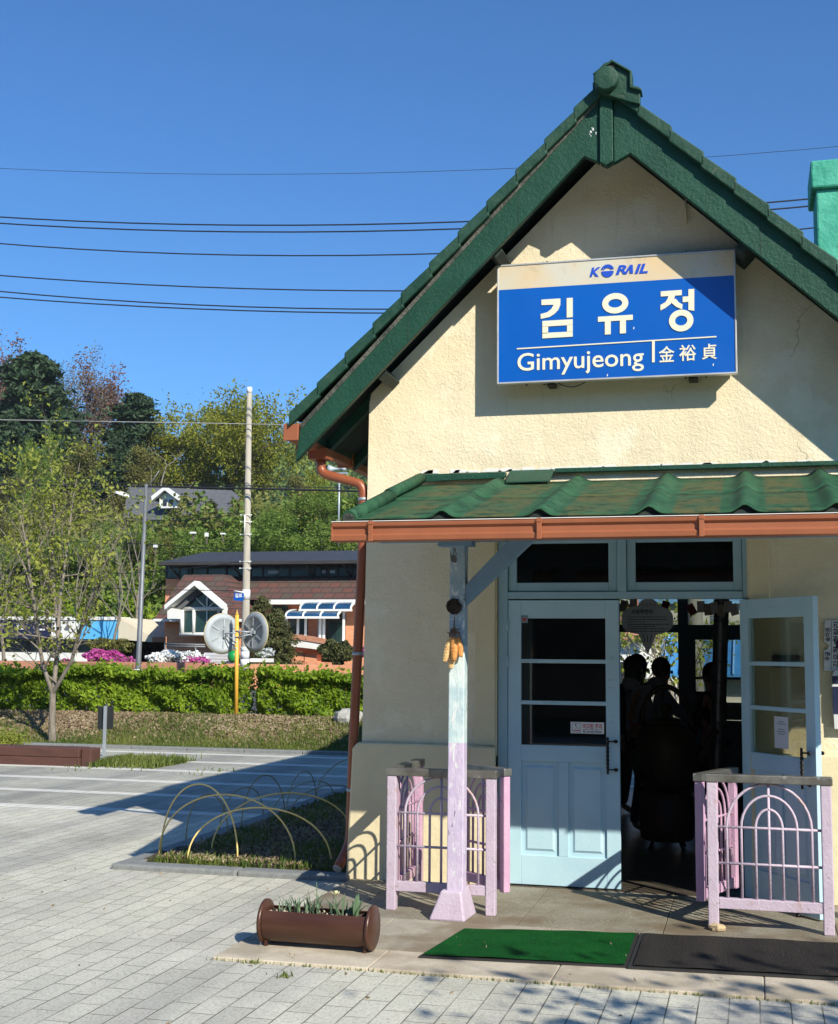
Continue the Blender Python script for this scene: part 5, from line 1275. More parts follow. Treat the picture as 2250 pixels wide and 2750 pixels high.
# the young street tree by the timber box, limbs laid out as they fork
b0 = at(108, 1545, 20.3); F_ = at(109, 1437, 20.3)
YT = []
def pxs(lst, Y, dy): return [np.array(at(x, y, Y + dy * i / len(lst))) for i, (x, y) in enumerate(lst)]
limbs = [(pxs([(108, 1550), (108, 1500), (109, 1437)], 20.3, 0), [.078, .062, .056]),
         (pxs([(109, 1437), (88, 1375), (78, 1310), (66, 1220), (55, 1130), (40, 1060)], 20.3, -.5), [.042, .036, .03, .024, .018, .009]),
         (pxs([(109, 1437), (118, 1360), (121, 1300), (112, 1230), (108, 1150), (112, 1050), (105, 960)], 20.3, .3), [.048, .043, .038, .03, .023, .015, .007]),
         (pxs([(120, 1300), (127, 1220), (140, 1130), (150, 1040), (165, 960)], 20.3, .8), [.035, .03, .022, .015, .006]),
         (pxs([(109, 1437), (148, 1370), (168, 1300), (195, 1220), (225, 1150), (262, 1085)], 20.3, -.9), [.038, .033, .028, .022, .015, .007]),
         (pxs([(66, 1220), (50, 1170), (20, 1120), (-12, 1080)], 20.0, .3), [.02, .016, .012, .006])]
rg = np.random.default_rng(21); tubes = []; tips = []
for pts, rs in limbs:
    tubes.append((pts, rs, 0))
for pts, rs in limbs[1:]:
    for i in range(1, len(pts)):
        for k_ in range(4 if i > 1 else 1):
            t = rg.random(); q = pts[i - 1] + (pts[i] - pts[i - 1]) * t
            d = rg.normal(size=3); d[2] = abs(d[2]) * .9 + .35; tb, tp, _ = branch_tree(int(rg.integers(1e6)), [(q, d, rg.uniform(.45, .95), rs[i] * .6)], 2, .62, [3, 2], .45, .5, .14, 4, .055)
            tubes += [(a, b, l + 1) for a, b, l in tb]; tips.append(tp)
tips = np.concatenate(tips); tips = tips[rg.random(len(tips)) < .29]
t_ = thing('young_tree', tuple(b0), 'young street tree with three forked limbs and sparse yellow green leaves behind the timber beam', 'tree')
V, Q = tubes_np(tubes); np_mesh('trunk', V, Q, M['bark_pale'], t_, smooth=True)
V, Q = leaves(tips, .085, rg, -.2, .6); np_mesh('crown', V, Q, L['young'], t_)

def H_(x, y): return float(ground_h(x, y))
# prototypes --------------------------------------------------------------
def broad(seed, H, crown, leaf, size, nleaf, label, name='broadleaf_tree', cat='tree', group='trees on the hill', r0=None, bark='bark', levels=3, lsp=.35):
    r0 = r0 or H * .022
    segs = [((0, 0, -.3), (.02, 0, 1), H * .30, r0)]
    tb, tp, rg_ = branch_tree(seed, segs, levels, .72, [4, 4, 3], .52, .35, .17, 1, .1)
    # scale to wanted height and width
    allp = tp; sx = crown / (np.percentile(np.abs(allp[:, :2]), 97) + 1e-6); sz = H / np.percentile(allp[:, 2], 99)
    tb = [([p * np.array([sx, sx, sz]) if p[2] > 0 else p for p in pts], rs, l) for pts, rs, l in tb]; tp = tp * np.array([sx, sx, sz])
    ix = rg_.integers(0, len(tp), nleaf); tp = tp[ix] + rg_.normal(size=(nleaf, 3)) * lsp
    return make_tree(name, (0, 0, 0), label, cat, group, tb, tp, rg_, leaf, size, M[bark])
def conifer(seed, H, w_, leaf, size, nleaf, label, gaps=.25, group='conifers on the skyline', open_=0):
    r = np.random.default_rng(seed); tubes = [([np.array([0, 0, -.5]), np.array([.1, 0, H * .5]), np.array([0, 0, H])], [H * .017, H * .011, .03], 0)]; T_ = []
    z = H * .12
    while z < H * .98:
        t = z / H; R_m = w_ * (1 - t) ** .62 * (.75 + .35 * r.random()); nb_ = 6
        for k_ in range(nb_):
            a = r.uniform(0, 6.28); Lb = R_m * r.uniform(.6, 1.2); d = np.array([math.cos(a), math.sin(a), r.uniform(.0, .45)])
            pts = [np.array([0, 0, z]) + d * Lb * s_ + np.array([0, 0, -.10 * Lb * s_ * s_ + .0]) for s_ in (0, .35, .7, 1)]
            tubes.append((pts, [.07 * (1 - t) + .02, .05 * (1 - t) + .012, .02, .01], 2))
            m = int(nleaf / (H / .55 * nb_) * (.5 + Lb / w_ * 1.2))
            s_ = r.uniform(.25, 1.05, m) ** .8; P = np.array([0, 0, z]) + d[None] * (Lb * s_)[:, None]; P[:, 2] -= .10 * Lb * s_ ** 2
            P += r.normal(size=(m, 3)) * np.array([.30, .30, .14]) * (.6 + .3 * Lb); T_.append(P)
        z += r.uniform(.35, .75) * H / 13
    return make_tree('conifer_tree', (0, 0, 0), label, 'tree', group, tubes, np.concatenate(T_), r, leaf, size, M['bark'], .3, .5)
def scale_to(t, x, ybase, ytop, Y, label, rot=0, wide=1.0, H0=12.0, dz=0):
    """put a tree of height H0 so that it stands on the hill at Y under picture column x and reaches picture row ytop"""
    p = at(x, ytop, Y); g_ = H_(p.x, Y) + dz; s_ = max((p.z - g_) / H0, .15)
    t.location = (p.x, Y, g_); t.rotation_euler = (0, 0, rot); t.scale = (s_ * wide, s_ * wide, s_)
    if label: t['label'] = label
    return t
con = conifer(1, 12, 3.6, L['needle'], .42, 15000, '')
scale_to(con, 72, 0, 728, 100, 'tall dark conifer, highest on the skyline at the far left', 0, 1.35)
def cp(src, *a, **k): c = copy_tree(src); return scale_to(c, *a, **k)
cp(con, 283, 0, 812, 100, 'dark conifer left of the big yellow green oak', 2.1, 1.3)
cp(con, 20, 0, 855, 92, 'dark conifer low at the left edge in front of the tallest one', 4.0, 1.1)
cp(con, 130, 0, 850, 94, 'dark conifer right below the tallest one', 1.2, 1.0)
cp(con, 240, 0, 905, 92, 'small dark conifer between the rusty tree and the oak', 5.0, 1.0)
cp(con, 425, 0, 975, 118, 'dark conifer showing under the branches of the oak', 3.0, 1.3)
bare = broad(7, 12, 2.6, L['rust'], .20, 7500, '', 'bare_tree', group='bare trees on the skyline', levels=4, lsp=.3)
scale_to(bare, 205, 0, 755, 106, 'rusty brown budding tree on the skyline', 0, 1.0)
c = cp(bare, 12, 0, 728, 110, 'rusty brown bare tree at the left edge of the skyline', 2.0, 1.2)
g_bare = broad(8, 12, 2.3, L['grey_twig'], .13, 5000, '', 'bare_tree', group='bare trees on the skyline', levels=4, lsp=.25)
scale_to(g_bare, 165, 0, 745, 104, 'thin grey bare tree between the tallest conifer and the rusty tree', 1, 1.0)
oak = broad(12, 12, 8.0, L['yg'], .25, 27000, '', 'oak_tree', group='trees on the hill', r0=.42, levels=4, lsp=.40)
scale_to(oak, 470, 0, 822, 96, 'big spreading oak with yellow green crown behind the grey roofed house', .5, 1.0)
yg = broad(15, 12, 4.6, L['yg'], .32, 7500, '', group='trees on the hill')
ol = broad(16, 12, 4.8, L['olive'], .30, 7500, '', group='trees on the hill')
gr = broad(17, 12, 5.2, L['green'], .30, 8500, '', group='trees on the hill')
scale_to(yg, 560, 0, 880, 98, 'yellow green tree just right of the utility pole top', 1, 1.0)
cp(yg, 400, 0, 868, 103, 'yellow green tree joining the left side of the oak', 2.2, 1.1)
cp(yg, 655, 0, 985, 88, 'small yellow green tree below the roof corner', 3.3, .9)
scale_to(ol, 30, 0, 990, 84, 'olive tree at the left edge below the conifers', 0, 1.3)
cp(ol, 120, 0, 960, 86, 'olive tree under the tallest conifer', 1, 1.3); cp(ol, 215, 0, 925, 88, 'olive brown tree left of the dead white branches', 2, 1.2)
cp(ol, 300, 0, 935, 90, 'olive tree behind the dead white branches', 3, 1.1); cp(ol, 590, 0, 990, 84, 'olive tree right of the pole beyond the cables', 4.2, 1.1)
cp(ol, 375, 0, 960, 100, 'olive tree behind the ridge of the grey roof', 5.2, 1.2)
scale_to(gr, 85, 0, 905, 80, 'fresh green tree low on the slope at the left', 0, .55)
cp(gr, 640, 0, 1020, 72, 'bright green bushy tree left of the downpipe', 1.4, 1.2); cp(gr, 560, 0, 1045, 70, 'bright green bushy tree right of the pole', 2.5, 1.2)
cp(gr, 715, 0, 1010, 74, 'dark green tree touching the station wall', 3.7, 1.2); cp(gr, 470, 0, 1105, 62, 'green bush above the long dark roof', 4.4, 1.5)
cp(gr, 600, 0, 1085, 64, 'green bush on the slope right of the pole', 5.1, 1.6); cp(gr, 700, 0, 1085, 63, 'green bush above the right end of the long dark roof', .7, 1.6)
cp(gr, 250, 0, 1080, 66, 'green bush left of the lamp post', 2.9, 1.6); cp(gr, 60, 0, 1120, 62, 'green bush above the shop sign at the left edge', 1.9, 1.8)
cp(gr, 160, 0, 1100, 64, 'green bush above the shop roof', 3.1, 1.7); cp(ol, 355, 0, 1115, 64, 'olive bush below the white dormer', .3, 1.5)
cp(ol, 20, 0, 1080, 70, 'brownish bush at the left edge of the slope', .9, 1.4)
pin = conifer(31, 12, 5.0, L['pine'], .5, 9000, '', group='garden conifers')
scale_to(pin, 437, 0, 1038, 74, 'bushy pine in front of the grey roof', 0, 1.15); cp(pin, 510, 0, 1050, 76, 'bushy pine right of the grey roof', 2, 1.1)
# dead tree with bleached forked branches
b_ = at(331, 1012, 88); dt = thing('dead_tree', tuple(b_), 'dead tree with bleached white forked branches above the lamp', 'tree')
tb = []
for pts, rs in (([(328, 1040), (333, 1008), (338, 985), (345, 965)], [.14, .12, .10, .08]), ([(345, 965), (362, 955), (374, 946), (386, 932)], [.08, .06, .045, .02]), ([(345, 965), (341, 952), (322, 940), (311, 932), (308, 918)], [.07, .05, .04, .03, .01]),
                ([(362, 955), (360, 943), (352, 936)], [.04, .03, .01]), ([(312, 1030), (313, 1000), (314, 975), (322, 958)], [.07, .05, .035, .015]), ([(311, 1005), (303, 985), (299, 968)], [.05, .035, .012]), ([(314, 975), (306, 962), (304, 950)], [.03, .02, .008]), ([(374, 946), (372, 935), (366, 928)], [.03, .02, .006]), ([(386, 1012), (396, 1006), (402, 998), (412, 998)], [.04, .03, .02, .008])):
    tb.append((pxs(pts, 88, .6), [q * .55 for q in rs], 1))
V, Q = tubes_np(tb); np_mesh('trunk', V, Q, M['bark_pale'], dt, smooth=True)
tb, tp, rg_ = branch_tree(45, [((0, 0, 0), (.0, 0, 1), 4.0, .12)], 3, .66, [4, 3, 2], .42, .5, .15, 2, .12)
b2 = make_tree('bare_tree', (0, 0, 0), '', 'tree', 'thin bare trees near the lamp', tb, tp[rg_.random(len(tp)) < .3], rg_, L['young'], .11, M['bark_pale']); hd2 = max(max(p[2] for p in pts) for pts, _, _ in tb)
scale_to(b2, 245, 0, 1060, 44, 'thin grey bare tree beside the lamp post', 0, 1, hd2); cp(b2, 285, 0, 1010, 47, 'thin bare tree right behind the lamp post', 2, 1, H0=hd2)
cp(b2, 20, 0, 1080, 45, 'thin bare tree at the left edge behind the young tree', 4, 1.1, H0=hd2); cp(b2, 175, 0, 1040, 46, 'thin leafing tree rising behind the young street tree', 5, .8, H0=hd2)

# slope undergrowth as leaf clumps hugging the hill
rng = np.random.default_rng(8)
def undergrowth(name, n, x0, x1, y0, y1, hmax, size, lm, cond=None):
    X = rng.uniform(x0, x1, n); Y = rng.uniform(y0, y1, n)
    bumpy = np.clip(np.sin(X * .9 + np.sin(Y * .7)) * np.sin(Y * 1.1 + X * .3) + .6 * np.sin(X * 2.3) * np.sin(Y * 2.1) + .5, 0, 1.6)
    Z = ground_h(X, Y) + bumpy * hmax * rng.random(n) ** .5
    P = np.stack([X, Y, Z], 1)
    if cond is not None: P = P[cond(X, Y)]
    V, Q = leaves(P, size, rng, .2, .7); return np_mesh(name, V, Q, lm, kind='stuff')
undergrowth('slope_creepers', 60000, -50, -6, 51.5, 72, 1.5, .28, L['kudzu'], lambda X, Y: X + .3 * Y < 4)
undergrowth('slope_bushes', 80000, -66, -8, 62, 92, 2.0, .34, L['slope'])
undergrowth('crest_bushes', 30000, -85, -20, 86, 112, 1.6, .36, L['olive'])
undergrowth('green_slope_bushes', 15000, -34, -12, 58, 74, 2.4, .36, L['green'])
# far wooded mountain
def mtn(x, y):
    u = (y - 430) / 120
    z = np.exp(-u * u) * (40 + 34 * sst(-200, -150, x)) * np.clip((60 - x) / 140, 0, 1) ** .5
    z += 5 * np.sin(x * .05) + 3.2 * np.sin(x * .31 + y * .2) * np.sin(y * .27) + 2.4 * np.sin(x * .73) * np.sin(y * .61 + x * .2)
    return z
grid_mesh('far_mountain', np.arange(-420, 80, 2.5), np.arange(300, 470, 2.5), mtn, M['far_forest'], kind='structure')
n = 60000; X = rng.uniform(-185, -80, n); Y = rng.uniform(320, 430, n); P = np.stack([X, Y, mtn(X, Y) + rng.uniform(0, 2.5, n)], 1)
V, Q = leaves(P, 1.9, rng, .2, .8); np_mesh('far_wood', V, Q, L['green'], kind='stuff')

# tree behind the photographer that drops leafy shade on the platform edge
tb, tp, rg_ = branch_tree(77, [((0, 0, -.1), (-.05, .05, 1), 2.4, .13)], 3, .68, [4, 4, 3], .5, .25, .17, 3, .22)
make_tree('shade_tree', (4.85, 1.2, -.03), 'leafy tree behind the viewpoint that shades the platform edge', 'tree', None, tb, tp, rg_, L['green'], .14, M['bark'])

# ================================================================ HEDGE, BANK
def hedge(name, x0, x1, label, hz=.92):
    hx = (x0 + x1) / 2; t = thing(name, (hx, 22.6, H_(hx, 22.6)), label, 'hedge')
    n = int((x1 - x0) * 3300); X = rng.uniform(x0, x1, n); u = rng.uniform(-1, 1, n); v = rng.random(n) ** .8
    hh = .80 * (1 + .05 * np.sin(X * 1.9) + .05 * np.sin(X * 5.7 + 1) + .03 * np.sin(X * 13)); wd_ = .50 * (1 - .75 * v ** 3) * (1 + .16 * np.sin(X * 3.1 + v * 4) + .14 * np.sin(X * 7.3 + v * 9) + .1 * np.sin(X * 15 - v * 13)) * np.minimum(1, .3 + np.minimum(X - x0, x1 - X) / .3)
    u = np.where(rng.random(n) < .7, -1 + .35 * rng.random(n) ** 1.5, u)
    top = rng.random(n) < .25; v = np.where(top, 1 - .12 * rng.random(n), v)
    Y = 22.65 + u * wd_; Z = H_(x0, 22.4) + .02 + hh * v + rng.normal(size=n) * .02 + (rng.random(n) < .10) * top * rng.uniform(0, .17, n)
    V, Q = leaves(np.stack([X, Y, Z], 1), .092, rng, -.25, .62, fold=.3); np_mesh('foliage', V, Q, L['hedge'], t)
    tb = []
    for i in range(int((x1 - x0) * 5)):
        x = rng.uniform(x0 + .1, x1 - .1); y = rng.uniform(22.3, 22.9); z = H_(x, 22.4); p = np.array([x, y, z - .05])
        tb.append(([p, p + np.array([rng.normal() * .06, rng.normal() * .05, .3]), p + np.array([rng.normal() * .14, rng.normal() * .1, .75])], [.016, .012, .006], 2))
    V, Q = tubes_np(tb); np_mesh('stems', V, Q, M['bark'], t, smooth=True)
hx = at(490, 1490, 22.3).x
hedge('hedge', -16.2, hx + .18, 'long clipped green hedge left of the orange mirror pole'); hedge('hedge', hx + .30, -5.0, 'shorter clipped green hedge right of the orange mirror pole')
n = 30000; X = rng.uniform(-17, -5.3, n); Y = rng.uniform(20.3, 22.5, n); kp = rng.random(n) < np.clip((Y - 20.4) * .55, 0, .8)
V, Q = leaves(np.stack([X, Y, ground_h(X, Y) + .015 + rng.random(n) * .03], 1)[kp], .075, rng, 0, .5); np_mesh('leaf_litter', V, Q, L['litter'], kind='stuff')
n = 46000; X = rng.uniform(-17, -5.3, n); Y = 19.8 + rng.random(n) ** 1.6 * 2.4; kp = (rng.random(n) < np.clip(1.45 - (Y - 19.8) * .62 + .5 * np.sin(X * 1.7) + .035 * (X + 11) * (Y - 19.8) * 2, .03, 1))
X, Y = X[kp], Y[kp]; grass_stuff('bank_grass', X, Y, ground_h(X, Y), .085, .011, L['grass'], kind='stuff')
for i, (x, y, s_) in enumerate(((720, 1512, .24), (735, 1500, .17))):
    p = at(x, y, 21.6 + i * .3); rk = MB(); rk.ball((0, 0, 0), s_, s_ * .8, s_ * .7, 9, 6); r_ = random.Random(30 + i); rk.v = [v * (1 + r_.uniform(-.18, .18)) + Vector((p.x, p.y, H_(p.x, p.y) + s_ * .35)) for v in rk.v]; rk.sm = [False] * len(rk.sm)
    tag(rk.build('boulder', M['grey_rock']), ['grey boulder on the bank beside the downpipe', 'smaller grey boulder half behind the downpipe'][i], 'boulder')

# ================================================================ STREET THINGS
# convex traffic mirrors seen from behind on an orange pole
pb_ = at(489, 1495, 22.2); ptp = at(491, 1274, 22.2)
MP = thing('traffic_mirror', tuple(pb_), 'orange pole with two round traffic mirrors seen from behind in front of the hedge', 'traffic mirror')
MB().tube([(pb_.x, 22.2, H_(pb_.x, 22.2) - .02), (ptp.x, 22.2, ptp.z)], .036, 14).lathe([(.037, 0), (.01, .05), (.002, .10)], (ptp.x, 22.2, ptp.z), 12).build('pole', M['yellow'], MP)
def disc(cx, cy, Y, yaw, r, m, armx):
    c = at(cx, cy, Y); T = Tr(*c) @ Matrix.Rotation(yaw, 4, 'Z')
    md = MB(T); md.lathe([(.0, -.060), (r * .30, -.052), (r * .34, -.060), (r * .74, -.050), (r * .78, -.068), (r * .93, -.030), (r, -.010), (r * 1.01, .012), (r * .98, .02)], (0, 0, 0), 44, 'y')
    o = md.build('mirror_housing', m, MP)
    rb = MB(T)
    for k_ in range(6):
        a = k_ * math.pi / 3 + .5; d = Vector((math.cos(a), 0, math.sin(a))); e = Vector((-math.sin(a), 0, math.cos(a)))
        p_, q_ = d * r * .34 + Vector((0, -.062, 0)), d * r * .74 + Vector((0, -.056, 0))
        rb.add([p_ - e * .012, p_ + e * .012, q_ + e * .012, q_ - e * .012, p_ - e * .012 - Vector((0, .012, 0)), p_ + e * .012 - Vector((0, .012, 0)), q_ + e * .012 - Vector((0, .012, 0)), q_ - e * .012 - Vector((0, .012, 0))], [(4, 5, 6, 7), (0, 1, 5, 4), (1, 2, 6, 5), (2, 3, 7, 6), (3, 0, 4, 7)])
    rb.build('rib', m, o)
    MB(T).lathe([(r * 1.0, -.012), (r * 1.03, 0), (r * 1.0, .014)], (0, 0, 0), 44, 'y').build('rim', M['mirror_rim'], o)
    br = MB(T); br.box(-.02, .02, -.11, -.06, -.07, .07); br.box(.03, .09, -.10, -.065, -.03, .03); br.build('mounting', M['galv'], o)
    ar = MB(); cp_ = T @ Vector((0, -.10, 0)); ar.tube([(ptp.x, 22.16, c.z + .02), tuple(cp_)], .014, 6); ar.tube([(ptp.x, 22.16, c.z - .10), tuple(cp_ + Vector((0, 0, -.04)))], .011, 6)
    ar.build('arm', M['galv'], MP)
disc(460, 1313, 22.3, R_(52), .372, M['mirror_back'], 1); disc(529, 1310, 22.3, R_(-30), .372, M['mirror_back_shaded'], -1)
cl_ = MB()
for dz in (-.5, -.62, -.42): cl_.lathe([(.038, ptp.z + dz - .02), (.042, ptp.z + dz), (.038, ptp.z + dz + .02)], (ptp.x, 22.2, 0), 14)
cl_.build('clamp', M['galv'], MP)

# roadside board seen from behind
b = at(215, 1569, 18.25); p = thing('road_sign', (b.x, 18.25, -.04), 'small dark board on a galvanised post beside the timber beam', 'sign')
tp_ = at(215, 1463, 18.25)
MB().box(b.x - .022, b.x + .022, 18.23, 18.27, -.04, tp_.z).build('post', M['galv'], p, bevel=.003)
a_, c_ = at(205, 1463, 18.3), at(235, 1511, 18.3)
MB().prism([(a_.x + .02, c_.z), (c_.x - .02, c_.z), (c_.x, c_.z + .02), (c_.x, a_.z - .02), (c_.x - .02, a_.z), (a_.x + .02, a_.z), (a_.x, a_.z - .02), (a_.x, c_.z + .02)], 18.275, 18.29).build('board', M['dark_frame'], p)
# stacked timber beam
tbm = thing('timber_beam', (-10.6, 16.7, -.04), 'two stacked dark brown timbers lying at the left edge of the plaza', 'timber')
a_ = atz(161, 1592, -.04); 
for z0, z1, dx in ((-.04, .10, 0), (.103, .235, -.01)):
    MB().box(-13.5, a_.x + dx, 16.52, 16.86, z0, z1, Matrix.Rotation(R_(1.2), 3, 'Z'), (a_.x, 16.6, 0)).build('beam', M['wood_beam'], tbm, bevel=.012)
en = MB().box(a_.x + .004, a_.x + .16, 16.56, 16.84, -.04, .23).build('end_block', M['wood_beam'], tbm, bevel=.015)
n = 4000; X = a_.x + .15 + rng.random(n) ** 1.3 * 1.0; Y = rng.normal(17.2, .28, n); grass_stuff('plaza_grass', X, Y, PZ + 0 * X, .11, .010, L['grass'], kind='stuff')
n = 700; X = rng.uniform(-13, -6.5, n); Y = np.choose(rng.integers(0, 3, n), [16.42, 15.9, 16.6]) + rng.normal(size=n) * .03; kp = np.sin(X * 3.3) + rng.normal(size=n) * .4 > .9; grass_stuff('paving_weeds', X[kp], Y[kp], PZ + 0 * X[kp], .06, .010, L['grass'], kind='stuff')
p = at(10, 1530, 18.6); sb = thing('low_shrub', (p.x, 18.6, 0), 'low yellow green shrub behind the timber beam at the left edge', 'shrub')
V, Q = leaves(np.array([[p.x, 18.6, .12]]) + rng.normal(size=(2600, 3)) * np.array([.16, .14, .085]), .045, rng, .3, .5); np_mesh('foliage', V, Q, L['young'], sb)
V, Q = tubes_np([([np.array([p.x, 18.6, -.05]), np.array([p.x + .05 * i, 18.6, .2])], [.01, .005], 2) for i in range(-2, 3)]); np_mesh('stems', V, Q, M['bark'], sb)

# utility pole
b = at(507, 1392, 34); t_p = at(517, 803, 34)
UP = thing('utility_pole', (b.x, 34, H_(b.x, 34)), 'tall pale concrete utility pole with a blue street name sign behind the hedge', 'pole')
MB().tube([(b.x - .02, 34, .3), (b.x, 34, b.z), (t_p.x, 34, t_p.z)], [.125, .12, .072], 18).build('shaft', M['concrete_pole'], UP)
def polex(z): return b.x + (t_p.x - b.x) * (z - b.z) / (t_p.z - b.z)
def bandp(y0, y1, m, nm, ext=.012):
    z1, z0 = at(510, y0, 34).z, at(510, y1, 34).z
    MB().tube([(polex(z0), 34, z0), (polex(z1), 34, z1)], .12 - .048 * (z0 - b.z) / (t_p.z - b.z) + ext, 16).build(nm, m, UP)
bandp(803, 815, M['white_paint'], 'cap', .004); bandp(1222, 1242, M['white_paint'], 'band'); bandp(1350, 1366, M['paper'], 'poster', .006); bandp(1366, 1382, M['white_paint'], 'poster', .008); bandp(1340, 1352, M['ticket'], 'poster', .005)
q = MB()
for y in (1068, 1082, 1108, 1164, 1178):
    z = at(510, y, 34).z; x = polex(z); q.tube([(x - .16, 33.9, z), (x + .16, 33.9, z)], .012, 6)
    for dx in (-.16, .16): q.ball((x + dx, 33.9, z), .022, None, None, 8, 6)
z0, z1 = at(510, 1110, 34).z, at(510, 1068, 34).z
q.tube([(polex(z0) - .03, 33.88, z0), (polex(z1) - .03, 33.88, z1)], .02, 6); q.build('insulator_rack', M['white_paint'], UP)
a_, c_ = at(485, 1226, 33.85), at(503, 1244, 33.85)
sgn = MB(); sgn.box(a_.x, c_.x + .02, 33.84, 33.86, c_.z - .01, a_.z - .04, Matrix.Rotation(R_(4), 3, 'Y')); so_ = sgn.build('name_sign', M['navy'], UP)
so_.data.materials.clear(); so_.data.materials.append(M['sign_blue'])
cxs, czs = (a_.x + c_.x + .02) / 2, (c_.z + a_.z - .05) / 2
text('name_lettering', '길로', Tr(cxs, 33.838, czs + .03), .12, M['white_board'], so_, .001, .004)
q = MB(); q.tube([(a_.x, 33.85, a_.z + .02), (polex(a_.z), 33.9, a_.z - .02)], .022, 6); q.build('sign_arm', M['white_paint'], UP)
# street lamp
b = at(286, 1388, 33); t_l = at(303, 1003, 33)
SL = thing('street_lamp', (b.x, 33, H_(b.x, 33)), 'slender grey street lamp with a white shell head left of the brick house', 'street lamp')
MB().tube([(b.x, 33, .3), tuple(b), tuple(t_l)], [.085, .08, .045], 14).build('pole', M['lamp_pole'], SL)
MB().tube([(b.x, 33, .40), (b.x, 33, b.z + .02)], .11, 12).build('collar', M['white_paint'], SL)
h0, h1, h2 = at(303, 1042, 33), at(268, 1027, 33), at(240, 1020, 33)
MB().tube([tuple(h0), tuple(h1)], .022, 8).tube([tuple(at(303, 1015, 33)), tuple(at(330, 975, 33))], .015, 6).build('arm', M['lamp_pole'], SL)
hh = MB(); hc = at(253, 1026, 33); hh.ball((0, 0, 0), .25, .14, .10, 18, 10); hh.v = [Vector((v.x, v.y, max(v.z, -.012))) for v in hh.v]
Rm = Matrix.Rotation(R_(18), 3, 'Y'); hh.v = [Rm @ v + hc for v in hh.v]; hh.build('lamp_head', M['white_board'], SL)

# overhead cables ---------------------------------------------------------
def cable(p3, Y, r, m, label, x0=-60, x1=25, group='overhead cables crossing the sky', name='power_cable'):
    A = [at(x, y, Y) for x, y in p3]; co = np.polyfit([a.x for a in A], [a.z for a in A], len(A) - 1)
    X = np.linspace(x0, x1, 60)
    o = MB().tube([(x, Y, float(np.polyval(co, x))) for x in X], r, 5, cap=False).build(name, m); return tag(o, label, 'cable', group)
Yc = 30
cable([(0, 349), (800, 358), (1700, 307)], Yc + 8, .008, M['wire'], 'faint topmost cable, alone high in the sky', -75, 35)
cable([(0, 450), (550, 467), (1660, 414)], Yc, .020, M['wire'], 'upper cable of the top pair', -60, 30)
cable([(0, 463), (560, 481), (1660, 429)], Yc, .020, M['wire'], 'lower cable of the top pair', -60, 30)
cable([(0, 505), (620, 530), (1662, 475)], Yc, .018, M['wire'], 'single cable third from the top', -60, 30)
cable([(0, 571), (500, 598), (840, 603)], Yc, .018, M['wire'], 'single cable fourth from the top')
cable([(0, 604), (480, 635), (800, 641)], Yc, .018, M['wire'], 'upper cable of the lowest sky pair')
cable([(0, 616), (480, 643), (790, 649)], Yc, .018, M['wire'], 'lower cable of the lowest sky pair')
cable([(0, 870), (300, 875), (590, 880)], 33.8, .014, M['wire_pale'], 'pale cable crossing the tree tops')
cable([(0, 998), (350, 1003), (740, 1012)], 33.7, .010, M['wire'], 'thin cable running just above the thick black one')
cable([(0, 1005), (350, 1009), (740, 1018)], 33.7, .028, M['wire'], 'thick black cable in front of the grey roofed house')
for i, (p3, lb) in enumerate((([(0, 1182), (250, 1188), (508, 1162)], 'thin cable reaching the pole above the long dark roof'), ([(0, 1212), (250, 1220), (508, 1224)], 'thin cable passing the dormer gable peak'),
                              ([(0, 1120), (250, 1125), (508, 1142)], 'sagging cable meeting the pole under the insulators'), ([(150, 1052), (330, 1078), (508, 1062)], 'thin cable rising to the insulator rack'))):
    xa, xb = at(p3[0][0], 1000, 33.9).x, at(508, 1000, 33.9).x
    cable(p3, 33.9, .010, M['wire'], lb, xa - 12, xb, 'low cables ending at the utility pole')

# ================================================================ BRICK HOUSE
HY = 44.0
BH = thing('brick_house', tuple(at(430, 1385, HY)), 'orange brick house with mottled shingle roof and white gabled dormer behind the hedge', 'house')
def q4(x, y, Y=HY): p = at(x, y, Y); return p
gz = .2
x_l, x_r = q4(342, 1300).x, q4(505, 1300).x; zev = q4(400, 1283).z
MB().box(x_l, x_r, HY, HY + 9, gz, zev + .2).build('front_wing_wall', M['brick'], BH)
mz_e, mz_t = q4(600, 1243, HY + 2).z, q4(600, 1193, HY + 3.2).z
x_far = -4.0
MB().box(x_r - .2, x_far, HY + 2.4, HY + 9, gz, mz_e + .1).build('main_wall', M['brick'], BH)
# front wing roof: hipped, steep
e0, e1 = q4(320, 1282, HY - .5), q4(500, 1282, HY - .5); t0, t1 = q4(381, 1191, HY + 2), q4(462, 1191, HY + 2)
rf = MB(); ze = e0.z; zt = t0.z; dpt = HY + 8
vs = [(e0.x, HY - .5, ze), (e1.x, HY - .5, ze), (e1.x, dpt, ze), (e0.x, dpt, ze), (t0.x, HY + 2, zt), (t1.x, HY + 2, zt), (t1.x, dpt - 2, zt), (t0.x, dpt - 2, zt)]
rf.add(vs, [(0, 1, 5, 4), (1, 2, 6, 5), (2, 3, 7, 6), (3, 0, 4, 7), (4, 5, 6, 7), (0, 3, 2, 1)]); fr_ = rf.build('front_roof', M['shingle'], BH)
MB().box(e0.x - .02, e1.x + .02, HY - .56, HY + 7.5, ze - .10, ze - .004).build('eave_board', M['white_paint'], fr_)
# main roof
rf = MB(); z0, z1 = mz_e, mz_t; xl = t1.x - .3
vs = [(xl, HY + 1.7, z0), (x_far, HY + 1.7, z0), (x_far, HY + 3.4, z1), (xl, HY + 3.4, z1), (x_far, HY + 8, z1 + .01), (xl, HY + 8, z1 + .01)]
rf.add(vs, [(0, 1, 2, 3), (3, 2, 4, 5)]); mr_ = rf.build('main_roof', M['shingle'], BH)
MB().box(x_r - .1, x_far, HY + 1.6, HY + 2.5, z0 - .18, z0 - .005).build('eave_board', M['white_paint'], mr_)
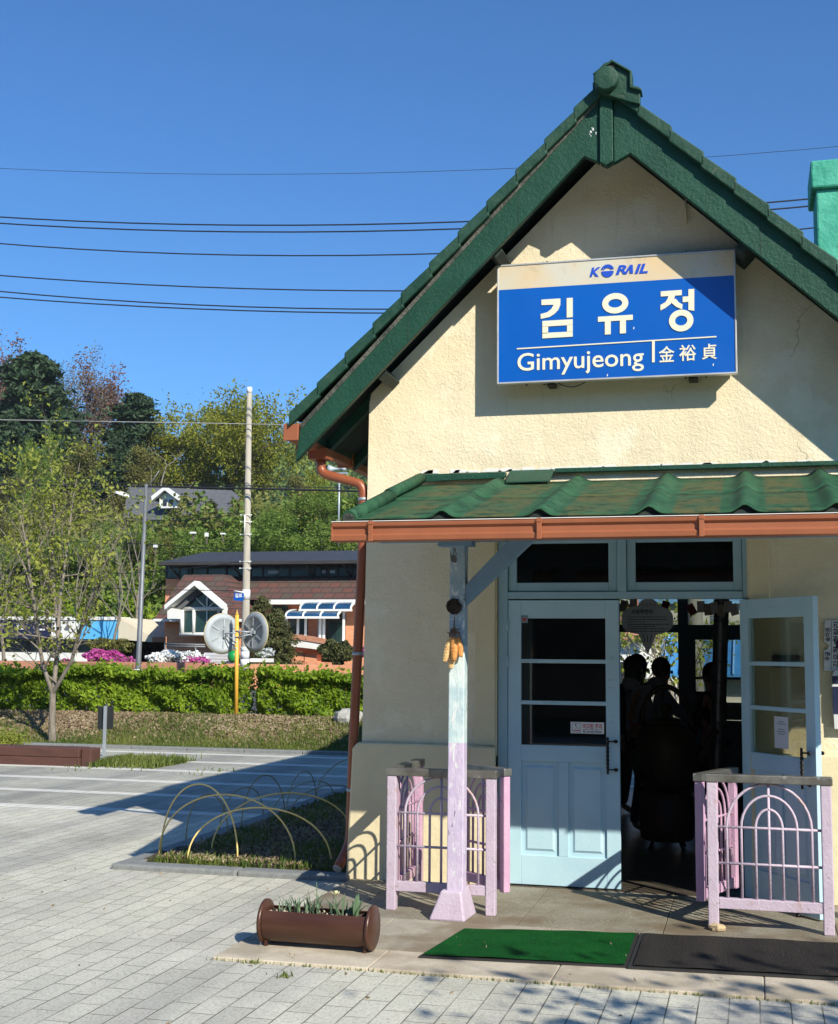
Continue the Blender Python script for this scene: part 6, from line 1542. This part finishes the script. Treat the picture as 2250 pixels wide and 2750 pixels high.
# upper glazed storey under a long charcoal roof
uy = HY + 3.6; u0, u1 = q4(345, 1200, uy), q4(345, 1168, uy)
zb_, zt_ = q4(500, 1197, uy).z, q4(500, 1170, uy).z
MB().box(u0.x, x_far, uy, uy + 7, zb_ - .5, zt_).build('upper_glazing', M['glass_dark'], BH)
MB().box(u0.x - .02, q4(420, 1200, uy).x, uy - .02, uy + 7.02, gz, zb_).build('upper_wall', M['brick'], BH)
fm_ = MB()
for x in (345, 372, 398, 430, 470, 520, 545, 575, 600, 640, 652, 676, 682, 700, 730, 742): p = q4(x, 1180, uy); fm_.box(p.x - .03, p.x + .03, uy - .04, uy - .005, zb_, zt_)
fm_.box(u0.x, x_far, uy - .04, uy - .005, zb_ - .03, zb_ + .03); fm_.build('glazing_bars', M['dark_frame'], BH)
wq = MB()
for x0, x1 in ((556, 578), (668, 675), (684, 695)): a_, c_ = q4(x0, 1180, uy), q4(x1, 1180, uy); wq.box(a_.x, c_.x, uy - .05, uy - .01, zb_ + .15, zt_ - .25)
wq.build('opening_window', M['galv'], BH)
r0_, r1_ = q4(334, 1168, uy - 1), q4(334, 1157, uy - 1)
rr_ = MB(); zz = q4(500, 1163, uy - 1.2).z; zk = q4(500, 1153, uy + 1).z
rr_.prism([(uy - 1.2, zz - .12), (uy - 1.2, zz), (uy + 3, zk + .35), (uy + 8, zk), (uy + 8, zk - .2), (uy, zz - .12)], r0_.x, x_far, 'x'); rr_.build('long_roof', M['dark_roof'], BH)
for x in (372, 500, 650, 725):
    p = q4(x, 1165, uy); MB().tube([(p.x, uy - 1.0, zz - .1), (p.x + .25, uy - .1, zz - .75)], .05, 5).build('roof_strut', M['dark_frame'], BH)
# white gabled dormer with fan window
dY = HY - 1.25
def D_(x, y): p = at((400 + x * 300 / 1736) * .77156, (1450 + y * 350 / 2025) * .77156, dY); return (p.x, p.z)
fr_ = MB()
def slab(pts, a, b): fr_.prism([D_(*p) for p in pts], a, b)
slab([(750, 640), (750, 712), (288, 1085), (288, 1012)], dY - .25, dY + .25)
slab([(750, 640), (1172, 1000), (1172, 1070), (750, 712)], dY - .252, dY + .248)
slab([(288, 1086), (350, 1060), (440, 1075), (440, 1225), (288, 1225)], dY - .02, dY + .25)
slab([(1140, 1071), (1175, 1071), (1175, 1200), (1140, 1200)], dY - .02, dY + .25)
dm = fr_.build('dormer_frame', M['white_paint'], BH)
sf_ = MB(); sf_.prism([D_(750, 700), D_(350, 1040), D_(430, 1085), D_(825, 760)], dY + .26, dY + .4); sf_.build('dormer_soffit', M['grey_shingle'], BH)
MB().prism([D_(830, 740), D_(300, 1100), D_(420, 1100), D_(420, 1450), D_(1080, 1450), D_(1080, 1040)], dY + .48, dY + 1.5).build('dormer_body', M['shingle'], BH)
MB().prism([D_(830, 765), D_(470, 1060), D_(470, 1450), D_(1140, 1450), D_(1140, 1030)], dY + .42, dY + .47).build('dormer_glass', M['glass_dark'], BH)
bq = MB()
def seg(a, b, w_): 
    p, q = D_(*a), D_(*b); bq.tube([(p[0], dY + .38, p[1]), (q[0], dY + .38, q[1])], w_, 5)
seg((835, 760), (835, 1070), .035); seg((660, 890), (835, 1065), .03); seg((1010, 900), (835, 1065), .03); seg((470, 1065), (1150, 1065), .075); seg((445, 1080), (445, 1470), .09); seg((630, 1080), (625, 1450), .07); seg((1015, 1090), (1015, 1450), .05); seg((835, 1090), (830, 1450), .025); seg((410, 1465), (1150, 1465), .075)
bq.build('dormer_bars', M['white_paint'], BH)
# ground floor front right: windows, glazed porch and blue curved awnings
gy = HY + 2.35
def rect(x0, x1, y0, y1, Y, m, nm, d=.04):
    a_, c_ = at(x0, y0, Y), at(x1, y1, Y); return MB().box(a_.x, c_.x, Y - d, Y, c_.z, a_.z).build(nm, m, BH)
rect(563, 595, 1255, 1310, gy, M['glass_dark'], 'window'); rect(600, 640, 1270, 1322, gy, M['glass_dark'], 'window'); rect(640, 658, 1270, 1325, gy, M['brick_dark'], 'brick_pier', .05); rect(658, 672, 1270, 1325, gy, M['galv'], 'window')
rect(672, 715, 1262, 1340, gy + .02, M['dark_frame'], 'porch_recess', .03); rect(682, 694, 1290, 1335, gy - .03, M['glass_dark'], 'front_door'); rect(696, 712, 1290, 1335, gy - .03, M['glass_dark'], 'front_door')
pq_ = MB()
for x, y0, y1 in ((594, 1275, 1330), (618, 1275, 1325), (634, 1275, 1325), (672, 1270, 1335), (713, 1262, 1340), (664, 1275, 1330)):
    a_, c_ = at(x, y0, HY + 1.2), at(x, y1, HY + 1.2); pq_.box(a_.x - .045, a_.x + .045, HY + 1.16, HY + 1.2, c_.z, a_.z)
a_, c_ = at(713, 1270, HY + 1.2), at(738, 1243, HY + 1.2); pq_.tube([tuple(a_), tuple(c_)], .04, 5); pq_.build('porch_posts', M['white_paint'], BH)
for (x0, x1, yt, yb, Y) in ((592, 700, 1262, 1277, HY + .6), (622, 727, 1245, 1262, HY + .9)):
    A, B_ = at(x0, yb, Y), at(x1, yb, Y); C_ = at(x0, yt, Y); hgt = C_.z - A.z
    aw = MB(); w_ = MB(); n = 8
    prof = [(Y + 1.2 * (1 - math.cos(math.pi / 2 * i / n)) * .9, A.z + hgt * math.sin(math.pi / 2 * i / n)) for i in range(n + 1)]
    aw.prism(prof + [(y, z - .02) for y, z in prof[::-1]], A.x, B_.x, 'x'); ao = aw.build('awning', M['awning_blue'], BH)
    for i in range(4):
        x = A.x + (B_.x - A.x) * i / 3; w_.prism([(y - .02, z + .03) for y, z in prof] + [(y - .02, z - .04) for y, z in prof[::-1]], x - .03, x + .03, 'x')
    w_.box(A.x - .05, B_.x + .05, Y - .04, Y + .02, A.z - .08, A.z); w_.build('awning_frame', M['white_paint'], ao)
# curved balcony: white slab with brick coping, brick piers below
by_ = HY - 1.0
bc = MB(); bd = MB()
for i in range(10):
    t = i / 10; t2 = (i + 1) / 10
    x0, x1 = 553 + 119 * t, 553 + 119 * t2; f0 = lambda t: 14 * t * t * .9 + 0
    A, B_, C_, D2 = at(x0, 1322 + f0(t), by_), at(x1, 1322 + f0(t2), by_), at(x0, 1338 + f0(t) * .8, by_), at(x1, 1338 + f0(t2) * .8, by_)
    bc.prism([(A.x, C_.z), (B_.x, D2.z), (B_.x, B_.z), (A.x, A.z)], by_, by_ + 3)
    A2, B2 = at(x0, 1311 + f0(t), by_), at(x1, 1311 + f0(t2), by_); bd.prism([(A.x, A.z + .002), (B_.x, B_.z + .002), (B_.x, B2.z), (A.x, A2.z)], by_ - .04, by_ + .2)
bo = bc.build('balcony_slab', M['white_paint'], BH); bd.build('balcony_coping', M['brick_dark'], bo)
for x0, x1, y0, y1 in ((545, 580, 1345, 1400), (608, 632, 1352, 1400), (635, 659, 1356, 1400), (659, 760, 1372, 1400)):
    a_, c_ = at(x0, y0, by_ + .5), at(x1, y1, by_ + .5); MB().box(a_.x, c_.x, by_ + .3, by_ + .8, gz, a_.z).build('brick_pier', M['brick'], BH)
hr_ = MB()
for a_, c_ in (((340, 1334), (425, 1336)), ((345, 1339), (425, 1340))): hr_.tube([tuple(at(*a_, HY - 1.5)), tuple(at(*c_, HY - 1.5))], .035, 6)
for x in (342, 405): hr_.tube([tuple(at(x, 1334, HY - 1.5)), tuple(at(x, 1375, HY - 1.5))], .03, 6)
hr_.build('handrail', M['lamp_pole'], BH)

# garden wall and things on it
gw = thing('garden_wall', (-18, 37.5, .2), 'low weathered brick garden wall behind the hedge', 'wall')
zt = at(300, 1372, 37.5).z
MB().box(-34, at(440, 1380, 37.5).x, 37.5, 37.75, .1, zt).build('brickwork', M['brick_dark'], gw); MB().box(at(440, 1380, 37.5).x, -7, 37.5, 37.75, .1, zt - .02).build('brickwork', M['brick'], gw)
cc = thing('corrugated_sheet', tuple(at(450, 1365, 38.5)), 'pale corrugated sheet leaning on the garden wall behind the left mirror', 'sheet')
a_, c_ = at(425, 1352, 38.4), at(484, 1378, 38.4); cs = MB()
for i in range(8):
    z = c_.z + (a_.z - c_.z) * i / 8; cs.box(a_.x, c_.x, 38.3 + .02 * (i % 2), 38.36 + .02 * (i % 2), z, z + (a_.z - c_.z) / 8 - .004)
cs.build('sheet', M['ticket'], cc)
tk = at(484, 1360, 37.9); gt_ = MB(); gt_.ball(tuple(tk), .19, .19, .20, 18, 12); tag(gt_.build('garden_tank', M['green_tank']), 'round bright green plastic tank behind the orange pole', 'tank')
mt_ = thing('garden_bench', tuple(at(545, 1372, 38)), 'white edged slab with pots right of the pole foot', 'bench')
a_, c_ = at(520, 1364, 38), at(560, 1372, 38); MB().box(a_.x, c_.x, 37.9, 38.3, c_.z, a_.z).build('slab', M['white_paint'], mt_)
def shrub(x, y, Y, rx, rz, lm, fm2, label, nleaf=2600, nf=2600, cat='shrub', group='flowering shrubs on the garden wall', size=.10, name='azalea_shrub'):
    c = at(x, y, Y); s_ = thing(name, (c.x, Y, c.z - rz), label, cat, group)
    def shell(n, k0, k1):
        d = rng.normal(size=(n, 3)); d /= np.linalg.norm(d, axis=1)[:, None]; k_ = rng.uniform(k0, k1, n)[:, None]
        lump = 1 + .22 * np.sin(d[:, :1] * 6 + 1) * np.sin(d[:, 2:] * 5)
        return np.array(c) + d * k_ * lump * np.array([rx, rx * .6, rz])
    V, Q = leaves(shell(nleaf, .3, .95), size, rng, .2); np_mesh('foliage', V, Q, lm, s_)
    if fm2: V, Q = leaves(shell(nf, .75, 1.1), size * .8, rng, .3, .9); np_mesh('blossoms', V, Q, fm2, s_)
    V, Q = tubes_np([([np.array(c) - np.array([0, 0, rz * 1.3]), np.array(c) + np.array([rx * .3 * i, 0, 0])], [.03, .01], 2) for i in (-1, 0, 1)]); np_mesh('stems', V, Q, M['bark'], s_)
    return s_
shrub(372, 1364, 38.2, .85, .22, L['green'], L['white_fl'], 'mass of white azalea blossom left of the left mirror', nf=3200)
shrub(335, 1366, 38.2, .45, .18, L['green'], L['white_fl'], 'smaller white azalea right of the lamp post')
shrub(402, 1370, 38.0, .45, .13, L['green'], L['magenta_fl'], 'low magenta azalea between white blossom and corrugated sheet')
shrub(216, 1363, 38.2, .62, .24, L['olive'], L['magenta_fl'], 'magenta azalea left of the lamp post', nf=3600)
shrub(258, 1370, 38.2, .35, .13, L['olive'], L['magenta_fl'], 'small pink azalea just left of the lamp foot', nf=900)
shrub(136, 1371, 38.2, .14, .08, L['olive'], L['magenta_fl'], 'tiny magenta azalea behind the young tree limbs', nf=500, nleaf=400)
shrub(498, 1388, 36.8, .14, .10, L['green'], L['magenta_fl'], 'little pink flowers at the foot of the utility pole', nf=500, nleaf=300)
shrub(548, 1352, 38.4, .30, .13, L['green'], L['white_fl'], 'white flowering pots right of the pole', nf=900)
shrub(742, 1352, 42, .35, .18, L['green'], L['magenta_fl'], 'pink bush half behind the downpipe', nf=700)
shrub(697, 1352, 40.5, .62, .42, L['pine'], None, 'round dark green garden bush in front of the porch', 6000, 0, group='garden bushes', size=.12, name='garden_bush')
shrub(230, 1340, 42, .9, .30, L['olive'], None, 'olive bush behind the magenta azalea', 5000, 0, group='garden bushes', size=.14, name='garden_bush')
shrub(588, 1350, 42.2, .28, .5, L['pine'], None, 'slim dark bush under the balcony', 3000, 0, group='garden bushes', size=.12, name='garden_bush')
g1_ = cp(pin, 543, 0, 1236, 41.5, 'small garden conifer between pole and awning', 1, .75); g2_ = cp(pin, 575, 0, 1262, 41.8, 'lower garden conifer left of the blue awning', 3, .9)

# grey roofed house on the slope
GH = thing('hill_house', tuple(at(400, 1070, 80)), 'grey shingled house with a white dormer high on the wooded slope', 'house')
a_, b_, c_, d_ = at(265, 1008, 82), at(480, 1016, 82), at(500, 1080, 78), at(255, 1078, 78)
rm = MB(); rm.add([(d_.x, 78, d_.z), (c_.x, 78, c_.z), (b_.x, 82, b_.z), (a_.x, 82, a_.z), (c_.x, 86, c_.z), (d_.x, 86, d_.z)], [(0, 1, 2, 3), (3, 2, 4, 5), (0, 3, 5), (1, 4, 2)]); rm.build('roof', M['grey_shingle'], GH)
MB().box(d_.x + .5, c_.x - .5, 78.6, 85.4, d_.z - 3.2, d_.z - .02).build('wall', M['white_paint'], GH)
dmr = MB(); a1, a2, pk = at(330, 1053, 78.2), at(364, 1053, 78.2), at(347, 1012, 78.2); sh_ = at(330, 1026, 78.2).z
dmr.prism([(a1.x, a1.z), (a2.x, a1.z), (a2.x, sh_), (pk.x, pk.z - .25), (a1.x, sh_)], 78.2, 81.5); do_ = dmr.build('dormer', M['white_paint'], GH)
rr_ = MB(); ov = .35
for sg in (-1, 1):
    ex_ = (a1.x - ov) if sg < 0 else (a2.x + ov); q_ = [(ex_, sh_ - .42), (pk.x, pk.z - .16), (pk.x, pk.z + .12), (ex_ + sg * .05, sh_ - .12)]
    MB().prism(q_, 77.75, 78.05).build('gable_board', M['white_paint'], do_); MB().prism([(x, z + .03) for x, z in q_], 78.06, 81.5).build('dormer_roof', M['grey_shingle'], do_)
for x0, x1 in ((337.5, 344.5), (349, 356)):
    p, q = at(x0, 1035, 78.1), at(x1, 1047, 78.1); MB().box(p.x, q.x, 78.14, 78.18, q.z, p.z).build('window', M['glass_shop'], do_)
# little white things on the slope
for i, (x, y, w_, h_, lb) in enumerate(((322, 1131, .11, .13, 'small white box on a stake on the slope left of the house'), (400, 1104, .20, .07, 'white garden fence piece below the pine'), (428, 1108, .10, .15, 'white upright panel below the grey roof'), (462, 1106, .16, .06, 'small white panel left of the pole on the slope'))):
    w_, h_ = w_ * .62, h_ * .62; p = at(x, y, 57); wb = thing('white_panel', (p.x, 57, p.z), lb, 'panel'); MB().box(p.x - w_, p.x + w_, 56.9, 57.1, p.z - h_, p.z + h_).build('board', M['white_board'], wb); MB().box(p.x - .03, p.x + .03, 57.0, 57.08, p.z - h_ - .35, p.z - h_).build('stake', M['bark'], wb)
# horn loudspeaker on a thin mast
p = at(703, 985, 60); LS = thing('loudspeaker_mast', (p.x, 60, p.z - 3), 'grey horn loudspeaker on a thin mast beside the downpipe', 'loudspeaker')
MB().tube([(p.x, 60, p.z - 3.5), (p.x, 60, p.z + .1)], .05, 6).box(p.x - .5, p.x + .45, 59.9, 60.0, p.z + .05, p.z + .14).build('mast', M['galv'], LS)
q = MB().lathe([(.24, -.55), (.15, -.40), (.07, -.2), (.05, .1), (.10, .12), (.10, .32)], (p.x, 60, p.z + .32), 16, 'x').build('horn', M['speaker'], LS)

# shop with a sign fascia at the far left
SHY = 46
SH = thing('roadside_shop', tuple(at(120, 1380, SHY)), 'flat roofed shop with navy, white and sky blue sign fascia behind the young tree', 'shop')
z1, z0 = at(120, 1280, SHY).z, at(120, 1324, SHY).z
xa, xb, xc, xd, xe = -42, at(120, 1300, SHY).x, at(178, 1300, SHY).x, at(253, 1300, SHY).x, at(296, 1300, SHY).x
MB().box(xa, xd, SHY, SHY + 6, .2, z0).build('shop_front', M['glass_shop'], SH)
MB().box(xa, at(190, 1350, SHY).x, SHY - .06, SHY - .02, .2, at(100, 1352, SHY).z).build('low_wall', M['white_paint'], SH)
MB().box(xa, xb, SHY - .5, SHY + .5, z0, z1 - .1).build('sign_panel', M['navy'], SH); MB().box(xb, xc, SHY - .5, SHY + .5, z0, z1 - .1).build('sign_panel', M['white_paint'], SH); MB().box(xc, xd, SHY - .5, SHY + .5, z0, z1 - .1).build('sign_panel', M['sky_blue'], SH)
MB().box(xa, xd + .05, SHY - .55, SHY + .6, z1 - .098, z1 + .03).build('sign_cap', M['white_paint'], SH)
MB().prism([(xd + .05, z0), (xe + .6, z0 - .1), (xe + .6, z0 + .1), (xd + .05, z1)], SHY - .4, SHY + 6).build('roof_end', M['cream_wall'], SH)
lt = MB(); r_ = random.Random(12); xx = at(3, 1300, SHY).x
while xx < xb - .4:
    h_ = (z1 - z0)
    for _ in range(3): x0 = xx + r_.uniform(0, .3); zz_ = z0 + h_ * r_.uniform(.25, .7); lt.box(x0, x0 + r_.uniform(.06, .30), SHY - .53, SHY - .502, zz_, zz_ + r_.uniform(.05, .16))
    xx += 1.0
lt.build('worn_lettering', M['white_board'], SH)
lt = MB(); xx = xb + .3
while xx < xc - .3: lt.box(xx, xx + .16, SHY - .53, SHY - .502, z0 + .35, z0 + .5); lt.box(xx + .05, xx + .11, SHY - .53, SHY - .502, z0 + .5, z0 + .75); xx += .34
lt.build('worn_lettering', M['lamp_pole'], SH)

tb, tp, rg_ = branch_tree(91, [((0, 0, -.05), (-.12, 0, 1), 1.5, .055)], 3, .7, [4, 3, 2], .42, .3, .14, 3, .10)
for x, y, lb in ((1424, 19.2, 'slim leaning tree with fresh leaves seen through the left half of the rear door'), (1345, 20.4, 'slim young tree behind the heads of the people, beyond the rear door')):
    p = at(x, 1400, y)
    make_tree('slim_tree', (p.x, y, -.05), lb, 'tree', 'slim trees behind the station', tb, tp, rg_, L['young'], .10, M['bark_pale'])

# thin spring haze over the valley
hz_, nt_, b_ = newmat('haze'); nt_.nodes.remove(b_); pv = nt_.nodes.new('ShaderNodeVolumePrincipled')
pv.inputs['Color'].default_value = (.80, .88, 1.0, 1); pv.inputs['Density'].default_value = .00018
nt_.links.new(pv.outputs[0], nt_.nodes['Material Output'].inputs['Volume'])
MB().box(-600, 300, -60, 600, -1.2, 110).build('haze', hz_, kind='stuff')

# unseen block added behind the viewpoint to close off the low sky the gable faces
BLK = thing('low_sky_blocker', (-4, -17, -.05), 'unseen long brown block added behind the viewpoint to cut low sky light', 'building')
MB().box(-42, 30, -23, -15, -.05, 9.0).build('wall', M['brick_dark'], BLK); MB().box(-42.4, 30.4, -23.4, -14.6, 9.0, 9.4).build('roof', M['dark_roof'], BLK)
for i in range(16):
    for z in (1.2, 5.0): MB().box(-40 + i * 4.3, -37.6 + i * 4.3, -15.0, -14.94, z, z + 1.8).build('window', M['glass_shop'], BLK)
